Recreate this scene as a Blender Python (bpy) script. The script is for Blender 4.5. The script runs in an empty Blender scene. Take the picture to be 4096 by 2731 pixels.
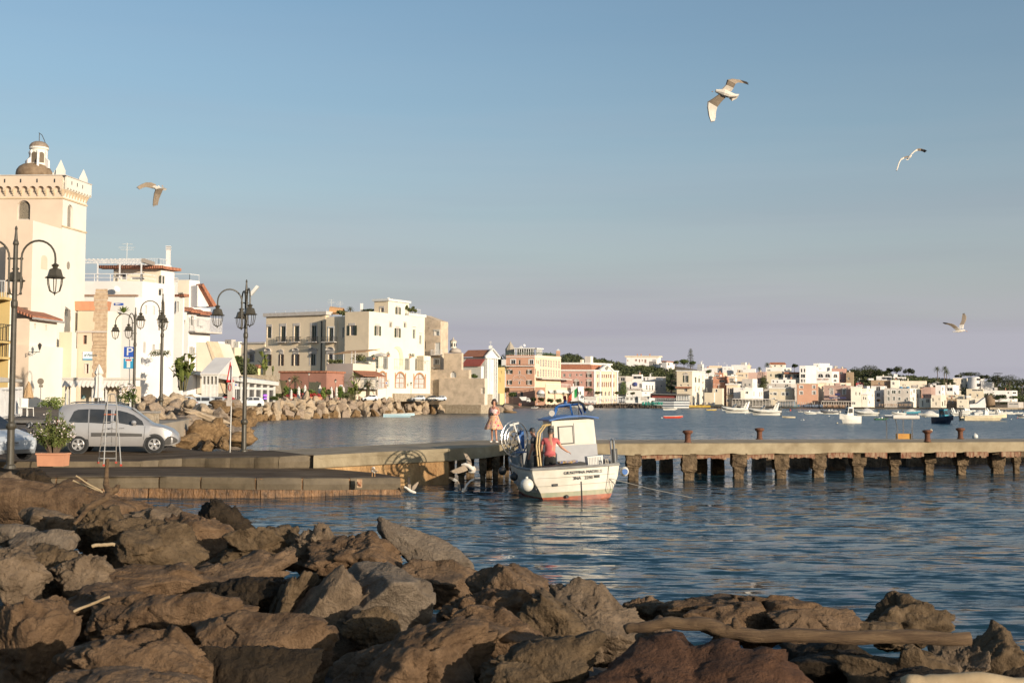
import bpy,bmesh,math,random
import numpy as np
from math import cos,sin
from mathutils import Vector as Ve,Matrix
R_=math.radians
random.seed(7)
sc=bpy.context.scene
COL=sc.collection
F_PX,CX,CY,CAMZ=4779.0,2048.0,1365.5,3.0
PITCH,ROLL=R_(2.74),R_(0.35)
cam_d=bpy.data.cameras.new("camera")
cam_d.sensor_width=36.0
cam_d.lens=42.0
cam_d.clip_start=0.1
cam_d.clip_end=12000
cam=bpy.data.objects.new("camera",cam_d)
COL.objects.link(cam)
RM=Matrix.Rotation(math.pi/2+PITCH,3,'X')@Matrix.Rotation(ROLL,3,'Z')
cam.location=(0,0,CAMZ)
cam.rotation_euler=RM.to_euler()
sc.camera=cam
cam_d.dof.use_dof=True
cam_d.dof.focus_distance=42
cam_d.dof.aperture_fstop=7.1
SUN_AZ,SUN_EL=R_(44.5),R_(11.5)
to_sun=Ve((sin(SUN_AZ)*cos(SUN_EL),-cos(SUN_AZ)*cos(SUN_EL),sin(SUN_EL)))
sun_d=bpy.data.lights.new("sun",'SUN')
sun_d.energy=4.7
sun_d.angle=R_(0.5)
sun_d.color=(1.0,0.865,0.69)
sun=bpy.data.objects.new("sun",sun_d)
COL.objects.link(sun)
sun.rotation_euler=to_sun.to_track_quat('Z','Y').to_euler()
sun.location=(60,-60,40)
world=bpy.data.worlds.new("World")
sc.world=world
world.use_nodes=True
wn=world.node_tree
for n in list(wn.nodes):wn.nodes.remove(n)
wo=wn.nodes.new('ShaderNodeOutputWorld')
wb=wn.nodes.new('ShaderNodeBackground')
sky=wn.nodes.new('ShaderNodeTexSky')
sky.sky_type='NISHITA'
sky.sun_disc=False
sky.sun_elevation=SUN_EL
sky.sun_rotation=math.pi-SUN_AZ
sky.air_density=1.2
sky.dust_density=1.6
sky.ozone_density=2.2
tc=wn.nodes.new('ShaderNodeTexCoord')
sep=wn.nodes.new('ShaderNodeSeparateXYZ')
wn.links.new(tc.outputs['Generated'],sep.inputs[0])
mp=wn.nodes.new('ShaderNodeMapping');mp.inputs['Scale'].default_value=(2.2,2.2,26.0)
wn.links.new(tc.outputs['Generated'],mp.inputs[0])
nz=wn.nodes.new('ShaderNodeTexNoise');nz.inputs['Scale'].default_value=1.3;nz.inputs['Detail'].default_value=4
wn.links.new(mp.outputs[0],nz.inputs[0])
ad=wn.nodes.new('ShaderNodeMath');ad.operation='MULTIPLY_ADD'
ad.inputs[1].default_value=0.09;
wn.links.new(nz.outputs[0],ad.inputs[0]);wn.links.new(sep.outputs[2],ad.inputs[2])
rmp=wn.nodes.new('ShaderNodeValToRGB')
cr=rmp.color_ramp
cr.elements[0].position=0.0;cr.elements[0].color=(1,1,1,1)
cr.elements[1].position=0.42;cr.elements[1].color=(0,0,0,1)
e=cr.elements.new(0.09);e.color=(.95,.95,.95,1)
e=cr.elements.new(0.16);e.color=(.52,.52,.52,1)
e=cr.elements.new(0.28);e.color=(.14,.14,.14,1)
wn.links.new(ad.outputs[0],rmp.inputs[0])
mixw=wn.nodes.new('ShaderNodeMix');mixw.data_type='RGBA'
SKYMIX=mixw
mixw.inputs['B'].default_value=(3.0,3.02,3.55,1)
wn.links.new(rmp.outputs[0],mixw.inputs['Factor'])
mp2=wn.nodes.new('ShaderNodeMapping');mp2.inputs['Scale'].default_value=(1.2,1.2,22.0);mp2.inputs['Location'].default_value=(.6,0,.3)
n3=wn.nodes.new('ShaderNodeTexNoise');n3.inputs['Scale'].default_value=1.7;n3.inputs['Detail'].default_value=5
wn.links.new(tc.outputs['Generated'],mp2.inputs[0]);wn.links.new(mp2.outputs[0],n3.inputs[0])
r3=wn.nodes.new('ShaderNodeValToRGB');r3.color_ramp.elements[0].position=.44;r3.color_ramp.elements[0].color=(3.45,3.38,3.85,1);r3.color_ramp.elements[1].position=.66;r3.color_ramp.elements[1].color=(3.10,3.0,3.55,1)
wn.links.new(n3.outputs[0],r3.inputs[0]);wn.links.new(r3.outputs[0],mixw.inputs['B'])
tint=wn.nodes.new('ShaderNodeMix');tint.data_type='RGBA';tint.blend_type='MULTIPLY'
tint.inputs['Factor'].default_value=1.0
tint.inputs['B'].default_value=(1.06,1.13,1.17,1)
wn.links.new(sky.outputs[0],tint.inputs['A'])
wn.links.new(tint.outputs['Result'],mixw.inputs['A'])
wn.links.new(mixw.outputs['Result'],wb.inputs[0])
wb.inputs[1].default_value=0.11
wn.links.new(wb.outputs[0],wo.inputs[0])
sc.view_settings.view_transform='Standard'
sc.view_settings.look='None'
sc.view_settings.exposure=0.3
sc.view_settings.gamma=1.0
sc.cycles.max_bounces=6
sc.cycles.diffuse_bounces=3
sc.cycles.glossy_bounces=3
sc.cycles.transmission_bounces=4
sc.cycles.transparent_max_bounces=8
sc.cycles.caustics_reflective=False
sc.cycles.caustics_refractive=False
CRP={'A':(0,0,1.0),'C1':(0,500,3.136),'C2':(0,950,3.136),'C3':(0,1400,3.136),'C4':(250,950,3.136),'C5':(650,1050,3.136),'C6':(1300,1150,3.136),'C7':(1000,1150,4.48),'C8':(1350,1150,4.48),'C9':(1800,1300,4.48),'C10':(2200,1350,4.48),'C11':(2600,1350,4.48),'C12':(3000,1350,4.276),'C13':(3500,1350,3.92),'C14':(1850,1550,3.136),'C15':(2500,1650,1.474),'C16':(600,1650,2.138),'C17':(0,1850,1.68),'C18':(1300,1950,1.68),'C19':(2500,2200,1.474),'C20':(550,1500,3.36),'G1':(2780,280,6.032),'G2':(3550,570,10.455),'G3':(3740,1220,12.06),'G4':(1600,1780,6.918),'V':(1000,1430,4.704),'Y':(3000,1580,3.92),'Z':(3500,1600,3.946),'W':(1900,1520,9.046),'L':(0,1600,2.985),'T':(900,1440,4.98)}
def q(k,x,y):
 a,b,s=CRP[k]
 return(a+x/s,b+y/s)
def ray(px,py):
 return RM@Ve(((px-CX)/F_PX,(CY-py)/F_PX,-1.0))
def P(px,py,Y):
 r=ray(px,py);t=Y/r.y
 return Ve((r.x*t,Y,CAMZ+r.z*t))
def G(px,py,z):
 r=ray(px,py);t=(z-CAMZ)/r.z
 return Ve((r.x*t,r.y*t,z))
def H(px):return 1594+.0061*(px-2048)
def ppm(Y):return F_PX/Y
MATS={}
def mk(name,c1,c2=None,scale=3.0,rough=.8,bump=0.0,bscale=None,metal=0.0,detail=6,coord='pos',stretch=None,c3=None,spec=.5,lo=.35,hi=.65,dist=0.02):
 if name in MATS:return MATS[name]
 m=bpy.data.materials.new(name);m.use_nodes=True
 nt=m.node_tree;b=nt.nodes['Principled BSDF']
 b.inputs['Roughness'].default_value=rough
 b.inputs['Metallic'].default_value=metal
 b.inputs['Specular IOR Level'].default_value=spec
 if c2 is None:c2=tuple(min(1,x*0.82)for x in c1)
 if coord=='pos':
  g=nt.nodes.new('ShaderNodeNewGeometry');src=g.outputs['Position']
 else:
  g=nt.nodes.new('ShaderNodeTexCoord');src=g.outputs['Object']
 mpn=nt.nodes.new('ShaderNodeMapping')
 mpn.inputs['Scale'].default_value=stretch or(1,1,1)
 nt.links.new(src,mpn.inputs[0])
 n=nt.nodes.new('ShaderNodeTexNoise');n.inputs['Scale'].default_value=scale;n.inputs['Detail'].default_value=detail
 n.inputs['Roughness'].default_value=.62
 nt.links.new(mpn.outputs[0],n.inputs[0])
 r=nt.nodes.new('ShaderNodeValToRGB')
 r.color_ramp.elements[0].position=lo;r.color_ramp.elements[0].color=(*c1,1)
 r.color_ramp.elements[1].position=hi;r.color_ramp.elements[1].color=(*c2,1)
 if c3:
  e=r.color_ramp.elements.new(min(.98,hi+.12));e.color=(*c3,1)
 nt.links.new(n.outputs[0],r.inputs[0])
 nt.links.new(r.outputs[0],b.inputs['Base Color'])
 if bump:
  n2=nt.nodes.new('ShaderNodeTexNoise');n2.inputs['Scale'].default_value=bscale or scale*4
  n2.inputs['Detail'].default_value=6;n2.inputs['Roughness'].default_value=.65
  nt.links.new(mpn.outputs[0],n2.inputs[0])
  bp=nt.nodes.new('ShaderNodeBump');bp.inputs['Strength'].default_value=bump;bp.inputs['Distance'].default_value=dist
  nt.links.new(n2.outputs[0],bp.inputs['Height']);nt.links.new(bp.outputs[0],b.inputs['Normal'])
 MATS[name]=m
 return m
def wm(name,c,stain=.8,scale=.35):
 c2=tuple(x*stain*.92 for x in c)
 return mk(name,c,c2,scale=scale,rough=.9,bump=.25,bscale=6,lo=.42,hi=.78,spec=.2,detail=9)
class MB:
 def __init__(s):s.v=[];s.f=[];s.m=[]
 def add(s,vs,fs,m=0):
  o=len(s.v);s.v.extend([tuple(x)for x in vs])
  for f in fs:s.f.append(tuple(i+o for i in f));s.m.append(m)
 def box(s,c,d,m=0,rz=0,ax=None):
  cx,cy,cz=c;a,b,h=d[0]/2,d[1]/2,d[2]/2
  vs=[]
  u=(cos(rz),sin(rz));w=(-u[1],u[0])
  for k in(-h,h):
   for i,j in((-a,-b),(a,-b),(a,b),(-a,b)):
    vs.append((cx+u[0]*i+w[0]*j,cy+u[1]*i+w[1]*j,cz+k))
  s.add(vs,[(3,2,1,0),(4,5,6,7),(0,1,5,4),(1,2,6,5),(2,3,7,6),(3,0,4,7)],m)
  return s
 def hx_(s,b4,t4,m=0):
  s.add(list(b4)+list(t4),[(3,2,1,0),(4,5,6,7),(0,1,5,4),(1,2,6,5),(2,3,7,6),(3,0,4,7)],m);return s
 def prism(s,poly,z0,z1,m=0):
  n=len(poly)
  vs=[(p[0],p[1],z0 if len(p)<3 else p[2]+z0)for p in poly]+[(p[0],p[1],z1 if len(p)<3 else p[2]+z1)for p in poly]
  s.add(vs,[tuple(range(n))[::-1],tuple(range(n,2*n))]+[(i,(i+1)%n,n+(i+1)%n,n+i)for i in range(n)],m);return s
 def extr(s,pts,d,m=0):
  """extrude a 3d polygon by vector d"""
  n=len(pts);d=Ve(d)
  vs=[Ve(p)for p in pts]+[Ve(p)+d for p in pts]
  s.add(vs,[tuple(range(n))[::-1],tuple(range(n,2*n))]+[(i,(i+1)%n,n+(i+1)%n,n+i)for i in range(n)],m);return s
 def tb(s,pts,r,n=8,m=0,cap=True):
  pts=[Ve(p)for p in pts];k=len(pts)
  rs=r if isinstance(r,(list,tuple))else[r]*k
  up=None;rings=[]
  for i,p in enumerate(pts):
   t=(pts[min(i+1,k-1)]-pts[max(i-1,0)])
   if t.length<1e-9:t=Ve((0,0,1))
   t.normalize()
   if up is None:up=t.orthogonal().normalized()
   else:
    up=up-t*up.dot(t)
    up=up.normalized()if up.length>1e-6 else t.orthogonal().normalized()
   w=t.cross(up)
   rings.append([p+(up*cos(2*math.pi*j/n)+w*sin(2*math.pi*j/n))*rs[i]for j in range(n)])
  vs=[x for g in rings for x in g]
  fs=[(i*n+j,i*n+(j+1)%n,(i+1)*n+(j+1)%n,(i+1)*n+j)for i in range(k-1)for j in range(n)]
  if cap:fs+=[tuple(range(n))[::-1],tuple(range((k-1)*n,k*n))]
  s.add(vs,fs,m);return s
 def la(s,prof,c=(0,0,0),n=12,m=0,sx=1,sy=1,rz=0):
  vs=[]
  for r,z in prof:
   for j in range(n):
    a=2*math.pi*j/n+rz
    vs.append((c[0]+r*cos(a)*sx,c[1]+r*sin(a)*sy,c[2]+z))
  k=len(prof)
  fs=[(i*n+j,i*n+(j+1)%n,(i+1)*n+(j+1)%n,(i+1)*n+j)for i in range(k-1)for j in range(n)]
  fs+=[tuple(range(n))[::-1],tuple(range((k-1)*n,k*n))]
  s.add(vs,fs,m);return s
 def ball(s,c,r,m=0,n=12,k=8):
  rr=r if isinstance(r,(list,tuple))else(r,r,r)
  vs=[(c[0],c[1],c[2]-rr[2])]
  for i in range(1,k):
   a=-math.pi/2+math.pi*i/k
   for j in range(n):
    b=2*math.pi*j/n
    vs.append((c[0]+rr[0]*cos(a)*cos(b),c[1]+rr[1]*cos(a)*sin(b),c[2]+rr[2]*sin(a)))
  vs.append((c[0],c[1],c[2]+rr[2]));e=len(vs)-1
  fs=[(0,1+(j+1)%n,1+j)for j in range(n)]
  fs+=[(1+i*n+j,1+i*n+(j+1)%n,1+(i+1)*n+(j+1)%n,1+(i+1)*n+j)for i in range(k-2)for j in range(n)]
  fs+=[(e,1+(k-2)*n+j,1+(k-2)*n+(j+1)%n)for j in range(n)]
  s.add(vs,fs,m);return s
 def loft(s,rings,m=0,closed=True,cap=True):
  n=len(rings[0]);k=len(rings)
  vs=[x for g in rings for x in g]
  fs=[(i*n+j,i*n+(j+1)%n,(i+1)*n+(j+1)%n,(i+1)*n+j)for i in range(k-1)for j in range(n if closed else n-1)]
  if cap and closed:fs+=[tuple(range(n))[::-1],tuple(range((k-1)*n,k*n))]
  s.add(vs,fs,m);return s
 def bd(s,name,mats,parent=None,smooth=False,loc=None,wq=0):
  """wq=1: vertices are world coordinates; they become local to the parent's place (or to loc)"""
  if not isinstance(mats,(list,tuple)):mats=[mats]
  me=bpy.data.meshes.new(name)
  off=Ve((0,0,0))
  if wq:
   if parent is not None:off=ORG.get(parent.name,Ve((0,0,0)))
   elif loc is not None:off=Ve(loc)
   else:
    a=np.array(s.v);mn=a.min(0);mx=a.max(0);off=Ve(((mn[0]+mx[0])/2,(mn[1]+mx[1])/2,mn[2]))
  vs=[(x[0]-off.x,x[1]-off.y,x[2]-off.z)for x in s.v]if wq else s.v
  me.from_pydata(vs,[],s.f)
  for m in mats:me.materials.append(m)
  if len(mats)>1:me.polygons.foreach_set('material_index',s.m)
  if smooth:me.polygons.foreach_set('use_smooth',[True]*len(s.f))
  me.update()
  return obj(name,me,parent,off if(wq and parent is None)else(loc if parent is None else None),off)
ORG={}
def obj(name,me,parent=None,loc=None,org=None):
 o=bpy.data.objects.new(name,me);COL.objects.link(o)
 if parent is not None:
  o.parent=parent
  ORG[o.name]=ORG.get(parent.name,Ve((0,0,0)))
 elif loc is not None:
  o.location=loc;ORG[o.name]=Ve(loc)
 else:ORG[o.name]=Ve((0,0,0))
 return o
def tag(o,label=None,cat=None,group=None,kind=None):
 if label:o['label']=label
 if cat:o['category']=cat
 if group:o['group']=group
 if kind:o['kind']=kind
 return o
def thg(name,label,cat,loc,group=None,rz=0):
 o=bpy.data.objects.new(name,None);COL.objects.link(o)
 o.location=loc;o.rotation_euler=(0,0,rz);o.empty_display_size=.3
 ORG[o.name]=Ve(loc)
 return tag(o,label,cat,group)
def dup(o,loc=None,rz=None,label=None,group=None,sc_=None,parent=None):
 c=o.copy();COL.objects.link(c)
 if parent is not None:c.parent=parent
 if loc is not None:c.location=loc;ORG[c.name]=Ve(loc)
 if rz is not None:c.rotation_euler=(0,0,rz)
 if sc_ is not None:c.scale=(sc_,sc_,sc_)if not isinstance(sc_,tuple)else sc_
 if label:c['label']=label
 if group:c['group']=group
 for ch in list(o.children):
  dup(ch,parent=c)
 return c
def struct(o):o['kind']='structure';return o
def npm(name,V,F,mat,parent=None,loc=None,smooth=False,colors=None):
 me=bpy.data.meshes.new(name)
 V=np.asarray(V,dtype=np.float32);F=np.asarray(F,dtype=np.int32)
 k=F.shape[1]
 me.vertices.add(len(V));me.vertices.foreach_set('co',V.ravel())
 me.loops.add(F.size);me.loops.foreach_set('vertex_index',F.ravel())
 me.polygons.add(len(F));me.polygons.foreach_set('loop_start',np.arange(0,F.size,k,dtype=np.int32))
 me.polygons.foreach_set('loop_total',np.full(len(F),k,dtype=np.int32))
 if smooth:me.polygons.foreach_set('use_smooth',np.ones(len(F),dtype=bool))
 me.update(calc_edges=True);me.validate()
 for m in(mat if isinstance(mat,(list,tuple))else[mat]):me.materials.append(m)
 return obj(name,me,parent,loc)
def _h(i,j,k,seed):
 n=(i*374761393+j*668265263+k*2147483647+seed*1442695041)&0xffffffff
 n=((n^(n>>13))*1274126177)&0xffffffff
 return((n^(n>>16))&0xffff)/65535.0
def vnoise(p,seed=0):
 i=np.floor(p).astype(np.int64);f=p-i;f=f*f*(3-2*f)
 r=0
 for a in(0,1):
  for b in(0,1):
   for c in(0,1):
    w=(f[:,0]if a else 1-f[:,0])*(f[:,1]if b else 1-f[:,1])*(f[:,2]if c else 1-f[:,2])
    r=r+w*_h(i[:,0]+a,i[:,1]+b,i[:,2]+c,seed)
 return r*2-1
def fbm(p,o=4,seed=0,ridged=False):
 a=1.0;t=0;s=0
 for k in range(o):
  n=vnoise(p*(2.03**k),seed+k*17)
  if ridged:n=1-2*np.abs(n)
  t=t+a*n;s+=a;a*=.52
 return t/s
WAVE=(2.1,.25)
def water_material():
 m=bpy.data.materials.new('sea_water');m.use_nodes=True
 nt=m.node_tree;b=nt.nodes['Principled BSDF']
 b.inputs['Base Color'].default_value=(.012,.038,.054,1)
 b.inputs['Roughness'].default_value=.06
 b.inputs['IOR'].default_value=1.33
 g=nt.nodes.new('ShaderNodeNewGeometry')
 def slope(scale,st,detail,amp,seed):
  mp_=nt.nodes.new('ShaderNodeMapping');mp_.inputs['Scale'].default_value=st
  mp_.inputs['Rotation'].default_value=(0,0,R_(10));mp_.inputs['Location'].default_value=(seed,seed*2,0)
  nt.links.new(g.outputs['Position'],mp_.inputs[0])
  n=nt.nodes.new('ShaderNodeTexNoise');n.inputs['Scale'].default_value=scale
  n.inputs['Detail'].default_value=detail;n.inputs['Roughness'].default_value=.6
  nt.links.new(mp_.outputs[0],n.inputs[0])
  a_=nt.nodes.new('ShaderNodeVectorMath');a_.operation='SUBTRACT';a_.inputs[1].default_value=(.5,.5,.5)
  nt.links.new(n.outputs['Color'],a_.inputs[0])
  b_=nt.nodes.new('ShaderNodeVectorMath');b_.operation='MULTIPLY';b_.inputs[1].default_value=(amp*.35,amp,0)
  nt.links.new(a_.outputs[0],b_.inputs[0]);return b_
 s1=slope(4.2,(.30,1.3,1),5,WAVE[0],0);s2=slope(.6,(.3,1.2,1),3,WAVE[1],7)
 ad1=nt.nodes.new('ShaderNodeVectorMath');ad1.operation='ADD';nt.links.new(s1.outputs[0],ad1.inputs[0]);nt.links.new(s2.outputs[0],ad1.inputs[1])
 ad2=nt.nodes.new('ShaderNodeVectorMath');ad2.operation='ADD';nt.links.new(ad1.outputs[0],ad2.inputs[0]);nt.links.new(g.outputs['Normal'],ad2.inputs[1])
 nn=nt.nodes.new('ShaderNodeVectorMath');nn.operation='NORMALIZE';nt.links.new(ad2.outputs[0],nn.inputs[0])
 nt.links.new(nn.outputs[0],b.inputs['Normal'])
 sp=nt.nodes.new('ShaderNodeSeparateXYZ');nt.links.new(g.outputs['Position'],sp.inputs[0])
 mr=nt.nodes.new('ShaderNodeMapRange');mr.inputs[1].default_value=35;mr.inputs[2].default_value=130;mr.inputs[3].default_value=.07;mr.inputs[4].default_value=.24
 nt.links.new(sp.outputs[1],mr.inputs[0]);nt.links.new(mr.outputs[0],b.inputs['Roughness'])
 return m
M_WATER=water_material()
def build_water():
 rows=[5.0]
 while rows[-1]<75:rows.append(rows[-1]*1.0052+.012)
 while rows[-1]<600:rows.append(rows[-1]*1.03)
 rows+=[1000,2500,9000]
 rows=np.array(rows);nx=300
 t=np.linspace(-1,1,nx)
 X=(rows[:,None]*.56+6)*t[None,:];Y=np.repeat(rows[:,None],nx,1)
 x,y=X.ravel(),Y.ravel()
 rs=np.random.RandomState(3)
 z=np.zeros_like(x)
 for k in range(30):
  lam=.40*(1.075**k);ang=rs.normal(0,.26)+R_(97)
  kx,ky=cos(ang)*2*math.pi/lam,sin(ang)*2*math.pi/lam
  warp=vnoise(np.stack([x*.07,y*.07,np.full_like(x,k*3.1)],1),5)*2.6
  ph=kx*x+ky*y+rs.uniform(0,6.28)+warp
  amp=.0085*lam**.35
  amp=amp*np.clip((lam*26-y)/(lam*9),0,1)
  gust=.65+.35*vnoise(np.stack([x*.11+k,y*.11,x*0+.5],1),40+k)
  s_=np.sin(ph)
  z+=amp*gust*(1-2*np.sqrt(np.clip(1-((s_+1)/2)**1.0,0,1)))*1.0
 z-=z.mean()
 V=np.stack([x,y,z],1)
 nr=len(rows)
 i=np.arange((nr-1)*(nx-1));r=i//(nx-1);c=i%(nx-1)
 a=r*nx+c
 F=np.stack([a,a+1,a+nx+1,a+nx],1)
 struct(npm('water',V,F,M_WATER,smooth=True))
 sb=MB();sb.add([(-9000,-300,-6),(9000,-300,-6),(9000,9500,-6),(-9000,9500,-6)],[(0,1,2,3)])
 struct(sb.bd('seabed',mk('seabed_sand',(.05,.05,.04))))
build_water()
M_ASPH=mk('worn_asphalt',(.075,.050,.031),(.18,.13,.085),scale=1.6,rough=.85,bump=.5,bscale=22,stretch=(.35,1.6,1),lo=.40,hi=.66,c3=(.28,.215,.15),spec=.08)
M_STREET=mk('street_paving',(.11,.08,.055),(.18,.135,.095),scale=.9,rough=.9,bump=.4,bscale=12)
M_KERB=mk('basalt_kerb_stone',(.075,.054,.029),(.15,.112,.066),scale=1.3,rough=.7,bump=.5,bscale=14)
M_ALGAE=mk('wet_algae_stone',(.055,.028,.010),(.24,.12,.045),scale=5,rough=.45,bump=1.0,bscale=16,stretch=(1,1,.5),c3=(.5,.33,.18),hi=.62,dist=.05)
M_RUSTWALL=mk('rust_plaster_wall',(.26,.135,.05),(.50,.31,.14),scale=1.7,rough=.85,bump=1.0,bscale=15,stretch=(1,1,.35),c3=(.55,.42,.24),dist=.05)
M_DECK=mk('gritty_concrete',(.31,.235,.155),(.42,.33,.23),scale=1.1,rough=.95,bump=.7,bscale=40,dist=.01,spec=.15)
M_FASC=mk('pale_concrete_fascia',(.22,.17,.10),(.38,.31,.20),scale=1.4,rough=.9,bump=.5,bscale=9,c3=(.48,.42,.31),hi=.7)
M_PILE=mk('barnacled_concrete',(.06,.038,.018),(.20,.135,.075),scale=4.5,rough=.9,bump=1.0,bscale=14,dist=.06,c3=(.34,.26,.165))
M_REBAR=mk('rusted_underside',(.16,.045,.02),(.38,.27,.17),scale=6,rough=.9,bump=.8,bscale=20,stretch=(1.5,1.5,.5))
def quay():
 kp=[(p.x,p.y)for p in(G(1255,1868,.62),G(1119,1870,.62),G(890,1867,.62),G(717,1864,.62),G(560,1866,.62))]
 up=[Ve((x,y,z))for(x,y),z in zip(kp,(1.03,.98,.92,.87,.80))]
 far=[G(1082,1800,.95),G(975,1806,.93),G(860,1810,.93),G(740,1795,.94),G(690,1783,.95)]
 top=[Ve((p.x,p.y,p.z))for p in(far[::-1]+[G(1255,1821,1.03)]+up)]
 left=[Ve((-26,37.5,.84)),Ve((-40,37.5,.86)),Ve((-46,50,1.0)),Ve((-36,56.5,1.3)),Ve((-17.0,56.5,1.3))]
 poly=top+left
 m=MB();n=len(poly)
 c=Ve((-15,44,.9))
 m.add(poly+[c],[(i,n,(i+1)%n)for i in range(n)])
 m.add(poly+[p-Ve((0,0,2.6))for p in poly],[(i,(i+1)%n,n+(i+1)%n,n+i)for i in range(n)],1)
 struct(m.bd('upper_quay',[M_ASPH,M_KERB]))
 st=MB()
 ys=[56.4,60,66,74,84,96,112]
 zs=[1.3,1.48,1.7,1.95,2.15,2.35,2.5]
 xr=[-16.8,-17.7,-18.3,-19.6,-22.2,-24.6,-28.5]
 vs=[]
 for y,z,x in zip(ys,zs,xr):
  for k in range(5):
   vs.append((x-(60+x*0)*k/4,y,z))
 st.add(vs,[(i*5+j+1,i*5+j,(i+1)*5+j,(i+1)*5+j+1)for i in range(len(ys)-1)for j in range(4)])
 st.add([(xr[i],ys[i],zs[i])for i in range(len(ys))]+[(xr[i],ys[i],-2)for i in range(len(ys))],[(i,i+1,i+1+len(ys),i+len(ys))for i in range(len(ys)-1)],0)
 struct(st.bd('street',M_STREET))
 L0=Ve((-24,33.6,.60));front=[Ve((-24,33.5,.60)),G(600,1905,.61),G(1044,1913,.58),G(1330,1913,.54),G(1603,1912,.50)]
 back=[G(1597,1907,.51),G(1500,1890,.55),G(1310,1874,.58),G(1255,1868,.6),G(1119,1872,.6),G(890,1868,.6),G(717,1863,.62),Ve((-22,38.5,.62))]
 poly=front+back;m=MB();n=len(poly);c=Ve((-9.5,36.0,.60))
 m.add([Ve((p.x,p.y,p.z))for p in poly]+[c],[(i,(i+1)%n,n)for i in range(n)])
 m.add(poly+[p-Ve((0,0,2.2))for p in poly],[((i+1)%n,i,n+i,n+(i+1)%n)for i in range(n)],1)
 struct(m.bd('lower_quay',[M_ASPH,M_ALGAE]))
 def along(pl,t):
  L=[(pl[i+1]-pl[i]).length for i in range(len(pl)-1)];T=sum(L)*t
  for i,l in enumerate(L):
   if T<=l or i==len(L)-1:return pl[i]+(pl[i+1]-pl[i])*min(1,T/l)
   T-=l
 def kerb_row(pl,nb,hgt,rt,rs,inset=.42,proud=.07,cuts=None):
  ts=[0]+sorted(cuts or[(k+rs.uniform(-.15,.15))/nb for k in range(1,nb)])+[1]
  for k in range(len(ts)-1):
   a=along(pl,ts[k]+.0012);b=along(pl,ts[k+1]-.0012)
   d=(b-a);d.z=0;d.normalize();nrm=Ve((d.y,-d.x,0))
   dz=rs.uniform(-.008,.008)
   pr=[(-inset,.006),(-.04,.030),(proud*.65,.012),(proud,-.05),(proud+.02,-hgt*.5),(proud,-hgt),(-inset,-hgt)]
   rings=[]
   for j in range(7):
    f=j/6;e=.03 if j in(0,6)else(.006 if j in(1,5)else 0)
    p=a+(b-a)*f
    rings.append([p+nrm*(o-e*(1 if o>0 else.3))+Ve((0,0,z+dz-(e*.5 if z>-.1 else 0)))for o,z in pr])
   mb=MB();mb.loft(rings[::-1])
   mb.bd('kerb_block',M_KERB,rt,wq=1,smooth=False)
 rs=random.Random(4)
 k1=thg('kerb_wall','row of big dark kerb blocks edging the lower stone quay above the water','kerb',front[0])
 kerb_row(front,14,.34,k1,rs)
 ft=MB()
 fr=[p+Ve((0,0,0))for p in front]
 for i in range(len(fr)-1):
  a,b=fr[i],fr[i+1];d=(b-a);d.z=0;d.normalize();nrm=Ve((d.y,-d.x,0))
  for k in range(10):
   p0=a+(b-a)*(k/10);p1=a+(b-a)*((k+1)/10-.004)
   o=.035+rs.uniform(0,.02)
   ft.hx_([p0+nrm*(o+.06)-Ve((0,0,1.4)),p1+nrm*(o+.06)-Ve((0,0,1.4)),p1-nrm*.2-Ve((0,0,1.4)),p0-nrm*.2-Ve((0,0,1.4))],[p0+nrm*o-Ve((0,0,.345)),p1+nrm*o-Ve((0,0,.345)),p1-nrm*.2-Ve((0,0,.345)),p0-nrm*.2-Ve((0,0,.345))])
 ft.bd('wet_footing',M_ALGAE,k1,wq=1)
 up=up[::-1]
 k2=thg('kerb_wall','low row of worn dark kerb blocks along the step up to the upper quay','kerb',up[0])
 kerb_row(up,6,.38,k2,rs,inset=.5,proud=.04,cuts=[.10,.23,.37,.52,.66,.80])
 for px,py,d in((820,1940,'left'),(1440,1935,'right')):
  p=G(px,1912,.55);mb=MB()
  mb.box((p.x,p.y-.10,.40),(.16,.05,.26),0,rz=.12)
  mb.tb([(p.x-.05,p.y-.14,.45),(p.x-.03,p.y-.19,.40),(p.x+.03,p.y-.19,.36),(p.x+.04,p.y-.14,.33)],.014,6,1)
  o=mb.bd('mooring_iron',[mk('crumbling_mortar',(.45,.32,.2),(.32,.16,.08),scale=9),mk('orange_rust',(.40,.09,.02),(.22,.06,.02),scale=12)],wq=1)
  tag(o,'rusty mooring iron in a crumbled patch of the quay edge, '+('left of the pair' if d=='left' else 'nearer the gull'),'mooring iron')
quay()
NEAR=[(1255,1821,1.03),(1442,1811,1.10),(1600,1803,1.17),(1795,1793,1.25),(1940,1785,1.31),(2022,1774,1.38),(2500,1772,1.40),(3300,1769,1.39),(4096,1765,1.36),(4700,1763,1.34)]
FAR=[(1082,1800,.96),(1302,1790,1.05),(1480,1781,1.12),(1700,1772,1.2),(1850,1761,1.29),(2022,1759.5,1.38),(2500,1758.5,1.40),(3300,1756,1.39),(4096,1754,1.36),(4700,1752,1.34)]
NP=[G(*p)for p in NEAR];FP_=[G(*p)for p in FAR]
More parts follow.
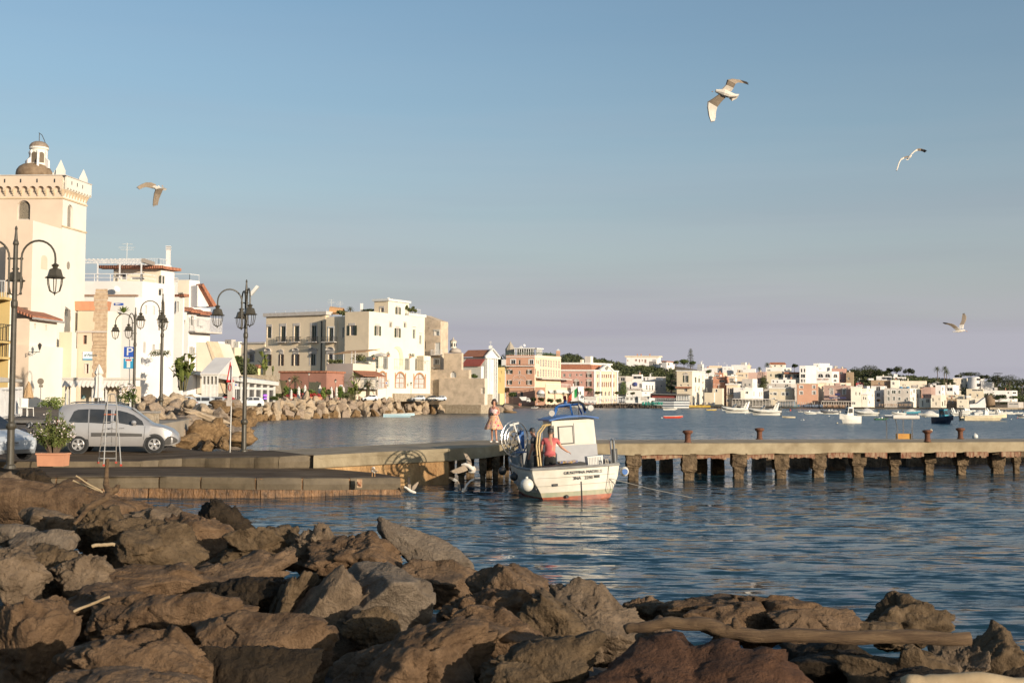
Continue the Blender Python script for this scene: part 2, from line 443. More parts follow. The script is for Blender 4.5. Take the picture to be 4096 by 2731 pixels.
def pier():
 rt=thg('pier','long worn concrete pier running out over the harbour on crumbling piles','pier',NP[5])
 d=MB()
 n=len(NP)
 d.add(NP+FP_,[(i,i+1,n+i+1,n+i)for i in range(n-1)])
 d.bd('deck',M_DECK,rt,wq=1)
 f=MB()
 dn=Ve((0,0,-.44))
 def rag(p,k):return p+Ve((0,-.0,(vnoise(np.array([[p.x*1.7,k,0.]]),3)[0])*.035))
 A,B=NP[3:],FP_[3:]
 ptsn=[]
 for i in range(len(A)-1):
  L=(A[i+1]-A[i]).length;c=max(2,int(L/.35))
  ptsn+=[A[i]+(A[i+1]-A[i])*k/c for k in range(c)]
 ptsn.append(A[-1])
 m_=len(ptsn)
 vs=[]
 for k,p in enumerate(ptsn):
  vs+=[p+Ve((0,0,-.004)),p+Ve((0,-.05,-.03)),rag(p+Ve((0,-.04,-.42)),1),p+Ve((0,.35,-.42))]
 f.add(vs,[(k*4+j,k*4+j+1,k*4+4+j+1,k*4+4+j)for k in range(m_-1)for j in range(3)])
 f.add([B_+Ve((0,0,-.003))for B_ in B]+[B_+Ve((0,0,-.42))for B_ in B],[(i+1,i,i+len(B),i+1+len(B))for i in range(len(B)-1)])
 f.bd('fascia',M_FASC,rt,wq=1)
 u=MB()
 nb=[p+Ve((0,.3,-.425))for p in A];fb=[p+Ve((0,-.02,-.425))for p in B]
 u.add(nb+fb,[(i,len(nb)+i,len(nb)+i+1,i+1)for i in range(len(nb)-1)])
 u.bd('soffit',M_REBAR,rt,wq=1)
 w=MB()
 wl=[NP[0],NP[1],NP[2],NP[3]]
 vs=[]
 rows=[0,.10,.14,.42,.46,.9,1.4,2.4]
 ws=[]
 for i in range(3):
  for k in range(14):ws.append(wl[i]+(wl[i+1]-wl[i])*k/14)
 ws.append(wl[3])
 for i,p in enumerate(ws):
  for j,r in enumerate(rows):
   out=(0,-.03,-.02,-.04,.02,0,-.05,-.1)[j]+(fbm(np.array([[p.x*1.5,r*3,1.]]),3,9)[0])*.05*(j>0)
   vs.append(p+Ve((0,out,-r)))
 nr=len(rows)
 w.add(vs,[(i*nr+j,i*nr+j+1,(i+1)*nr+j+1,(i+1)*nr+j)for i in range(len(ws)-1)for j in range(nr-1)],0)
 for i,ff in enumerate(w.f):
  j=i%(nr-1);w.m[i]=1 if j<4 else 0
 e=NP[3]
 w.add([e,e+Ve((.1,2.5,0)),e+Ve((.1,2.5,-2.4)),e+Ve((0,0,-2.4))],[(0,1,2,3)][::1],0)
 w.bd('root_wall',[M_RUSTWALL,M_FASC],rt,wq=1)
 def pile(px,yb,wpx,front=True,tall=0):
  rr=random.Random(int(px*7+wpx))
  base=G(px,yb,0.0)
  if front:
   t=np.interp(base.x,[p.x for p in NP],[p.y for p in NP]);ztop=np.interp(base.x,[p.x for p in NP],[p.z for p in NP])-.40
   y=t+.22
  else:
   y=base.y;ztop=.97
  x=(px-CX)/F_PX*y
  w_=wpx*y/F_PX
  pr=[]
  zc=.35+rr.uniform(-.1,.15)
  prof=[(ztop,1.02),(ztop-.12,.98),(zc+.12,1.0),(zc+.03,.92),(zc,.70),(.2,.66),(0,.66),(-1.2,.64)]if front else[(ztop,1),(.5,.98),(.1,1.03),(-1.2,1)]
  fine=[]
  for a in range(len(prof)-1):
   st_=3 if front else 2
   for b in range(st_):
    f_=b/st_;fine.append((prof[a][0]*(1-f_)+prof[a+1][0]*f_,prof[a][1]*(1-f_)+prof[a+1][1]*f_))
  fine.append(prof[-1])
  rings=[]
  for z,s_ in fine:
   ring=[]
   for j in range(12):
    a=2*math.pi*(j+.5)/12
    cx_,cy_=cos(a),sin(a)
    sq=1/max(abs(cx_),abs(cy_))
    k_=(1+(sq-1)*.75)*s_*(1+rr.uniform(-.10,.07)*(1.2 if front else.6))
    ring.append((x+cx_*k_*w_*.46,y+cy_*k_*min(w_,.6)*.5,z))
   rings.append(ring)
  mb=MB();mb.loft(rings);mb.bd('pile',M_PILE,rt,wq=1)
 for x,yb in((50,390),(376,395),(668,378),(915,370),(1135,366),(1368,360),(1580,352),(1785,346),(1975,342),(2180,338)):
  px,py=q('C15',x,yb);pile(px,py,68 if x<1500 else 54)
 for px in(3998,4060,4130,4230):pile(px,1885,34)
 for x,y0,yb,w in((142,0,375,64),(243,0,385,60),(448,0,395,56),(545,0,395,60),(706,0,350,20),(787,0,370,58),(845,0,345,30),(1020,0,365,60),(1070,0,340,25),(1235,0,372,58),(1300,0,350,36),(1450,0,355,50),(1530,0,350,36),(1655,0,345,45),(1715,0,350,56),(1840,0,340,48),(1905,0,340,40),(2035,0,335,40),(2100,0,330,52),(2240,0,325,46),(2300,0,325,50)):
  px,py=q('C15',x,yb)
  pile(px,py-22,w/1.474*(1.4 if x<1000 else 2.0),False)
 for px,w in((1885,34),(1960,28),(2002,34),(2030,20)):
  pile(px,1905,w,False)
 for px,w in((1850,40),(1935,34),(1985,36),(2060,44),(2090,40)):
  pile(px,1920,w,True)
 rr=random.Random(8)
 for x0,x1,y1 in((100,340,275),(425,620,272),(715,880,275),(960,1120,265),(1195,1345,262),(1415,1545,262),(1625,1760,262),(1835,1950,256),(2010,2140,252),(2215,2330,248)):
  a,b=q('C15',x0,y1),q('C15',x1,y1);bm=MB()
  for k in range(9):
   px=a[0]+(b[0]-a[0])*(k+.5)/9
   y=np.interp((px-CX)/F_PX*46,[p.x for p in NP],[p.y for p in NP])
   X=(px-CX)/F_PX*y;w_=(b[0]-a[0])/9*y/F_PX
   zt=np.interp(X,[p.x for p in NP],[p.z for p in NP])-.40
   hh=.20+rr.uniform(-.04,.04)
   bm.box((X,y+.12,zt-hh/2),(w_*.99,.2+rr.uniform(-.04,.04),hh))
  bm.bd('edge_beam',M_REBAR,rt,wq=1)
pier()
def bollards():
 M=mk('rusted_iron',(.085,.030,.014),(.19,.075,.035),scale=14,rough=.8,bump=.6,bscale=40,coord='obj')
 g='iron bollards along the pier'
 mb=MB()
 mb.la([(.18,0),(.19,.02),(.145,.05),(.135,.15),(.13,.28),(.145,.33),(.21,.37),(.245,.40),(.25,.43),(.22,.465),(.1,.48),(0.001,.482)],n=20)
 spots=[(3155-0,'F','rusty iron bollard nearest the fishing boat, rust streak below'),(3038,'B','rusty iron bollard on the far edge of the pier, near its middle'),(3711,'F','rusty iron bollard beside the boat canopy on the near edge of the pier'),(3843,'B','rusty iron bollard on the far edge near the white mooring buoy')]
 px=[(2751,1771),(3038,1757.5),(3710,1766.5),(3842,1754.8)]
 first=None
 for(x,y),lb in zip(px,[s[2]for s in spots]):
  p=G(x,y,1.38)
  if first is None:
   first=mb.bd('bollard',M,loc=p,smooth=True);o=first
  else:
   o=first.copy();COL.objects.link(o);o.location=p
  o.scale=(.80,.80,1.0)
  tag(o,lb,'bollard',g)
  o.rotation_euler=(0,0,x)
bollards()
def land():
 E=[(640,60,1.6),(740,66,1.7),(800,74,1.8),(790,90,2.1),(830,120,2.35),(915,142,2.5),(1110,160,2.55),(1290,180,2.55),(1500,205,2.6),(1720,236,2.6),(1850,262,2.6),(1940,290,2.4),(1960,340,2.0)]
 m=MB();vs=[]
 for px,D,z in E:
  x=(px-CX)/F_PX*D
  vs+=[(x,D,z),(x-30-D*.1,D+6,z+.05),(x-160,D+40,z+.1)]
 m.add(vs,[(i*3+j,(i+1)*3+j,(i+1)*3+j+1,i*3+j+1)[::1]for i in range(len(E)-1)for j in range(2)])
 m.add([(vs[i*3][0],vs[i*3][1],vs[i*3][2])for i in range(len(E))]+[(vs[i*3][0]+.3,vs[i*3][1]-.3,-2)for i in range(len(E))],[(i,i+len(E),i+1+len(E),i+1)for i in range(len(E)-1)])
 struct(m.bd('promenade',mk('promenade_stone',(.28,.23,.17),(.36,.30,.23),scale=.5)))
 def shoreD(px):
  return np.interp(px,[1500,1960,2100,2350,2700,3000,3300,3700,4096,4700],[330,395,410,418,425,440,455,455,465,470])
 def hillH(px):
  return np.interp(px,[1500,1950,2200,2450,2700,2900,3100,3300,3600,3900,4096,4700],[9,10,15,20,20,16,16,16,14,11,9,8])
 cols=np.linspace(1300,4750,110);rows=np.concatenate([np.linspace(-12,60,30),np.linspace(64,700,40)])
 V=[]
 for r in rows:
  for c in cols:
   D=shoreD(c)+r;x=(c-CX)/F_PX*D
   b=np.interp(r,[-12,-2,0,8,18,25,40,60,80,180,260,700],[-2.5,-.25,.05,.45,1.2,1.6,2.5,4.5,.28*hillH(c)+1,hillH(c),hillH(c)+2,hillH(c)+3])
   V.append((x,D,b))
 V=np.array(V);V[:,2]+=fbm(V*.04,3,2)*.6*np.clip((V[:,2]-1)/3,0,1)
 nx=len(cols);i=np.arange((len(rows)-1)*(nx-1));a=(i//(nx-1))*nx+i%(nx-1)
 F=np.stack([a,a+1,a+nx+1,a+nx],1)
 struct(npm('terrain',V,F,mk('beach_and_hill',(.17,.12,.08),(.11,.09,.05),scale=.05,rough=.95),smooth=True))
land()
# ================================================================== ROCKS
def icosphere(level):
 bm=bmesh.new();bmesh.ops.create_icosphere(bm,subdivisions=level,radius=1)
 V=np.array([v.co[:]for v in bm.verts]);F=np.array([[v.index for v in f.verts]for f in bm.faces]);bm.free()
 return V,F
ICO={k:icosphere(k)for k in(3,4,5,6)}
def rock_mesh(seed,level=5,planes=11,rough=.10,sharp=9.0,pits=0.0,freq=1.6,asp=(1,1,1)):
 """angular boulder: intersection of half-spaces, then fractured ledges, fractal wear and pits. unit size"""
 V,F=ICO[level];rs=np.random.RandomState(seed)
 pl=planes+5
 N=rs.normal(size=(pl,3));N/=np.linalg.norm(N,axis=1)[:,None]
 hgt=rs.uniform(.50,.92,pl)
 off=rs.uniform(0,50,3)
 D=V+.16*np.stack([fbm(V*1.3+off+k*9,3,seed%83+k)for k in range(3)],1)
 inv=np.zeros(len(V));sh=sharp*2.6
 for n,h in zip(N,hgt):
  inv+=(np.clip(D@n,0,None)/h)**sh
 inv+=(1/1.1)**sh
 P0=V*(inv**(-1/sh))[:,None];asp=np.array(asp)
 n1=fbm(P0*asp*freq+off,5,seed%97)
 n2=fbm(P0*asp*freq*2.6+off,5,(seed*3)%89,ridged=True)
 disp=rough*(n1*.7+(n2-.2)*.3)
 Q=P0*asp+.035*np.stack([fbm(P0*2.5+off+k*5,2,seed%53+k)for k in range(3)],1)
 for nc,am in(((20,.24),(110,.15),(500,.11))if level>=6 else((18,.22),(90,.14))):
  C=rs.normal(size=(nc,3));C/=np.linalg.norm(C,axis=1)[:,None];C*=asp*.8
  d=((Q[:,None,:]-C[None])**2).sum(2);i1=d.argmin(1);T=rs.normal(size=(nc,3))*am*min(1.6,rough/.10)
  disp+=((Q-C[i1])*T[i1]).sum(1)
 if level>=5:disp+=rough*.22*fbm(P0*asp*freq*9+off,4,seed%61,ridged=True)
 if pits:
  PA=P0*asp;c=vnoise(PA*4.5+off,seed%71);c2=vnoise(PA*10+off,seed%67);c3=vnoise(PA*21+off,seed%59)
  disp-=pits*(np.clip(c-.2,0,1)*1.9+np.clip(c2-.2,0,1)*1.1+np.clip(c3-.2,0,1)*.6)
 return P0*(1+disp)[:,None],F
def rockmat(name,c1,c2,c3=None,scale=2.2,bump=1.0,wet=False):
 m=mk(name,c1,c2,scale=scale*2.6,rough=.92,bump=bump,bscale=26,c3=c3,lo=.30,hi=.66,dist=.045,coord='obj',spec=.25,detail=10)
 return m
RM_={'brown':rockmat('brown_lava_rock',(.070,.040,.021),(.19,.118,.066),(.28,.185,.112)),'grey':rockmat('grey_rock',(.085,.058,.036),(.21,.15,.098),(.32,.24,.165)),'green':rockmat('olive_grey_rock',(.052,.034,.018),(.155,.105,.060),(.24,.172,.108)),'dark':rockmat('mossy_and_shaded_rock',(.013,.009,.005),(.045,.030,.017),(.085,.06,.036)),'tan':rockmat('tan_rock',(.085,.052,.029),(.185,.12,.072),(.27,.19,.12)),'pale':rockmat('pale_smooth_rock',(.11,.082,.058),(.20,.155,.112),(.28,.23,.175)),'brick':rockmat('brick_brown_rock',(.055,.025,.013),(.125,.062,.034),(.19,.11,.066)),}  # dark covers mossy rocks and rocks whose shade is put into the colour
def hero(k,x,y,w,h,D,kind,what,seed=0,tilt=0,pits=.02,sharp=9,level=6,rough=.11,dep=.9,flat=1.0,planes=11,yaw=None):
 """one foreground boulder. x,y centre and w,h extent in crop k; D distance of its centre"""
 px,py=q(k,x,y);s=CRP[k][2]
 ap=np.array([w,(w*.45+h*.55)*dep,h*1.42]);ap=ap/ap.prod()**(1/3)
 V,F=rock_mesh(seed or int(px+py*3),level,planes=planes,rough=rough*.72,sharp=sharp,pits=pits*.8,asp=ap)
 mn,mx=V.min(0),V.max(0);V=(V-(mn+mx)/2)/((mx-mn)/2)
 W=w/s*D/F_PX/2*1.22;Hh=h/s*D/F_PX/2
 top_up=Hh*.42;Hh*=1.42
 a=R_(tilt)
 V=V*np.array([W,(W*.45+Hh*.55)*dep,Hh])
 c,s_=cos(a),sin(a)
 x_=V[:,0]*c+V[:,2]*s_;z_=-V[:,0]*s_+V[:,2]*c
 V=np.stack([x_,V[:,1],z_],1)
 o=npm('boulder',V,F,RM_[kind],loc=P(px,py,D)-Ve((0,0,top_up)),smooth=(level<5))
 return tag(o,what,'boulder','boulders of the breakwater in the foreground')
def rocks_near():
 H_=hero
 H_('C17',470,265,980,330,20.5,'brown','long low tan brown mound of rock beside the quay edge',11,tilt=6,pits=.01,rough=.10,sharp=5,dep=.6)
 H_('C17',55,120,150,130,22,'grey','small grey stone at the foot of the nearest lamp post',12,level=5)
 H_('C17',240,110,220,150,23,'dark','small dark mossy rock beside the terracotta planter',13,pits=.09,level=5)
 H_('C17',10,170,260,180,21.5,'brown','brown rock cut by the left edge, below the nearest lamp post',14,level=5)
 H_('C17',320,385,340,170,17,'grey','knobbly grey tan rock behind the pale smooth stones',15,pits=.07,level=5)
 H_('C17',110,480,330,150,15.3,'pale','pale smooth stone near the left edge, upper of two',16,pits=0,rough=.05,sharp=5)
 H_('C17',290,505,380,130,15.0,'pale','pale smooth flat stone, lower of the two near the left edge',17,pits=0,rough=.05,sharp=5)
 H_('C17',680,420,330,330,16,'green','rough upright slab where the forked driftwood leans',18,tilt=-10,pits=.05)
 H_('C17',1060,370,560,190,20,'grey','grey flat topped rock close to the wet quay footing',19,tilt=4,sharp=7)
 H_('C17',1330,520,520,330,18,'brown','broad brown rock with one smooth slope right of the olive boulder',20,tilt=12,pits=0,sharp=7)
 H_('C17',1030,545,620,340,15,'green','large olive grey boulder with a dark hollow on its left side',21,tilt=8,pits=.06,rough=.14)
 H_('C17',1560,370,400,190,20.5,'dark','dark weedy rock at the water edge below the quay',22,tilt=16,pits=.09,rough=.14)
 H_('C17',1700,560,560,300,17,'green','jagged grey rock with fins of lit stone',23,pits=.05,rough=.22,sharp=12)
 H_('C17',2120,560,400,330,16.8,'grey','rough rock with a raised crumbly rim beside the fins',24,pits=.06,rough=.16)
 H_('C17',90,700,400,340,12.4,'grey','pocked grey boulder cut by the left edge',25,pits=.07,tilt=10)
 H_('C17',330,680,420,290,13.4,'green','pocked boulder behind, with a shadowed hollow',26,pits=.08)
 H_('C17',560,730,380,250,12.8,'grey','crumbly pocked boulder left of the long brown slab',27,pits=.09,rough=.15)
 H_('C17',1560,710,700,200,14,'tan','light tan slab with a flat lit face in the middle of the breakwater',28,tilt=-5,pits=.01,sharp=14)
 H_('C17',1010,770,900,210,13.2,'brown','dark brown slab under the tan slab',29,tilt=3,sharp=12,pits=.01)
 H_('C17',640,960,900,260,11.5,'brown','long brown slab that carries the thin broken stick',30,tilt=-8,sharp=11,pits=.02)
 H_('C17',1150,985,1000,280,11.0,'brown','long brown boulder with a lit upper edge, mid left',31,tilt=-4,sharp=9,pits=.02)
 H_('C17',1650,870,480,220,12.6,'dark','dark pitted rock wedged beside the tall slab',32,pits=.08)
 H_('C17',2190,950,430,560,12.0,'grey','tall smooth grey brown slab standing on edge',33,tilt=22,pits=0,rough=.05,sharp=16,dep=.5)
 H_('C17',1960,900,260,420,12.3,'green','narrow ridged slab leaning on the tall one',34,tilt=32,pits=.02,sharp=14)
 H_('C17',1750,1150,860,360,9.6,'brown','squared brown block with a sharp lit corner',35,tilt=6,pits=.015,rough=.07,sharp=20,planes=9)
 H_('C17',150,1130,620,560,9.5,'brown','shadowed brown boulder in the lower left corner',36,pits=.02)
 H_('C17',930,1290,900,500,8.0,'brown','large crusty brown boulder at the bottom left',37,tilt=14,pits=.05,rough=.13)
 H_('C17',820,1500,1100,260,6.6,'tan','nearest rock at the bottom edge, pale and out of focus',38,pits=.03)
 H_('C17',1700,1420,760,400,8.4,'dark','dark rock lying in shade below the squared block',39)  # lies in shadow, painted with the dark rock colour
 H_('C18',690,400,660,190,17,'pale','smooth grey wedge of rock sloping down to the water',40,tilt=25,pits=0,rough=.05,sharp=14,dep=.9)
 H_('C18',760,590,640,240,15.8,'tan','orange brown rock directly under the smooth wedge',41,tilt=8,pits=.03)
 H_('C18',190,420,620,260,16.2,'brown','rough brown rock with deep pits left of the smooth wedge',42,tilt=8,pits=.08,rough=.15)
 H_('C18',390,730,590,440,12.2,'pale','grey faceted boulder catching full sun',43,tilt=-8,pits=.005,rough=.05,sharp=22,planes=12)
 H_('C18',300,890,380,220,11.6,'green','low mossy rock tucked under the sunlit faceted boulder',44,pits=.05)
 H_('C18',1280,630,560,250,14,'tan','yellowish broken rock with holes in its top edge',45,tilt=6,pits=.05,sharp=12)
 H_('C18',1130,790,640,260,12.8,'brown','dark brown rough rock below the yellowish one',46,pits=.08,rough=.15)
 H_('C18',1800,830,640,380,12,'grey','broad grey lumpy boulder beside the open water',47,tilt=14,pits=.05)
 H_('C18',1560,900,480,420,11.2,'green','blackish grey boulder with a shaded left flank',48,tilt=8,pits=.06)
 H_('C18',480,1160,1150,460,8.6,'brown','very large streaked brown boulder at the bottom centre',49,tilt=-6,pits=.03,rough=.12)
 H_('C18',1110,980,780,330,10.2,'brown','brown boulder with a humped top above the streaked one',50,tilt=6,pits=.03)
 H_('C18',1460,1160,700,430,8.2,'green','dark crusty boulder at the bottom, right of centre',51,pits=.08,rough=.14)
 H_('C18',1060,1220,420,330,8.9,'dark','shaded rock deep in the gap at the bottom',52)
 H_('C18',2110,790,220,140,14.4,'tan','small tan knobbly rock at the waterline',53,pits=.06,level=5)
 H_('C18',2240,830,270,130,13.8,'green','small rounded rock at the waterline left of the log',54,level=5)
 H_('C19',790,370,960,250,13.2,'brown','wide flat topped rock behind the driftwood log',55,tilt=5,pits=.08,rough=.13,sharp=7)
 H_('C19',1110,410,460,170,12.6,'tan','lit crumbling end of rock resting against the log',56,pits=.08)
 H_('C19',1680,385,450,270,13.6,'green','dark peaked rock standing up from the water at right',57,pits=.07,rough=.15)
 H_('C19',1430,460,300,90,12.8,'green','low rounded stone between the flat rock and the peaked rock',58,level=5)
 H_('C19',520,770,1350,560,7.8,'brick','huge reddish brown boulder sloping to the right below the log',59,tilt=14,pits=.02,rough=.10,sharp=8)
 H_('C19',190,470,220,170,9.6,'tan','small tan cap of rock holding the thick end of the log',60,pits=.06,level=5)
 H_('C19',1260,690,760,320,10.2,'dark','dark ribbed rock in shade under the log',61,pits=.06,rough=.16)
 H_('C19',1600,680,640,330,9.8,'green','grey ribbed boulder beneath the right half of the log',62,pits=.05,rough=.16)
 H_('C19',1920,660,300,330,10.4,'grey','flat faced grey rock below the sawn end of the log',63,pits=.02,sharp=16)
 H_('C19',2160,650,380,380,11.2,'green','sloping slab running down to the water at the right edge',64,tilt=40,pits=.02,sharp=14)
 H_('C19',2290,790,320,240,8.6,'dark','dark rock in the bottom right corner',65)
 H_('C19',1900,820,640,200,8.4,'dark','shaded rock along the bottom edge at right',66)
 def edge(px):return np.interp(px,[-400,0,620,1000,1300,1600,1900,2200,2500,2750,3100,3400,3700,4096,4700],[1920,1960,2030,2110,2175,2225,2310,2400,2450,2500,2540,2570,2570,2720,2900])
 def surf(px,t):
  ye=edge(px);De=CAMZ*F_PX/(ye-H(px));Db=5.0
  D=1/((1-t)/De+t/Db)
  z=np.interp(t,[-.2,0,.12,.5,1],[-1.0,-.2,.22,.75,1.1])
  return Ve(((px-CX)/F_PX*D,D,z))
 cols=np.linspace(-700,4800,90);rows=np.linspace(-.2,1.0,40)
 V=np.array([surf(c,r)[:]for r in rows for c in cols])
 V[:,2]+=fbm(V*.9,4,3)*.14-np.interp(V[:,1],[5,40],[.10,.10])*1.0
 nx=len(cols);i=np.arange((len(rows)-1)*(nx-1));a=(i//(nx-1))*nx+i%(nx-1)
 F=np.stack([a+nx,a+nx+1,a+1,a],1)
 struct(npm('ground',V,F,mk('dark_gravel',(.018,.013,.009),(.05,.036,.024),scale=3,bump=1,bscale=14),smooth=False))
 rs=np.random.RandomState(21)
 protos=[rock_mesh(200+k,4,rough=.13,pits=.04)for k in range(6)]
 VV=[];FF=[];MI=[];nv=0
 for t in(.03,.07,.12,.19,.27,.36,.46,.58,.7,.83):
  stp=150+330*t
  for px in np.arange(-250,4350,stp):
   p=surf(px+rs.uniform(-.3,.3)*stp,t+rs.uniform(-.02,.02));k=rs.randint(6)
   sz=stp*p.y/F_PX*.66*rs.uniform(.75,1.2)
   A,B,C_=rs.uniform(0,6.28,3)
   Rm=np.array(Matrix.Rotation(A,3,'X')@Matrix.Rotation(B,3,'Y')@Matrix.Rotation(C_,3,'Z'))
   V,F=protos[k]
   V=(V*np.array([1,.9,.7])*sz)@Rm.T+np.array([p.x,p.y,p.z-.08-.28*sz])
   VV.append(V);FF.append(F+nv);MI.append(np.full(len(F),(0,1,0,2,3,0)[k]));nv+=len(V)
 o=npm('rubble',np.concatenate(VV),np.concatenate(FF),[RM_['brown'],RM_['green'],RM_['dark'],RM_['grey']],smooth=True)
 o.data.polygons.foreach_set('material_index',np.concatenate(MI))
 tag(o,'brown rubble stones filling the gaps between the big foreground boulders','rubble',kind='stuff')
rocks_near()
REV={'a':rockmat('cream_limestone',(.30,.215,.135),(.48,.38,.27),(.62,.52,.40),bump=.7),'b':rockmat('ochre_wet_rock',(.105,.06,.028),(.28,.18,.09),(.44,.32,.19),bump=.8),'c':rockmat('grey_pink_limestone',(.22,.16,.11),(.36,.28,.21),(.48,.39,.31),bump=.7)}
def revetment():
 rs=np.random.RandomState(5)
 pr={}
 for kind in 'abc':
  for k in range(4):
   V,F=rock_mesh(400+k+ord(kind)*9,4,rough=.07,sharp=13,planes=10,pits=.01)
   me=bpy.data.meshes.new('boulder');o=npm('boulder',V,F,REV[kind],smooth=True)
   pr[kind,k]=[o,False]
 def put(p,s,kind,lab,grp,rot=None,name='boulder'):
  k=rs.randint(4);o,u=pr[kind,k]
  if u:o=o.copy();COL.objects.link(o)
  pr[kind,k][1]=True
  o.location=p
  o.rotation_euler=rot or(rs.uniform(0,6),rs.uniform(0,6),rs.uniform(0,6))
  o.scale=s
  return tag(o,lab,'boulder',grp)
 W_=[(915,1691),(1000,1686),(1100,1681),(1250,1674),(1400,1668),(1500,1664),(1600,1660),(1700,1656),(1800,1652),(1850,1650)]
 T_=[(915,1600),(1000,1600),(1100,1601),(1250,1604),(1400,1605),(1500,1605),(1600,1606),(1700,1608),(1800,1620),(1850,1634)]
 for t,hgt in((0,.25),(.22,.8),(.45,1.5),(.70,2.1),(1.0,2.6)):
  px=900.0
  while px<1870:
   yw=np.interp(px,[a for a,b in W_],[b for a,b in W_])
   D=CAMZ*F_PX/(yw-H(px))+t*7
   sz=rs.uniform(28,52)*(1-.2*(px-900)/1000)
   s=sz*D/F_PX*.62
   zt=np.interp(px,[900,1700,1800,1870],[1,1,.75,.4])
   kind='b' if t<.2 and rs.rand()<.6 else('a' if rs.rand()<.55 else 'c')
   put(P(px,H(px),D)*1+Ve((0,0,hgt*zt-.1*s-CAMZ)),(s*rs.uniform(.9,1.3),s*rs.uniform(.8,1.2),s*rs.uniform(.6,1.0)),kind,'cream or ochre boulder of the long revetment below the waterfront promenade','boulders of the revetment below the promenade')
   px+=sz*1.0
 def hl(x,y,w,h,D,kind,lab):
  px,py=q('C20',x,y);s=D/F_PX/3.36/2
  put(P(px,py,D),(w*s*1.18,(w+h)*.5*s*1.1,h*s*1.22),kind,lab,'big rocks of the headland behind the silver car',(rs.uniform(-.3,.3),rs.uniform(-.3,.3),rs.uniform(0,6)))
 hl(890,480,370,170,77,'a','large flat topped cream boulder with clean corners on the headland')
 hl(930,590,580,150,72,'a','long cream boulder, top lit, in the middle of the headland')
 hl(450,610,240,190,68,'a','rounded cream boulder just right of the lamp post behind the car')
 hl(820,760,380,260,66,'b','tall cracked ochre rock at the centre of the headland foot')
 hl(1060,740,400,260,67,'b','brown ochre rock face under the long cream boulder')
 hl(1420,860,500,230,69,'b','orange rock at the seaward tip of the headland')
 hl(1300,790,300,180,71,'c','grey brown rock behind the seaward tip')
 hl(1150,910,230,170,65,'b','wet orange block at the waterline left of the sign pole')
 hl(950,940,220,130,65,'b','dark wet low rock at the waterline')
 hl(640,880,420,170,64,'b','low weedy ochre rock beside the front of the car')
 hl(560,760,260,150,66,'c','shadowed rock between the car and the cracked ochre rock')
 hl(700,660,190,110,69,'a','small pale rock left of the long cream boulder')
 hl(600,520,320,150,73,'c','grey cream rock behind the rounded boulder')
 hl(1120,540,260,220,75,'c','grey boulder right of the flat topped one')
 hl(1300,660,260,180,76,'b','dark ochre rock sloping to the water behind the sign pole')
 hl(160,330,220,150,74,'c','pointed grey brown rock above the stone planter wall')
 hl(350,350,260,160,79,'a','pale rounded rock behind the lamp post, upper left')
 hl(60,430,130,110,70,'a','small smooth pale stone at the left of the headland')
 hl(520,400,240,150,80,'c','rough grey boulder in the back row of the headland')
 hl(700,390,200,170,82,'a','cream boulder in front of the parked cars')
 hl(250,450,240,170,71,'c','brown grey fissured rock in the middle of the left slope')
 hl(430,480,260,130,74,'c','broad low grey rock under the back row')
 hl(1150,420,360,170,86,'b','brown boulder with crisp edges behind the flat topped one')
 hl(1310,400,220,160,92,'c','pinkish grey boulder left of the tall lamp post')
 hl(1320,510,260,150,88,'b','brown boulder low behind the tall lamp post')
 hl(300,560,200,160,67,'a','cream rock partly hidden by the lamp post behind the car')
 for k in range(18):
  px=rs.uniform(590,960);D=rs.uniform(66,100);
  put(Ve(((px-CX)/F_PX*D-1,D,rs.uniform(-.1,.9)*min(1,1.2))),(1.3,1.2,.9),'c','grey filling boulder under the headland rocks','filling boulders of the headland')
 for k in range(18):
  f_=k/17;D=84+f_*56;px=800+f_*115+rs.uniform(-12,12)
  for j,(dz,dx)in enumerate(((1.9,-2),(1.0,.5),(.1,2.4))):
   s=rs.uniform(.9,1.5)
   put(Ve(((px-CX)/F_PX*D+dx,D,dz)),(s*1.2,s,s*.8),'acb'[j],'cream or ochre boulder of the long revetment below the waterfront promenade','boulders of the revetment below the promenade')
 dk=RM_['brown']
 V0,F0=rock_mesh(900,3,rough=.1);mfar=mk('far_dark_rock',(.055,.038,.026),(.13,.095,.07),scale=2)
 def far(x0,x1,yb,hpx,D,lab,grp,step=9):
  VV=[];FF=[];nv=0
  px=x0
  while px<x1:
   env=min(1,(px-x0)/25+.35,(x1-px)/25+.35)
   for lay in(0,1):
    sz=rs.uniform(7,11)*D/F_PX*.6
    Rm=np.array(Matrix.Rotation(rs.uniform(0,6),3,'X')@Matrix.Rotation(rs.uniform(0,6),3,'Z'))
    p=P(px+rs.uniform(-2,2),yb-hpx*env*(.15+.45*lay),D+lay*1.5)
    VV.append((V0@Rm.T)*np.array([1.15,1,hpx/20*env+.15])*sz+np.array(p[:]));FF.append(F0+nv);nv+=len(V0)
   px+=step
  tag(npm('boulder_reef',np.concatenate(VV),np.concatenate(FF),mfar),lab,'rocks',kind='stuff')
 far(2445,2655,1640,24,405,'dark boulders of the low breakwater lying out from the beach bar','dark boulders of the low far breakwater')
 far(2365,2600,1630,17,414,'dark boulders below the white bathing platform','dark boulders below the bathing platform')
 far(2165,2330,1627,12,408,'dark boulders in the low reef before the orange hotel','dark boulders of the reef before the hotel')
 far(2862,2925,1634,12,420,'dark boulders on the far sand behind the large speedboats','dark boulders on the far sand',10)
 far(4030,4110,1646,12,440,'dark boulders on the shore at the right edge','dark boulders at the right edge')
 H2=[('W',1120,1010,460,330,255,'long weathered brown rock point running into the bay beside the woman'),('W',850,1040,300,260,252,'brown rock shoulder behind the woman'),('W',1270,1140,520,70,250,'low wet rock shelf at the tip of the rock point')]
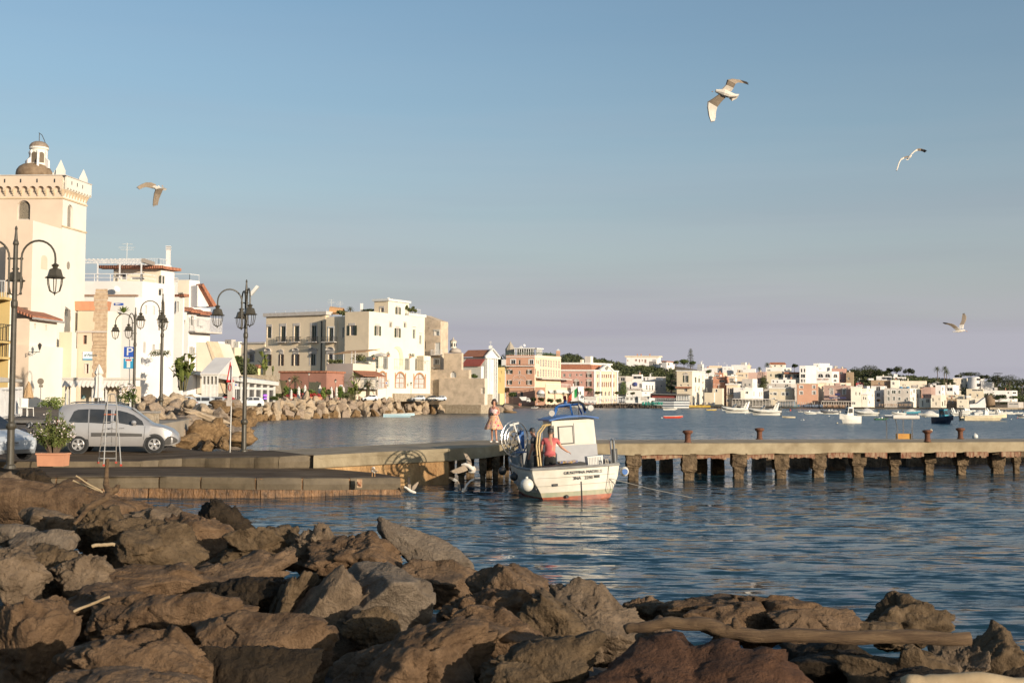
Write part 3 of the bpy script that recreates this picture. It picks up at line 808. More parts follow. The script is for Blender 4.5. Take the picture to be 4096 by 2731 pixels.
 for kk,x,y,w,h,D,lab in H2:
  px,py=q(kk,x,y);s=D/F_PX/9.046/2
  put(P(px,py,D),(w*s*1.15,h*s,h*s*1.1),'b' if h<100 else 'c',lab,None,(0,.12,.2))
revetment()
# ================================================================== BUILDING KIT
MG=mk('dark_window_glass',(.02,.022,.024),(.05,.05,.05),scale=.8,rough=.12,spec=.7)
MC=mk('curtained_glass',(.30,.28,.24),(.12,.11,.10),scale=2.5,rough=.3)
MF=mk('white_frame_paint',(.72,.70,.66),(.62,.60,.55),rough=.6)
MT=mk('pale_stone_trim',(.58,.53,.48),(.46,.41,.36),scale=1.5,rough=.85,bump=.2)
M_SHG=mk('dark_green_shutter',(.030,.040,.026),(.05,.06,.04),scale=3,rough=.55)
M_SHB=mk('brown_shutter',(.075,.045,.030),(.05,.03,.02),scale=3,rough=.6)
M_SHR=mk('red_brown_shutter',(.18,.06,.035),(.12,.04,.025),scale=3,rough=.6)
ML=mk('dark_iron_railing',(.05,.045,.04),rough=.6)
MR=mk('white_railing',(.70,.68,.66),rough=.6)
def tilemat(name,c1,c2):
 m=mk(name,c1,c2,scale=2.2,rough=.85)
 nt=m.node_tree
 if not any(n.type=='TEX_WAVE' for n in nt.nodes):
  w=nt.nodes.new('ShaderNodeTexWave');w.inputs['Scale'].default_value=1.4;w.bands_direction='X'
  g=nt.nodes.new('ShaderNodeNewGeometry');nt.links.new(g.outputs['Position'],w.inputs[0])
  b=nt.nodes.new('ShaderNodeBump');b.inputs['Strength'].default_value=.9;b.inputs['Distance'].default_value=.08
  nt.links.new(w.outputs[1],b.inputs['Height']);nt.links.new(b.outputs[0],nt.nodes['Principled BSDF'].inputs['Normal'])
 return m
MI=tilemat('terracotta_tiles',(.42,.17,.09),(.30,.12,.07))
M_TILER=tilemat('red_tiles',(.40,.09,.06),(.30,.07,.05))
M_STONEW=mk('rubble_stone_wall',(.30,.235,.16),(.46,.38,.28),scale=2.6,rough=.95,bump=1.0,bscale=5,dist=.12,detail=8)
W={'tower_shade_peach':wm('shaded_peach_plaster',(.70,.56,.43),.92),'tower_cream':wm('cream_plaster',(.76,.71,.62),.94),'white':wm('white_plaster',(.74,.70,.66),.93),'warmwhite':wm('warm_white_plaster',(.72,.63,.50),.9),'castle':wm('beige_plaster',(.80,.65,.46),.9),'castle_lit':wm('lit_palace_plaster',(.77,.72,.58),.95),'ruin':wm('stained_buff_plaster',(.62,.49,.36),.62,.8),'lilac':wm('lilac_grey_plaster',(.50,.42,.37),.87),'pinkred':wm('faded_red_plaster',(.38,.19,.14),.87),'salmon':wm('salmon_plaster',(.55,.31,.21),.93),'apricot':wm('apricot_plaster',(.74,.57,.41),.95),'pink':wm('dusty_pink_plaster',(.50,.29,.24),.92),'cream':wm('light_cream_plaster',(.78,.72,.60),.94),'yellow':wm('ochre_yellow_plaster',(.60,.44,.19),.9),'sand':wm('sand_plaster',(.64,.55,.41),.9),'brick':wm('brick_red_plaster',(.47,.23,.15),.9),'greyw':wm('greyish_plaster',(.50,.45,.40),.85),'mauve':wm('mauve_brown_plaster',(.44,.30,.25),.87),'tuff':wm('brown_tuff',(.36,.26,.17),.75,1.2),'lemon':wm('lemon_plaster',(.78,.66,.32),.93),'crimson':wm('crimson_plaster',(.42,.08,.08),.9),}
class Face:
 def __init__(s,o,ang,left):
  s.o=Ve((o[0],o[1],0));a=R_(ang)
  s.d=Ve((-cos(a),sin(a),0))if left else Ve((cos(a),sin(a),0))
  s.n=Ve((-sin(a),-cos(a),0))if left else Ve((sin(a),-cos(a),0))
  s.sg=-1 if left else 1
 def hit(s,px,py):
  r=ray(px,py);c=Ve((0,0,CAMZ))
  t=(s.o-c).dot(s.n)/r.dot(s.n);p=c+r*t
  return(p-s.o).dot(s.d),p.z
 def at(s,u,z,out=0.0):return s.o+s.d*u+s.n*out+Ve((0,0,z))
 def rect(s,k,x0,y0,x1,y1):
  a,b=q(k,x0,(y0+y1)/2),q(k,x1,(y0+y1)/2);c,d=q(k,(x0+x1)/2,y0),q(k,(x0+x1)/2,y1)
  u0,u1=s.hit(*a)[0],s.hit(*b)[0]
  if u0>u1:u0,u1=u1,u0
  return u0,u1,s.hit(*d)[1],s.hit(*c)[1]
def fb(mb,f,u0,u1,z0,z1,o0,o1,m=0):
 """box on a facade between offsets o0 (inner) and o1 (outer)"""
 mb.hx_([f.at(u0,z0,o0),f.at(u1,z0,o0),f.at(u1,z0,o1),f.at(u0,z0,o1)],[f.at(u0,z1,o0),f.at(u1,z1,o0),f.at(u1,z1,o1),f.at(u0,z1,o1)],m)
def fpoly(mb,f,pts,o0,o1,m=0):
 mb.extr([f.at(u,z,o0)for u,z in pts],f.n*(o1-o0),m)
def wallgrid(mb,f,rects,holes,m=0,rev=.25):
 us=sorted({round(v,4)for r in rects for v in r[:2]}|{round(v,4)for h in holes for v in h[:2]})
 zs=sorted({round(v,4)for r in rects for v in r[2:4]}|{round(v,4)for h in holes for v in h[2:4]})
 ins=lambda u,z,r:r[0]-1e-5<=u<=r[1]+1e-5 and r[2]-1e-5<=z<=r[3]+1e-5
 for j in range(len(zs)-1):
  run=None
  for i in range(len(us)):
   ok=False
   if i<len(us)-1:
    u,z=(us[i]+us[i+1])/2,(zs[j]+zs[j+1])/2
    ok=any(ins(u,z,r)for r in rects)and not any(ins(u,z,h)for h in holes)
   if ok and run is None:run=us[i]
   if not ok and run is not None:
    a,b=run,us[i];run=None
    mb.add([f.at(a,zs[j]),f.at(b,zs[j]),f.at(b,zs[j+1]),f.at(a,zs[j+1])],[(0,1,2,3)],m)
 for h in holes:
  u0,u1,z0,z1=h[:4]
  c=[f.at(u0,z0),f.at(u1,z0),f.at(u1,z1),f.at(u0,z1)];d=[p-f.n*rev for p in c]
  mb.add(c+d,[(0,1,5,4),(1,2,6,5),(2,3,7,6),(3,0,4,7)],m)
  if len(h)>4 and h[4]:
   r=(u1-u0)/2;uc=(u0+u1)/2
   for sg in(-1,1):
    pts=[(uc+sg*r,z1)]+[(uc+sg*r*sin(a*math.pi/16),z1-r+r*cos(a*math.pi/16))for a in range(0,9)]
    n=len(pts)
    mb.add([f.at(u,z,.002)for u,z in pts]+[f.at(u,z,-rev)for u,z in pts],[tuple(range(n)),tuple(range(n,2*n))[::-1]]+[(i,i+1,n+i+1,n+i)for i in range(1,n-1)],m)
def balcony(rt,f,u0,u1,z,depth=.9,hgt=1.0,rail=None,slabm=None,solid=False,nb=None):
 mb=MB();fb(mb,f,u0,u1,z-.16,z,.003,depth)
 b=mb.bd('balcony',slabm or MT,rt,wq=1)
 r=MB();t=.03
 z1=z+hgt
 if solid:
  fb(r,f,u0,u1,z,z1,depth-.12,depth)
  fb(r,f,u0,u0+.1,z,z1,.01,depth-.125);fb(r,f,u1-.1,u1,z,z1,.01,depth-.125)
 else:
  fb(r,f,u0,u1,z1-.05,z1,depth-.05,depth)
  n=nb or max(3,int((u1-u0)/.16))
  for i in range(n+1):
   u=u0+(u1-u0-t)*i/n;fb(r,f,u,u+t,z,z1-.05,depth-.04,depth-.01)
  for uu in(u0,u1-.04):
   fb(r,f,uu,uu+.04,z1-.05,z1,.01,depth-.055)
   for i in range(1,4):fb(r,f,uu,uu+.03,z,z1-.05,depth*i/4.4,depth*i/4.4+.03)
 r.bd('railing',rail or ML,b,wq=1)
 return b
class Bld:
 def __init__(s,name,label,px,D,aL,aR,zb=0,group=None,cat='building'):
  x=(px-CX)/F_PX*D
  s.c=Ve((x,D,0));s.rt=thg(name,label,cat,(x,D,zb),group)
  s.zb=zb;s.aL,s.aR=aL,aR;s.fL=Face(s.c,aL,True);s.fR=Face(s.c,aR,False)
  s.hL=[];s.hR=[]
 def sub(s,px,D,aL=None,aR=None,zb=None):
  n=object.__new__(Bld);n.rt=s.rt;n.aL=s.aL if aL is None else aL;n.aR=s.aR if aR is None else aR
  n.zb=s.zb if zb is None else zb;n.c=Ve(((px-CX)/F_PX*D,D,0))
  n.fL=Face(n.c,n.aL,True);n.fR=Face(n.c,n.aR,False);n.hL=[];n.hR=[];return n
 def wins(s,face,k,rects,st='p',sh=None,frame=None,pane=None,trim=None,rail=None):
  f=s.fL if face=='L' else s.fR;hl=s.hL if face=='L' else s.hR
  for r in rects:
   u0,u1,z0,z1=f.rect(k,*r)
   if u1-u0<.12 or z1-z0<.12:continue
   z0=max(z0,s.zb+.05)
   arch='a' in st
   hl.append((u0,u1,z0,z1,arch));w=u1-u0;h=z1-z0
   pr=.22
   mb=MB();t=min(.09,w*.14)
   fr=frame or MF
   fb(mb,f,u0,u0+t,z0,z1,-pr+.02,-pr+.08);fb(mb,f,u1-t,u1,z0,z1,-pr+.02,-pr+.08)
   fb(mb,f,u0+t,u1-t,z0,z0+t,-pr+.02,-pr+.08);fb(mb,f,u0+t,u1-t,z1-t,z1,-pr+.02,-pr+.08)
   if 'i' not in st and w>.7:fb(mb,f,(u0+u1)/2-t*.5,(u0+u1)/2+t*.5,z0+t,z1-t,-pr+.02,-pr+.075)
   if 'x' in st:
    for q_ in(1,2):
     fb(mb,f,u0+t,u1-t,z0+h*q_/3-t/2,z0+h*q_/3+t/2,-pr+.02,-pr+.07)
   if 't' in st:
    tt=min(.28,w*.2);e=.05
    fb(mb,f,u0-tt,u0-.002,z0,z1,.003,e);fb(mb,f,u1+.002,u1+tt,z0,z1,.003,e)
    if arch:
     rr=w/2;n=12
     for i in range(n):
      a0,a1=math.pi*i/n,math.pi*(i+1)/n;uc,zc=(u0+u1)/2,z1-rr
      fpoly(mb,f,[(uc+rr*cos(a0),zc+rr*sin(a0)),(uc+(rr+tt)*cos(a0),zc+(rr+tt)*sin(a0)),(uc+(rr+tt)*cos(a1),zc+(rr+tt)*sin(a1)),(uc+rr*cos(a1),zc+rr*sin(a1))],.004,e+.01)
    else:fb(mb,f,u0-tt,u1+tt,z1+.002,z1+tt*(2.2 if 'T' in st else 1.1),.003,e+.01)
   if 'l' in st:fb(mb,f,u0-w*.25,u1+w*.25,z1+h*.22,z1+h*.22+.09,.003,.22)
   if 'u' in st:fb(mb,f,u0-w*.15,u1+w*.15,z0-.14,z0-.002,.003,.2)
   wo_=mb.bd('window',trim if(trim and 't' in st)else fr,s.rt,wq=1)
   if 'u' in st:pass
   p=MB()
   if 'c' in st:
    fb(p,f,u0+t,u1-t,z0+t,z1-t,-pr,-pr+.06)
    for i in range(int(h/.22)):fb(p,f,u0+t*1.3,u1-t*1.3,z0+t+i*.22,z0+t+i*.22+.08,-pr+.061,-pr+.085)
    p.bd('shutter',sh or M_SHG,wo_,wq=1)
   else:
    p.add([f.at(u0,z0,-pr),f.at(u1,z0,-pr),f.at(u1,z1,-pr),f.at(u0,z1,-pr)],[(0,1,2,3)])
    p.bd('pane',pane or MG,wo_,wq=1)
   if 's' in st:
    ws=w*.52
    for a,b in((u0-ws-.02,u0-.02),(u1+.02,u1+ws+.02)):
     q_=MB();fb(q_,f,a,b,z0,z1,.02,.07)
     if h>1.2:
      for i in range(int(h/.25)):fb(q_,f,a+.05,b-.05,z0+.1+i*.25,z0+.2+i*.25,.071,.10)
     q_.bd('shutter',sh or M_SHG,wo_,wq=1)
   if 'g' in st or 'r' in st:
    d=MB();uc=(u0+u1)/2;hw=w*.95;zz=z1+h*.28
    fb(d,f,u0-w*.35,u1+w*.35,z1+.02,zz-.02,.003,.06)
    fb(d,f,uc-hw,uc+hw,zz,zz+.14,.003,.28)
    if 'g' in st:
     for sg in(-1,1):fpoly(d,f,[(uc+sg*hw,zz+.142),(uc+sg*hw*.86,zz+.142),(uc,zz+hw*.42),(uc,zz+hw*.42+.18)],.003,.30)
     fpoly(d,f,[(uc-hw*.8,zz+.142),(uc+hw*.8,zz+.142),(uc,zz+hw*.38)],.003,.05)
    else:
     n=10;rr=hw
     fpoly(d,f,[(uc-hw*.86,zz+.142)]+[(uc-rr*.86*cos(math.pi*i/n),zz+.142+rr*.52*sin(math.pi*i/n))for i in range(1,n)]+[(uc+hw*.86,zz+.142)],.003,.06)
     for i in range(n):
      a0,a1=math.pi*i/n,math.pi*(i+1)/n
      fpoly(d,f,[(uc-rr*cos(a0),zz+.145+rr*.60*sin(a0)),(uc-rr*cos(a1),zz+.145+rr*.60*sin(a1)),(uc-rr*.87*cos(a1),zz+.145+rr*.50*sin(a1)),(uc-rr*.87*cos(a0),zz+.145+rr*.50*sin(a0))],.004,.30)
    d.bd('pediment',MT,s.rt,wq=1)
   if 'b' in st:balcony(s.rt,f,u0-w*.42,u1+w*.42,z0-.02,.8,.95,rail)
   if 'B' in st:balcony(s.rt,f,u0-w*.9,u1+w*.9,z0-.02,1.0,.95,rail or MR)
 def wall(s,xL,xR,yT,mL,mR=None,name='wall',zb=None,roof=None,cornice=None,cm=None,keep=False,back=None,parapet=0):  # some mL, mR pairs paint shade on the left, sun on the right
  """the mass standing on this corner: xL, xR columns where the two faces end, yT row of the top at the corner"""
  c2=P(s.c.x/s.c.y*F_PX+CX,yT,s.c.y)
  z1=c2.z;zb=s.zb if zb is None else zb
  uL=s.fL.hit(xL,H(xL))[0]if xL is not None else 0.0
  uR=s.fR.hit(xR,H(xR))[0]if xR is not None else 0.0
  if uL<=0:uL=back or 8.0
  if uR<=0:uR=back or 8.0
  zt=CAMZ+(s.fL.hit(CX+s.c.x/s.c.y*F_PX,yT)[1]-CAMZ)
  z1=zt
  mb=MB()
  clip=lambda hs,u:[h for h in hs if h[1]<=u+.01 and h[3]<=z1 and h[2]>=zb-.01]
  wallgrid(mb,s.fL,[(0,uL,zb,z1)],clip(s.hL,uL),0)
  wallgrid(mb,s.fR,[(0,uR,zb,z1)],clip(s.hR,uR),1)
  a=s.fL.at(uL,0);b=s.fR.at(uR,0);k=a+b-s.c
  for p0,p1 in((a,k),(k,b)):
   mb.add([p0+Ve((0,0,zb)),p1+Ve((0,0,zb)),p1+Ve((0,0,z1)),p0+Ve((0,0,z1))],[(0,1,2,3)],1)
  top=[s.c,b,k,a]
  zr=z1-parapet
  if parapet:
   mb.add([p+Ve((0,0,zr))for p in top],[(0,1,2,3)],1)
   cen=(s.c+k)/2
   inn=[p+(cen-p).normalized()*.35 for p in top]
   mb.add([p+Ve((0,0,z1))for p in top]+[p+Ve((0,0,z1))for p in inn]+[p+Ve((0,0,zr))for p in inn],[(i,(i+1)%4,4+(i+1)%4,4+i)for i in range(4)]+[(4+i,4+(i+1)%4,8+(i+1)%4,8+i)for i in range(4)],0)
  else:mb.add([p+Ve((0,0,z1))for p in top],[(0,1,2,3)],1)
  w_=mb.bd(name,[mL,mR or mL],s.rt,wq=1)
  if cornice:
   e=cornice;cb=MB();cen=(s.c+k)/2
   def ex(p,e):return p+((s.c-b).normalized()if(p-b).length>(p-s.c).length*1 and False else Ve((0,0,0)))
   dl,dr=s.fL.d,s.fR.d
   cs=[s.c-dl*e-dr*e,b-dl*e+dr*e,k+dl*e+dr*e,a+dl*e-dr*e]
   cb.hx_([p+Ve((0,0,z1+.004))for p in cs],[p+Ve((0,0,z1+.30*e/.2))for p in cs])
   cb.bd('cornice',cm or MT,s.rt,wq=1)
  s.z1=z1;s.uL,s.uR=uL,uR;s.top=top
  return z1
 def box(s,face,k,x0,y0,x1,y1,o0,o1,mat,name):
  f=s.fL if face=='L' else s.fR;u0,u1,z0,z1=f.rect(k,x0,y0,x1,y1)
  mb=MB();fb(mb,f,u0,u1,z0,z1,o0,o1);return mb.bd(name,mat,s.rt,wq=1)
 def poly(s,face,k,pts,o0,o1,mat,name):
  f=s.fL if face=='L' else s.fR
  mb=MB();fpoly(mb,f,[f.hit(*q(k,x,y))for x,y in pts],o0,o1);return mb.bd(name,mat,s.rt,wq=1)
 def hip(s,rise,e=.4,mat=None,dz=0):
  z=s.z1+dz;dl,dr=s.fL.d,s.fR.d;c,b,k,a=s.top
  cs=[c-dl*e-dr*e,b-dl*e+dr*e,k+dl*e+dr*e,a+dl*e-dr*e]
  lo=[p+Ve((0,0,z))for p in cs]
  if s.uL>s.uR:r0=(cs[0]+cs[1])/2+dl*s.uR*.5;r1=(cs[2]+cs[3])/2-dl*s.uR*.5;fs=[(0,1,4),(1,2,5,4),(2,3,5),(3,0,4,5)]
  else:r0=(cs[0]+cs[3])/2+dr*s.uL*.5;r1=(cs[1]+cs[2])/2-dr*s.uL*.5;fs=[(3,0,4),(0,1,5,4),(1,2,5),(2,3,4,5)]
  mb=MB();mb.add(lo+[r0+Ve((0,0,z+rise)),r1+Ve((0,0,z+rise))],fs+[(3,2,1,0)])
  return mb.bd('roof',mat or MI,s.rt,wq=1)
def rrn(rt,pts,h=1.0,mat=None,name='railing',step=.5,bars=True,r=.03,mid=False):
 mb=MB();pts=[Ve(p)for p in pts]
 for i in range(len(pts)-1):
  a,b=pts[i],pts[i+1];mb.tb([a+Ve((0,0,h)),b+Ve((0,0,h))],r*1.3,4)
  if mid:mb.tb([a+Ve((0,0,h*.5)),b+Ve((0,0,h*.5))],r,4)
  n=max(1,int((b-a).length/step))
  for k in range(n+1):
   p=a+(b-a)*k/n;mb.tb([p,p+Ve((0,0,h))],r,4)
 return mb.bd(name,mat or MR,rt,wq=1)
def chimney_(rt,p,w,h,mat=None,cap=True,name='chimney'):
 mb=MB();mb.box((p[0],p[1],p[2]+h/2),(w,w,h))
 if cap:
  for k in range(3):mb.box((p[0],p[1],p[2]+h+.06+k*.16),(w*1.25,w*1.25,.08))
 return mb.bd(name,mat or W['white'],rt,wq=1)
def antenna(rt,p,h,mat=None):
 mb=MB();p=Ve(p);mb.tb([p,p+Ve((0,0,h))],.03,4)
 for k,z in enumerate((.95,.8,.7)):
  w=(.5,.8,.6)[k]
  mb.tb([p+Ve((-w,0,h*z)),p+Ve((w,0,h*z))],.02,4)
  for i in range(5):
   x=-w+2*w*i/4;mb.tb([p+Ve((x,-.25,h*z)),p+Ve((x,.25,h*z))],.014,4)
 return mb.bd('antenna',mat or MF,rt,wq=1)
def dish(rt,p,r=.4,az=0.0):
 mb=MB();p=Ve(p);d=Ve((sin(az),-cos(az),.4)).normalized()
 u=d.orthogonal().normalized();v=d.cross(u);rings=[]
 for k in range(5):
  a=k/4;rings.append([p+(u*cos(t*math.pi/6)+v*sin(t*math.pi/6))*r*a+d*(a*a*.18*r)for t in range(12)]if k else[p]*12)
 mb.loft(rings,cap=False);mb.tb([p,p-Ve((0,0,r*1.6))],.03,4)
 return mb.bd('satellite_dish',MF,rt,wq=1)
def lfm(name,c1,c2,c3=None):return mk(name,c1,c2,scale=.9,rough=.7,coord='pos',c3=c3,lo=.35,hi=.62,spec=.25)
LM={'dark':lfm('dark_foliage',(.022,.035,.012),(.055,.070,.022)),'mid':lfm('green_foliage',(.045,.070,.018),(.10,.125,.035)),'olive':lfm('olive_foliage',(.065,.075,.028),(.13,.14,.055)),'bright':lfm('bright_foliage',(.075,.12,.022),(.17,.21,.05)),'pine':lfm('pine_foliage',(.022,.032,.012),(.060,.066,.022)),'palm':lfm('palm_leaf',(.06,.08,.025),(.13,.14,.05)),'red':lfm('red_foliage',(.12,.035,.03),(.07,.06,.02)),'banana':lfm('banana_leaf',(.08,.12,.025),(.20,.22,.06))}
M_BARK=mk('bark',(.10,.07,.045),(.17,.12,.085),scale=4,rough=.95,bump=.5)
def lcl(blobs,n,size,seed,flat=.0,elong=1.0):
 """blobs: (x,y,z,rx,ry,rz). many small leaf quads through the outer part of each blob"""
 rs=np.random.RandomState(seed);Vs=[]
 vol=np.array([b[3]*b[4]*b[5]for b in blobs])**.67;cnt=np.maximum(12,(n*vol/vol.sum()).astype(int))
 for b,c in zip(blobs,cnt):
  d=rs.normal(size=(c,3));d/=np.linalg.norm(d,axis=1)[:,None]
  r=rs.uniform(.45,1.0,c)**.5*(1+.22*fbm(d*2.1+b[0],2,seed))
  p=np.array(b[:3])+d*r[:,None]*np.array(b[3:6])
  nr=rs.normal(size=(c,3))+d*.9+np.array([0,0,.3]);nr/=np.linalg.norm(nr,axis=1)[:,None]
  u=np.cross(nr,rs.normal(size=(c,3)));u/=np.linalg.norm(u,axis=1)[:,None];v=np.cross(nr,u)
  s=size*rs.uniform(.6,1.35,c)[:,None]
  Vs.append(np.stack([p-u*s*elong,p-v*s*.6,p+u*s*elong,p+v*s*.6],1).reshape(-1,3))
 V=np.concatenate(Vs);return V,np.arange(len(V)).reshape(-1,4)
def tree(name,label,base,h,wd,mat='mid',kind='round',seed=1,n=900,group=None,trunk=None,leaf=None,cat='tree',dp=None):
 base=Ve(base);rs=random.Random(seed)
 rt=thg(name,label,cat,base,group)
 dp=dp or wd
 blobs=[];tr=MB();tr_h={'round':.35,'umbrella':.36,'column':.15,'bush':.0}[kind]*h if trunk is None else trunk
 lean=Ve((rs.uniform(-.04,.04)*h,0,0))
 if kind=='umbrella':
  for k in range(13):
   a=rs.uniform(0,6.28);r=(rs.uniform(.0,1)**.5)*wd*.40
   blobs.append((r*cos(a),r*sin(a)*.8,tr_h+(h-tr_h)*(.5+rs.uniform(-.1,.12)-.35*(r/wd*2)**2),wd*.20,wd*.20,(h-tr_h)*.42))
 elif kind=='column':
  for k in range(9):
   f_=(k+.5)/9;blobs.append((rs.uniform(-.08,.08)*wd,rs.uniform(-.08,.08)*wd,tr_h+(h-tr_h)*f_,wd*(.5-.25*f_),wd*(.5-.25*f_),(h-tr_h)*.12))
 else:
  for k in range(15):
   a=rs.uniform(0,6.28);e=rs.uniform(-.6,1);r=rs.uniform(.25,.66)
   zc=tr_h+(h-tr_h)*.5
   blobs.append((cos(a)*cos(e)*r*wd*.5,sin(a)*cos(e)*r*dp*.5,max(zc+sin(e)*r*(h-tr_h)*.62,tr_h*.7+h*.08),wd*rs.uniform(.14,.24),dp*rs.uniform(.14,.24),(h-tr_h)*rs.uniform(.16,.24)))
 if tr_h>.2 or kind=='column':
  tw=max(.06,h*.022)
  tr.tb([(0,0,-.3),tuple(lean*.5+Ve((0,0,tr_h*.5))),tuple(lean+Ve((0,0,tr_h)))],[tw*1.35,tw,tw*.75],7)
  for b in blobs[::2]:
   s0=lean+Ve((0,0,tr_h*.92));e0=Ve(b[:3])
   tr.tb([s0,s0*.45+e0*.55+Ve((0,0,-.04*h)),e0],[tw*.6,tw*.4,tw*.15],5)
  tr.bd('trunk',M_BARK,rt)
 V,F=lcl(blobs,n,leaf or max(.09,wd*.035),seed)
 npm('crown',V,F,LM[mat],rt)
 return rt
def frond_mesh(mb,origin,az,length,droop,width,up=.5,m=0,seg=7,leaflets=True,rs=random):
 o=Ve(origin);d=Ve((cos(az),sin(az),0));side=Ve((-d.y,d.x,0))
 pts=[]
 for i in range(seg+1):
  t=i/seg
  pts.append(o+d*length*(t*cos(up)*(1-.15*t))+Ve((0,0,length*(sin(up)*t-droop*t*t))))
 for i in range(seg):
  p,p2=pts[i],pts[i+1]
  if leaflets:
   for j in range(2):
    pp=p+(p2-p)*(j/2);w=width*sin(math.pi*min(1,(i+j/2+.7)/(seg+.6)))**.6
    fw=(p2-p).normalized()*w*.55
    for sg in(-1,1):
     tip=pp+side*sg*w+fw-Ve((0,0,w*.35))
     mb.add([pp,pp+(p2-p)*.32,tip],[(0,1,2)],m)
  else:
   w0=width*sin(math.pi*(i/seg*.9+.06));w1=width*sin(math.pi*((i+1)/seg*.9+.06))
   mb.add([p-side*w0+Ve((0,0,w0*.3)),p,p2,p2-side*w1+Ve((0,0,w1*.3)),p+side*w0+Ve((0,0,w0*.3)),p2+side*w1+Ve((0,0,w1*.3))],[(0,1,2,3),(1,4,5,2)],m)
 mb.tb(pts,[length*.012*(1-.8*i/seg)for i in range(seg+1)],4,m)
def palm(label,base,h,R,seed=1,n=26,group=None,mat='palm',fat=.16,name='palm_tree'):
 rs=random.Random(seed);rt=thg(name,label,'palm tree',base,group)
 t=MB();lean=rs.uniform(-.05,.05)*h
 t.tb([(lean*(i/6)**2,0,h*i/6)for i in range(7)],[fat*(1.2-.35*i/6)*(1.0+.06*(i%2))for i in range(7)],8);t.ball((lean,0,h),fat*1.7,n=8,k=6)
 t.bd('trunk',M_BARK,rt)
 c=MB()
 for k in range(n):
  az=k*2.399;up=1.25-1.6*(k/n);frond_mesh(c,(lean,0,h+.05),az,R*rs.uniform(.88,1.08),.42+.25*(k/n),R*.17,up,rs=rs)
 c.bd('crown',LM[mat],rt);return rt
def banana(label,base,h,n=14,seed=1,R=1.3,group=None,name='banana_plant'):
 rs=random.Random(seed);rt=thg(name,label,'plant',base,group)
 t=MB();c=MB()
 for k in range(n):
  a=rs.uniform(0,6.28);r=rs.uniform(0,.5)*R;x,y=r*cos(a),r*sin(a)*.6;hh=h*rs.uniform(.35,.82)
  t.tb([(x*.4,y*.4,-.1),(x,y,hh)],[.045*h/3,.03*h/3],5)
  for j in range(4):
   frond_mesh(c,(x,y,hh*rs.uniform(.4,1)),rs.uniform(0,6.28),h*rs.uniform(.30,.46),rs.uniform(.25,.7),h*.065,rs.uniform(.7,1.35),seg=5,leaflets=False,rs=rs)
 t.bd('stem',mk('banana_stem',(.16,.13,.06),(.10,.10,.04)),rt);c.bd('foliage',LM['banana'],rt);return rt
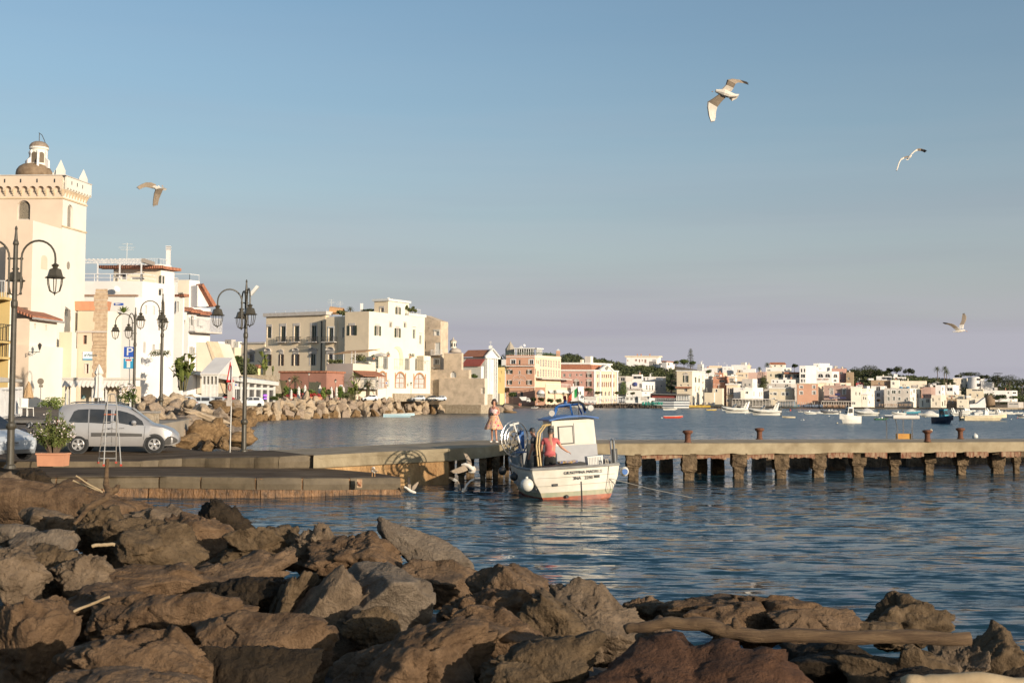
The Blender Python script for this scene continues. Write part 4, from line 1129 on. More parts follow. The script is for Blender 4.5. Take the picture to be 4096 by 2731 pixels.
def tower():
 T=Bld('tower','tall cream church tower with arched battlement and a small domed lantern',236,95,3,82,2.2,cat='tower')
 T.wins('L','C1',[(215,945,378,1190)],'ai',pane=mk('lattice_grille',(.10,.085,.065),(.30,.25,.18),scale=26,rough=.9,lo=.45,hi=.55),frame=MT)
 T.wins('R','C1',[(845,1000,912,1295)],'ai',pane=mk('grey_grille',(.20,.18,.15),(.34,.30,.25),scale=20),frame=MT)
 T.wins('R','C2',[(813,900,850,985)],'i',pane=mk('grey_grille',(.2,.18,.15)))
 T.wall(-420,328,q('C1',740,650)[1],W['tower_shade_peach'],W['tower_cream'],'wall')  # left face a darker peach: shade put into the plaster colour
 u0,u1,z0,z1=T.fR.rect('C2',836,302,870,400);mb=MB()
 fpoly(mb,T.fR,[((u0+u1)/2+(u1-u0)/2*cos(t*math.pi/8),(z0+z1)/2+(z1-z0)/2*sin(t*math.pi/8))for t in range(16)],.003,.05)
 mb.bd('oval_vent',mk('grey_grille',(.2,.18,.15)),T.rt,wq=1)
 for yy in(900,1255):
  mb=MB();u0,z=T.fR.hit(*q('C1',745,yy));z-=.02
  fb(mb,T.fR,-.05,T.uR+.05,z-.06,z+.06,.003,.08)
  if yy==900:fb(mb,T.fL,0,T.uL,z-.06,z+.06,.003,.08)
  mb.bd('string_course',mk('tan_stone_band',(.55,.40,.24),(.68,.55,.38),scale=2,bump=.3),T.rt,wq=1)
 z0=P(*q('C1',740,900),95).z;e=.27;ht=CAMZ+(1583-500-615/3.136)*(94.7/F_PX)-z0
 fl,fr=T.fL,T.fR
 for f,U,left in((fl,T.uL,True),(fr,T.uR,False)):
  n=max(4,int(round(U/.66)))if left else 9
  w=U/n if left else(U+e)/n
  for i in range(n):
   mb=MB();u0=i*w
   for k,(o,h0,h1)in enumerate(((.10,.10,.26),(.18,.26,.42),(.26,.42,.60))):
    fb(mb,f,u0,u0+w*(.14+.05*k),h0+z0,h1+z0,.003,o)
   if not left or u0<8.6:mb.bd('corbel',mk('corbel_stone',(.60,.48,.34),(.50,.38,.25),scale=3),T.rt,wq=1)
  mb=MB();zs,zc=z0+.60,z0+1.0
  for i in range(n):
   u0=i*w;pts=[(u0+w*.60-w*.40*cos(math.pi*k/8),zs+w*.34*sin(math.pi*k/8))for k in range(9)]
   for k in range(8):
    (ua,za),(ub,zb_)=pts[k],pts[k+1]
    fpoly(mb,f,[(ua,za),(ub,zb_),(ub,zc),(ua,zc)],e-.16,e)
   fb(mb,f,u0,u0+w*.2,zs,zc,e-.16,e)
  top=z0+ht
  fb(mb,f,0,U+e,zc,top,e-.16,e)
  mb.bd('battlement',W['tower_shade_peach']if left else W['tower_cream'],T.rt,wq=1)
  if left:us=[f.hit(*q('C1',x,680))[0]for x in(703,484,279,79)]
  else:us=[U*.22,U*.45,U*.68]
  for u in us:
   sl=MB();fb(sl,f,u-.055,u+.055,z0+ht-.56,z0+ht-.26,e+.002,e+.015);sl.bd('loophole',MG,T.rt,wq=1)
  cp=MB();fb(cp,f,-e-.03,U+e+.03,top,top+.07,e-.3,e+.05);cp.bd('coping',MT,T.rt,wq=1)
 rf=MB();c=T.fL.at(-e+.2,z0+ht-.3,e-.2);rf.box((T.c.x-8.8,95+1.9,z0+ht-.4),(18,3.7,.2));rf.bd('roof',W['tower_cream'],T.rt,wq=1)
 top=z0+ht
 def pin(px,py,s,name='pinnacle',D=95.5):
  p=P(px,py,D);mb=MB()
  mb.box((p.x,p.y,top+.5*s),(1.0*s,1.0*s,1.0*s));
  mb.hx_([(p.x-.5*s,p.y-.5*s,top+s),(p.x+.5*s,p.y-.5*s,top+s),(p.x+.5*s,p.y+.5*s,top+s),(p.x-.5*s,p.y+.5*s,top+s)],[(p.x-.32*s,p.y-.32*s,top+1.5*s),(p.x+.32*s,p.y-.32*s,top+1.5*s),(p.x+.32*s,p.y+.32*s,top+1.5*s),(p.x-.32*s,p.y+.32*s,top+1.5*s)])
  mb.la([(.46*s,1.5*s),(.0,2.5*s)],(p.x,p.y,top),4,rz=math.pi/4)
  for i,(o,h)in enumerate(((.7,.9),(.95,.55),(1.2,.25))):mb.box((p.x-o*s,p.y,top+h*s*.5),(.3*s,.45*s,h*s));
  mb.bd(name,W['tower_cream'],T.rt,wq=1)
 pin(244,640,.56,D=95.3);pin(334,700,.52,D=98.8);pin(52,690,.34,D=101);pin(0,680,.5,D=101)
 c=P(*q('C1',430,600),99);cz=c.z-.55;R=1.45
 d=MB();d.la([(R,0),(R,.45),(R*.96,.72),(R*.84,.98),(R*.64,1.18),(R*.4,1.30),(.05,1.36)],(c.x,c.y,cz),28)
 d.bd('dome',mk('brown_dome_render',(.16,.105,.06),(.26,.18,.11),scale=2.4,bump=.5),T.rt,smooth=True,wq=1)
 c=P(*q('C1',487,400),99)
 zl=P(*q('C1',487,500),99).z;zt=P(*q('C1',487,320),99).z;zd=P(*q('C1',487,207),99).z;r=3.15*.63/2*1.0
 r=210/3.136/2*99/F_PX
 l=MB();l.la([(r,-.6),(r*.98,0),(r*.98,zt-zl),(r*1.12,zt-zl+.08),(r*1.12,zt-zl+.22)],(c.x,c.y,zl),24)
 ln=l.bd('lantern',W['tower_cream'],T.rt,smooth=False,wq=1)
 for ang in(-1.75,-.9,-2.65):
  dx,dy=cos(ang),sin(ang);mb=MB();p=Ve((c.x+dx*r*.98,c.y+dy*r*.98,0));t=Ve((-dy,dx,0));nn=Ve((dx,dy,0))
  hh=zt-zl
  pts=[(-.26*r*1.2,.1)]+[(-.26*1.2*r*cos(math.pi*k/8),hh*.62+.26*1.2*r*sin(math.pi*k/8))for k in range(9)]+[(.26*r*1.2,.1)]
  mb.extr([p+t*a+Ve((0,0,zl+b))-nn*.3 for a,b in pts],nn*.34);mb.bd('opening',mk('painted_recess_shade',(.16,.12,.08)),ln,wq=1)  # solid dark arches, the shade of the recess painted on
 for ang in(-1.25,-2.2,-.35,-3.0):
  dx,dy=cos(ang),sin(ang);mb=MB();t=Ve((-dy,dx,0));nn=Ve((dx,dy,0));p=Ve((c.x,c.y,zl))+nn*r*.95
  h=zt-zl
  prof=[(0,-.35),(r*.6,-.35),(r*.58,.22*h),(r*.36,.34*h),(r*.2,.42*h),(r*.14,.62*h),(r*.24,.8*h),(r*.14,.95*h),(0,.95*h)]
  mb.extr([p+nn*a+Ve((0,0,b))-t*.09 for a,b in prof],t*.18);mb.bd('scroll_buttress',W['white'],ln,wq=1)
 cu=MB();hd=zd-zt-.2;R2=r*1.12
 cu.la([(R2,0),(R2*.97,hd*.3),(R2*.82,hd*.6),(R2*.5,hd*.87),(.04,hd)],(c.x,c.y,zt+.22),16)
 cu.bd('cupola',mk('grey_ribbed_lead',(.30,.23,.17),(.22,.165,.12),scale=3,rough=.7),T.rt,wq=1)
 f=MB();zz=zd
 tip=P(*q('C1',487,100),99);f.tb([(c.x,c.y,zd-.1),(c.x,c.y,tip.z)],.03,5);f.tb([tip,P(*q('C1',525,125),99),P(*q('C1',555,190),99),P(*q('C1',575,245),99)],.03,5)
 f.bd('lightning_rod',ML,T.rt,wq=1)
 A=Bld('tower_annex','plain cream annex wall, its left face painted a shaded peach, standing directly before the tower',118,88,3,84,2.2)
 a=q('C1',372,1198)
 A.wall(8,235,a[1],W['tower_shade_peach'],W['tower_cream'],'wall')
 A.poly('L','C2',[(20,870),(350,880),(350,912),(20,905)],.003,.35,mk('brown_ledge',(.20,.14,.10)),'ledge')
 u0,u1,z0,z1=A.fR.rect('C2',512,222,592,400);mb=MB();uc,ww=(u0+u1)/2,(u1-u0)/2
 fpoly(mb,A.fR,[(u0,z0)]+[(uc-ww*cos(math.pi*k/8),z1-.3+.3*sin(math.pi*k/8))for k in range(9)]+[(u1,z0)],.003,.02)
 mb.bd('blind_niche',W['tower_shade_peach'],A.rt,wq=1)
 Hs=Bld('house','cream house with sloping terracotta roof and a wall lantern, below the tower',115,86,3,82,2.15)
 Hs.wins('R','C2',[(430,1080,452,1150),(570,1098,588,1168)],'i',frame=mk('brown_wood_frame',(.22,.08,.04)))
 Hs.wall(30,221,q('C2',360,1015)[1],W['tower_shade_peach'],W['tower_cream'])
 rf=MB()
 f=Hs.fR;zr=Hs.z1;u2=Hs.uR
 a0,a1=f.at(-.3,zr+.02,.35),f.at(u2+.2,zr+.02,.35)
 b0=Hs.fL.at(2.9,zr+1.15,.3);b1=b0+f.d*(u2+.4)
 rf.hx_([a0,a1,b1,b0],[p+Ve((0,0,.18))for p in(a0,a1,b1,b0)]);rf.bd('roof',MI,Hs.rt,wq=1)
 gu=MB();gu.tb([f.at(-.3,zr,.42),f.at(u2+.25,zr-.02,.42)],.09,6);gu.bd('gutter',mk('grey_zinc',(.40,.38,.36),rough=.5),Hs.rt,wq=1)
 lw=Hs.sub(114.5,85.6,3,80);lw.wall(40,303,q('C2',360,1345)[1],W['tower_shade_peach'],W['tower_cream'],'lower_wall')
 B=Bld('house','cream house carrying the painted restaurant sign, quoin strip at its right end',427,92,2,72,2.2)
 B.wins('L','C2',[(1040,1225,1088,1335)],'i',frame=mk('brown_wood_frame',(.22,.08,.04)),pane=MC)
 B.wins('L','C3',[(1072,172,1112,292)],'it',pane=mk('red_curtain_window',(.30,.09,.05),(.45,.30,.2),scale=6))
 B.wall(303,478,q('C2',1340,1165)[1],W['tower_shade_peach'],W['tower_cream'])
 q_=MB();rs=random.Random(2)
 zz=B.zb
 while zz<B.z1+3.2:
  hh=rs.uniform(.22,.36);fb(q_,B.fL,rs.uniform(-.02,.06),rs.uniform(.95,1.15),zz,zz+hh-.02,.01,.06);zz+=hh
 q_.bd('quoin',mk('brown_quoin_stone',(.38,.26,.17),(.55,.42,.28),scale=4),B.rt,wq=1)
 t=MB();u0,z=B.fL.hit(*q('C2',955,1180));fb(t,B.fL,0,u0,z-.06,z+.06,.003,.1);t.bd('ledge',MT,B.rt,wq=1)
 B2=B.sub(427,97,2,72);B2.wall(303,480,q('C2',1340,922)[1],W['sand'],W['cream'],'upper_wall')
 B3=B.sub(285,90,2,80);B3.wall(231,300,q('C2',895,1185)[1],W['sand'],W['cream'],'side_wall')
 f=B.fL;u0,u1,z0,z1=f.rect('C2',1040,1430,1266,1538)
 sg=thg('sign','pale blue painted restaurant sign lettered al Pontile on the cream wall','sign',f.at((u0+u1)/2,z0,.03))
 mb=MB();fb(mb,f,u0,u1,z0,z1,.01,.05);mb.bd('board',mk('pale_blue_board',(.60,.72,.78),(.68,.78,.82),scale=1),sg,wq=1)
 bw,bh=u1-u0,z1-z0
 def fr_(a,b,c,d,o=.058):fb(mb,f,u0+bw*a,u0+bw*b,z0+bh*c,z0+bh*d,.051,o)
 mb=MB();fr_(0,1,0,.17,.054);mb.bd('painted_sea',mk('painted_sea_blue',(.06,.30,.48)),sg,wq=1)
 mb=MB();fr_(.03,.17,.17,.42);fr_(.06,.10,.42,.66);fr_(.10,.17,.42,.58);mb.bd('painted_castle',mk('painted_yellow',(.70,.48,.15)),sg,wq=1)
 mb=MB();fr_(.20,.42,.16,.27);fr_(.24,.33,.27,.36);mb.bd('painted_boats',mk('painted_grey',(.35,.38,.42)),sg,wq=1)
 text('lettering','al Pontile',f.at(u1-.10,z0+bh*.46,.06),f,.27,mk('dark_lettering',(.04,.06,.08)),sg,shear=.3)
 Wd=Bld('apartment_house','tall white house with roof terrace, pergola and tiled penthouse',563,118,3,63,2.3)
 Wd.wins('R','C2',[(1800,1310,1825,1450),(1990,640,2045,735)],'i')
 Wd.wins('R','C2',[(1815,850,1840,960),(1915,860,1940,970)],'ic',sh=MF)
 Wd.wins('R','C2',[(1915,1340,1940,1440),(2000,1330,2018,1440)],'i')
 Wd.wall(300,690,q('C2',1765,548)[1],W['white'],W['white'],parapet=.0)
 up=Wd.sub(636,122,3,63,zb=Wd.z1)
 up.wins('L','C2',[(1515,440,1592,530),(1640,440,1810,466),(1640,494,1810,530)],'i')
 up.wins('R','C2',[(2015,480,2040,630)],'is')
 up.wall(q('C2',1390,400)[0],q('C2',2155,460)[0],q('C2',1965,400)[1],W['warmwhite'],W['white'],'penthouse')
 mb=MB();fb(mb,up.fL,-.5,up.uL+1.2,up.z1+.02,up.z1+.32,-up.uR*.1,.9);fb(mb,up.fR,-.2,up.uR+.5,up.z1+.02,up.z1+.32,-2,.5)
 mb.bd('eaves',MI,Wd.rt,wq=1)
 mb=MB();cc=(up.c+up.top[2])/2;
 mb.prism([(p.x+(cc.x-p.x)*.1,p.y+(cc.y-p.y)*.1)for p in up.top],up.z1+.33,up.z1+.55);mb.bd('roof',W['white'],Wd.rt,wq=1)
 zr=up.z1+.55
 pL,pC,pR=up.fL.at(up.uL*.93,zr,-.5),up.fL.at(.4,zr,-.5),up.fR.at(up.uR*.9,zr,-.5)
 rrn(Wd.rt,[pL,pC,pR],zr*0+.62,MR,step=.20,r=.02)
 z0=Wd.z1;g=MB();uA=Wd.uL;hh=P(*q('C2',1400,325),118.5).z-z0
 for px in(1200,1478,1750):
  u=Wd.fL.hit(*q('C2',px,520))[0];fb(g,Wd.fL,u-.06,u+.06,z0,z0+hh,-.5,-.38)
 u=Wd.fL.hit(*q('C2',1750,520))[0]
 fb(g,Wd.fL,u,uA,z0+hh,z0+hh+.08,-.5,-.4);fb(g,Wd.fL,u,uA,z0+hh+.35,z0+hh+.43,-.5,-.4)
 for i in range(40):
  a=u+(uA-u)*i/40;b=u+(uA-u)*(i+1)/40
  p0=Wd.fL.at(a,z0+hh+(.04 if i%2 else.39),-.45);p1=Wd.fL.at(b,z0+hh+(.39 if i%2 else.04),-.45);g.tb([p0,p1],.025,4)
 for i in range(14):
  a=u+(uA-u)*i/14;fb(g,Wd.fL,a,a+.05,z0+hh+.43,z0+hh+.5,-3.6,-.4)
 g.bd('pergola',MR,Wd.rt,wq=1)
 aw=MB();u3=Wd.fL.hit(*q('C2',1780,400))[0];fb(aw,Wd.fL,max(.0,u3-1.8),u,z0+hh+.1,z0+hh+.5,-3.4,-.4);aw.bd('rolled_awning',mk('grey_canvas',(.34,.29,.25)),Wd.rt,wq=1)
 rrn(Wd.rt,[Wd.fL.at(uA,z0,-.2),Wd.fL.at(.1,z0,-.2),Wd.fR.at(Wd.uR*.45,z0,-.2)],.75,MR,step=1.6,r=.04,mid=True)
 chimney_(Wd.rt,up.fR.at(up.uR*.86,up.z1+.3,-.6),.38,1.9)
 antenna(Wd.rt,up.fL.at(up.fL.hit(*q('C2',1545,270))[0],zr,-1.0),2.3);dish(Wd.rt,Wd.fL.at(Wd.fL.hit(*q('C2',1510,660))[0],Wd.fL.hit(*q('C2',1510,660))[1],.9),.34,.8)
 bp=MB();fb(bp,Wd.fL,2.6,4.4,z0+2.6,z0+2.75,-4,-3.4)
 Mb=Bld('house','low pinkish white block with the blue arrow sign, before the tall white house',535,109,3,70,2.3)
 Mb.wins('L','C2',[(1040,858,1248,915)],'i')
 Mb.wall(300,560,q('C2',1680,738)[1],W['white'],W['white'])
 t=MB();fb(t,Mb.fL,-.2,Mb.uL,Mb.z1,Mb.z1+.16,-.3,.18);fb(t,Mb.fL,7.0,Mb.uL,Mb.z1-2.05,Mb.z1-1.85,.003,.3);t.bd('coping',mk('brown_coping',(.36,.24,.17)),Mb.rt,wq=1)
 ar=thg('sign','small blue one way arrow sign on the pinkish white wall','sign',Mb.fL.at(3,Mb.z1-3,.03))
 u0,u1,z0,z1=Mb.fL.rect('C2',1433,822,1550,850);mb=MB();fb(mb,Mb.fL,u0,u1,z0,z1,.02,.05);mb.bd('plate',mk('sign_blue',(.02,.09,.42),(.02,.08,.38)),ar,wq=1)
 h=z1-z0;zc=(z0+z1)/2;mb=MB();fb(mb,Mb.fL,u0+.75,u1-.2,zc-h*.16,zc+h*.16,.051,.06);fpoly(mb,Mb.fL,[(u0+.2,zc),(u0+.75,zc-h*.36),(u0+.75,zc+h*.36)],.051,.06)
 mb.bd('arrow',MF,ar,wq=1)
 for x,lb in((1045,'left of the pair'),(1180,'right of the pair')):
  p=P(*q('C2',x,918),97.6);mb=MB();mb.hx_([(p.x-1.2,p.y-.3,p.z),(p.x+1.2,p.y-.3,p.z),(p.x+1.2,p.y+.3,p.z),(p.x-1.2,p.y+.3,p.z)],[(p.x-1.3,p.y-.38,p.z+.75),(p.x+1.3,p.y-.38,p.z+.75),(p.x+1.3,p.y+.38,p.z+.75),(p.x-1.3,p.y+.38,p.z+.75)])
  tag(mb.bd('planter',mk('terracotta',(.58,.27,.15),(.50,.23,.13)),wq=1),'long terracotta planter on the cream parapet, '+lb,'planter','terracotta planters on the cream parapet')
 ag=thg('agave_plant','spiky pale green agave growing on the parapet corner below the arrow sign','plant',P(*q('C2',1550,945),98));c=MB()
 for k in range(18):frond_mesh(c,(0,0,0),k*2.4,.75,.1,.08,.5+.5*(k%3)/2,leaflets=False,seg=4)
 c.bd('foliage',LM['bright'],ag)
 S=Bld('apartment_house','white house with iron balconies and a steep tiled gable verge',751,138,3,56,2.4)
 S.wins('R','C4',[(1505,955,1538,1090),(1612,980,1643,1105),(1730,1005,1757,1140)],'ic')
 S.wins('R','C4',[(1612,1370,1632,1490),(1590,1370,1606,1480),(1636,1380,1658,1480)],'ic')
 S.wins('R','C4',[(1735,1405,1762,1460)],'i')
 S.wall(q('C4',1480,900)[0],q('C4',1835,900)[0],q('C4',1500,870)[1],W['white'],W['white'])
 u0,u1,z0,z1=S.fR.rect('C4',1478,1090,1862,1190)
 balcony(S.rt,S.fR,0.0,S.uR+.8,z0+.1,1.2,1.6,MR,nb=46)
 for y in(920,930,945):
  pass
 for x in(1530,1640,1760):
  u,z=S.fR.hit(*q('C4',x,905+(x-1530)*.22));mb=MB();mb.hx_([S.fR.at(u-1.1,z-.2,.9),S.fR.at(u+1.1,z-.2,.9),S.fR.at(u+1.1,z+.2,.003),S.fR.at(u-1.1,z+.2,.003)],[S.fR.at(u-1.1,z-.08,.9),S.fR.at(u+1.1,z-.08,.9),S.fR.at(u+1.1,z+.32,.003),S.fR.at(u-1.1,z+.32,.003)])
  mb.bd('tile_canopy',MI,S.rt,wq=1)
 for x,y in((1495,985),(1715,1060)):
  u,z=S.fR.hit(*q('C4',x,y));mb=MB();fb(mb,S.fR,u-.4,u+.4,z-.45,z+.45,.003,.4);mb.bd('air_conditioner',MF,S.rt,wq=1)
 S2=S.sub(751,139.5,3,56);S2.wins('L','C4',[(1437,688,1508,750)],'ic')
 S2.wall(q('C4',1368,900)[0],q('C4',1692,600)[0],q('C4',1570,532)[1],W['warmwhite'],W['white'],'upper_wall')
 rrn(S.rt,[S2.fL.at(S2.uL,S2.z1,-.1),S2.fL.at(0,S2.z1,-.1),S2.fR.at(S2.uR,S2.z1,-.1)],.7,MR,step=1.5,r=.035)
 gp=[(1692,870),(1692,600),(1740,600),(1842,860)]
 mb=MB();f=S.fR;pts=[f.hit(*q('C4',x,y))for x,y in gp]
 fpoly(mb,f,pts,-6,-.002);mb.bd('gable',W['white'],S.rt,wq=1)
 mb=MB();a,b=f.hit(*q('C4',1700,600)),f.hit(*q('C4',1845,862))
 mb.hx_([f.at(a[0],a[1]-.1,-.5),f.at(b[0],b[1]-.1,-.5),f.at(b[0],b[1]-.1,.7),f.at(a[0],a[1]-.1,.7)],[f.at(a[0]+.2,a[1]+.2,-.5),f.at(b[0]+.5,b[1]+.1,-.5),f.at(b[0]+.5,b[1]+.1,.7),f.at(a[0]+.2,a[1]+.2,.7)])
 mb.bd('verge',MI,S.rt,wq=1)
 S3=S.sub(q('C4',1380,700)[0]+38,128,3,60);S3.wins('R','C4',[(1428,800,1456,932)],'it')
 S3.wall(q('C4',1340,700)[0],q('C4',1506,800)[0],q('C4',1400,745)[1],W['white'],W['white'],'wing')
 mb=MB();z=S3.z1;mb.prism([(p.x,p.y)for p in[S3.fR.at(-.3,0,.4),S3.fR.at(S3.uR+.3,0,.4),S3.fR.at(S3.uR,0,-3),S3.fR.at(0,0,-3)]],z,z+.3);mb.bd('tile_roof',MI,S.rt,wq=1)
 chimney_(S.rt,P(*q('C4',1412,722),130),.42,1.45)
 D=139;bt=MB();a=[P(*q('C5',x,y),D)for x,y in((560,1000),(760,1568),(815,1640),(560,1640),(430,1640),(430,1000))]
 bt.extr(a,(1.5,5,0));bt.bd('buttress',W['warmwhite'],S.rt,wq=1)
 bt=MB();a=[P(*q('C5',x,y),D-.1)for x,y in((548,985),(575,985),(830,1640),(770,1640))];bt.extr(a,(.6,2.2,0));bt.bd('buttress_edge',mk('tan_stone_edge',(.55,.42,.28),(.66,.52,.36),scale=2,bump=.5),S.rt,wq=1)
 v=thg('veranda','small white glazed veranda at the foot of the white house','veranda',P(*q('C5',590,1568),128));mb=MB();gl=MB()
 x0,x1=P(*q('C5',500,1568),128).x,P(*q('C5',690,1568),128).x;zt=P(*q('C5',600,1425),128).z;zm=P(*q('C5',600,1525),128).z;zb=1.9
 for k in range(5):x=x0+(x1-x0)*k/4;mb.box((x,128,(zb+zt)/2),(.14,.14,zt-zb))
 mb.box(((x0+x1)/2,128,zt+.1),(x1-x0+.4,.2,.2));mb.box(((x0+x1)/2,128,(zm+zb)/2),(x1-x0,.1,zm-zb));gl.box(((x0+x1)/2,128.1,(zm+zt)/2),(x1-x0-.1,.04,zt-zm))
 mb.bd('frame',MF,v,wq=1);gl.bd('pane',MC,v,wq=1)
 mb=MB();mb.hx_([(x0-.2,127.7,zt+.2),(x1+.2,127.7,zt+.2),(x1+.2,134,zt+.3),(x0-.2,134,zt+.3)],[(x0-.2,127.7,zt+.3),(x1+.2,127.7,zt+.3),(x1+.2,134,zt+2.2),(x0-.2,134,zt+2.2)]);mb.bd('roof',W['white'],v,wq=1)
 Y=Bld('house','ochre house with flower filled balconies cut by the left edge',34,80,5,70,2.0)
 for k in range(0):pass
 Y.wall(-200,36,q('C2',90,560)[1]+40,W['yellow'],W['cream'])
 for y,dz in((760,0),(1300,0),(1500,0)):
  u,z=Y.fL.hit(*q('C2',90,y));balcony(Y.rt,Y.fL,-.1,Y.uL,z,1.0,1.1,MR if y==760 else ML,W['yellow'])
 V,F=lcl([(Y.c.x-1.2-k*.9,Y.c.y-1.1,z,.5,.35,.3)for k in range(3)for z in(Y.fL.hit(*q('C2',60,1270))[1],Y.fL.hit(*q('C2',60,1390))[1])],600,.1,3)
 o=npm('balcony_flowers',V-np.array(Y.c)-np.array([0,0,Y.zb]),F,LM['olive'],Y.rt)
def text(name,s,pos,f,size,mat,parent,shear=0,ext=.01,width=1.0,mirror=True,font=None):
 """raised letters reading along face f (viewed from its outside)"""
 cu=bpy.data.curves.new(name,'FONT');cu.body=s;cu.size=size;cu.extrude=ext;cu.shear=shear
 cu.align_x='LEFT'
 o=bpy.data.objects.new(name,cu);
 rd=Ve((f.n.y*-1,f.n.x,0));
 M=Matrix((rd,Ve((0,0,1)),rd.cross(Ve((0,0,1))))).transposed()
 me=None
 COL.objects.link(o)
 dg=bpy.context.evaluated_depsgraph_get();dg.update()
 me=bpy.data.meshes.new_from_object(o.evaluated_get(dg));bpy.data.objects.remove(o);
 vs=[tuple(Ve(pos)+M@Ve((v.co.x*width,v.co.y,v.co.z)))for v in me.vertices]
 mb=MB();mb.v=vs;mb.f=[tuple(p.vertices)for p in me.polygons];mb.m=[0]*len(mb.f)
 bpy.data.meshes.remove(me)
 return mb.bd(name,mat,parent,wq=1)
tower()
# ================================================================== CASTLE-LIKE HOUSES AT THE WATERFRONT
def castle():
 C=Bld('palazzo','large cream waterfront palace with dark green shutters and a square roof tower',1474,215,28,60,2.6)
 C.wins('L','C7',[(1790,680,1872,856)],'stT',frame=MF,pane=MC,trim=MT)
 C.wins('R','C8',[(690,690,745,862),(1048,730,1100,895)],'stT',pane=MC,trim=MT)
 C.wins('R','C8',[(930,630,970,715)],'ctT',trim=MT)
 C.wins('R','C8',[(1190,635,1228,720)],'tT',trim=MT)
 C.wins('R','C8',[(1350,745,1398,920)],'cl');C.wins('R','C8',[(1468,850,1505,1020)],'cl')
 C.wins('R','C8',[(683,1187,747,1455)],'cl');C.wins('R','C8',[(1340,1275,1388,1490)],'c',sh=M_SHB)
 C.wins('R','C8',[(1345,1185,1362,1245)],'s');C.wins('R','C8',[(955,1300,1005,1480)],'i')
 C.wall(q('C7',1685,500)[0],q('C8',1550,500)[0],q('C8',553,425)[1],W['castle'],W['castle_lit'],parapet=.3)  # one plaster in two tones: right face painted paler as sunlit
 mb=MB();f=C.fR
 oc=[(1015,1075),(1060,1050),(1105,1062),(1140,1105),(1160,1170),(1172,1260),(1172,1400)]
 ic=[(1115,1400),(1115,1300),(1112,1230),(1100,1170),(1075,1120),(1040,1090),(1015,1078)]
 oo=[f.hit(*q('C8',*p))for p in oc];ii=[f.hit(*q('C8',*p))for p in ic][::-1]
 for k in range(6):fpoly(mb,f,[oo[k],oo[k+1],ii[k+1],ii[k]],.003,.12)
 mb.bd('arch_relief',W['apricot'],C.rt,wq=1)
 t=C.sub(q('C8',900,300)[0],221.5,28,60,zb=C.z1-.5)
 t.wins('L','C8',[(770,365,830,440)],'tT',trim=MT);t.wins('R','C8',[(1060,355,1105,495)],'stT',pane=MC,trim=MT)
 t.wall(q('C8',640,300)[0],q('C8',1265,300)[0],q('C8',902,240)[1],W['castle'],W['castle_lit'],'roof_tower',cornice=.28,cm=MF)
 dish(C.rt,t.fR.at(1.5,t.z1+.5,-1),.3);chimney_(C.rt,P(*q('C8',432,428),224),.5,1.5,cap=False)
 r=MB();f=C.fR;u0,z0=f.hit(*q('C8',1270,500));fb(r,f,u0,C.uR+.4,C.z1,C.z1+.5,-.5,.12);r.bd('cornice',MF,C.rt,wq=1)
 rrn(C.rt,[f.at(u0,C.z1+.5,-1),f.at(C.uR,C.z1+.5,-1)],1.0,MR,step=.45,r=.03)
 L=Bld('palazzo','older beige wing with tall green doors, iron balconies and stucco pediments',q('C7',1345,500)[0],222.5,28,62,2.6)
 L.wins('L','C7',[(305,700,380,905)],'ctT',sh=M_SHG,trim=MT)
 L.wins('L','C7',[(550,692,636,972),(790,685,878,970),(1100,678,1190,970)],'ctTb',sh=M_SHG,trim=MT)
 L.wins('L','C7',[(290,1200,352,1398)],'srt',sh=M_SHB,pane=MC,trim=MT);L.wins('L','C7',[(545,1195,585,1398)],'sgt',sh=M_SHB,trim=MT)
 L.wins('L','C7',[(790,1195,852,1398)],'srt',sh=M_SHB,pane=MC,trim=MT);L.wins('L','C7',[(1082,1185,1172,1400)],'cgt',trim=MT)
 L.wall(q('C7',268,500)[0],q('C7',1400,500)[0],q('C7',1340,490)[1],W['castle'],W['castle'],back=9,cornice=.45)
 p=MB();f=L.fL;u,z=f.hit(*q('C7',1290,600));p.tb([f.at(u,z,.12),f.at(u,5,.12)],.11,6);p.bd('drainpipe',ML,L.rt,wq=1)
 rrn(L.rt,[f.at(L.uL*.9,L.z1+.6,-1),f.at(.5,L.z1+.6,-1)],.55,MR,step=2.2,r=.025)
 L2=L.sub(q('C7',262,800)[0],252.0,28,62);L2.wins('L','C5',[(1088,1148,1146,1250)],'gt',trim=MT)
 L2.wall(q('C5',978,1000)[0],q('C7',330,800)[0],q('C7',240,1005)[1],W['castle'],W['castle'],'low_wing',cornice=.25)
 Mb=Bld('palazzo_bay','beige bay with one green balcony door between the two palace blocks',q('C7',1690,600)[0]+4,218.6,28,60,2.6,cat='building')
 Mb.wins('L','C7',[(1408,718,1492,970)],'ctB',rail=ML);Mb.wins('L','C7',[(1655,715,1680,900)],'ct')
 Mb.wins('L','C7',[(1398,1190,1480,1400)],'irt',trim=MT)
 Mb.wall(q('C7',1345,600)[0],None,q('C7',1690,516)[1],W['castle'],W['castle'],back=8)
 p=MB();f=Mb.fL;u,z=f.hit(*q('C7',1572,600));p.tb([f.at(u,z,.12),f.at(u,5,.12)],.08,6);p.bd('drainpipe',W['sand'],Mb.rt,wq=1)
 aw=thg('roof_awning','curved orange awning over the roof terrace between antennas','awning',P(*q('C7',1540,440),226));mb=MB();c=P(*q('C7',1440,470),226);e=P(*q('C7',1680,470),226)
 n=8
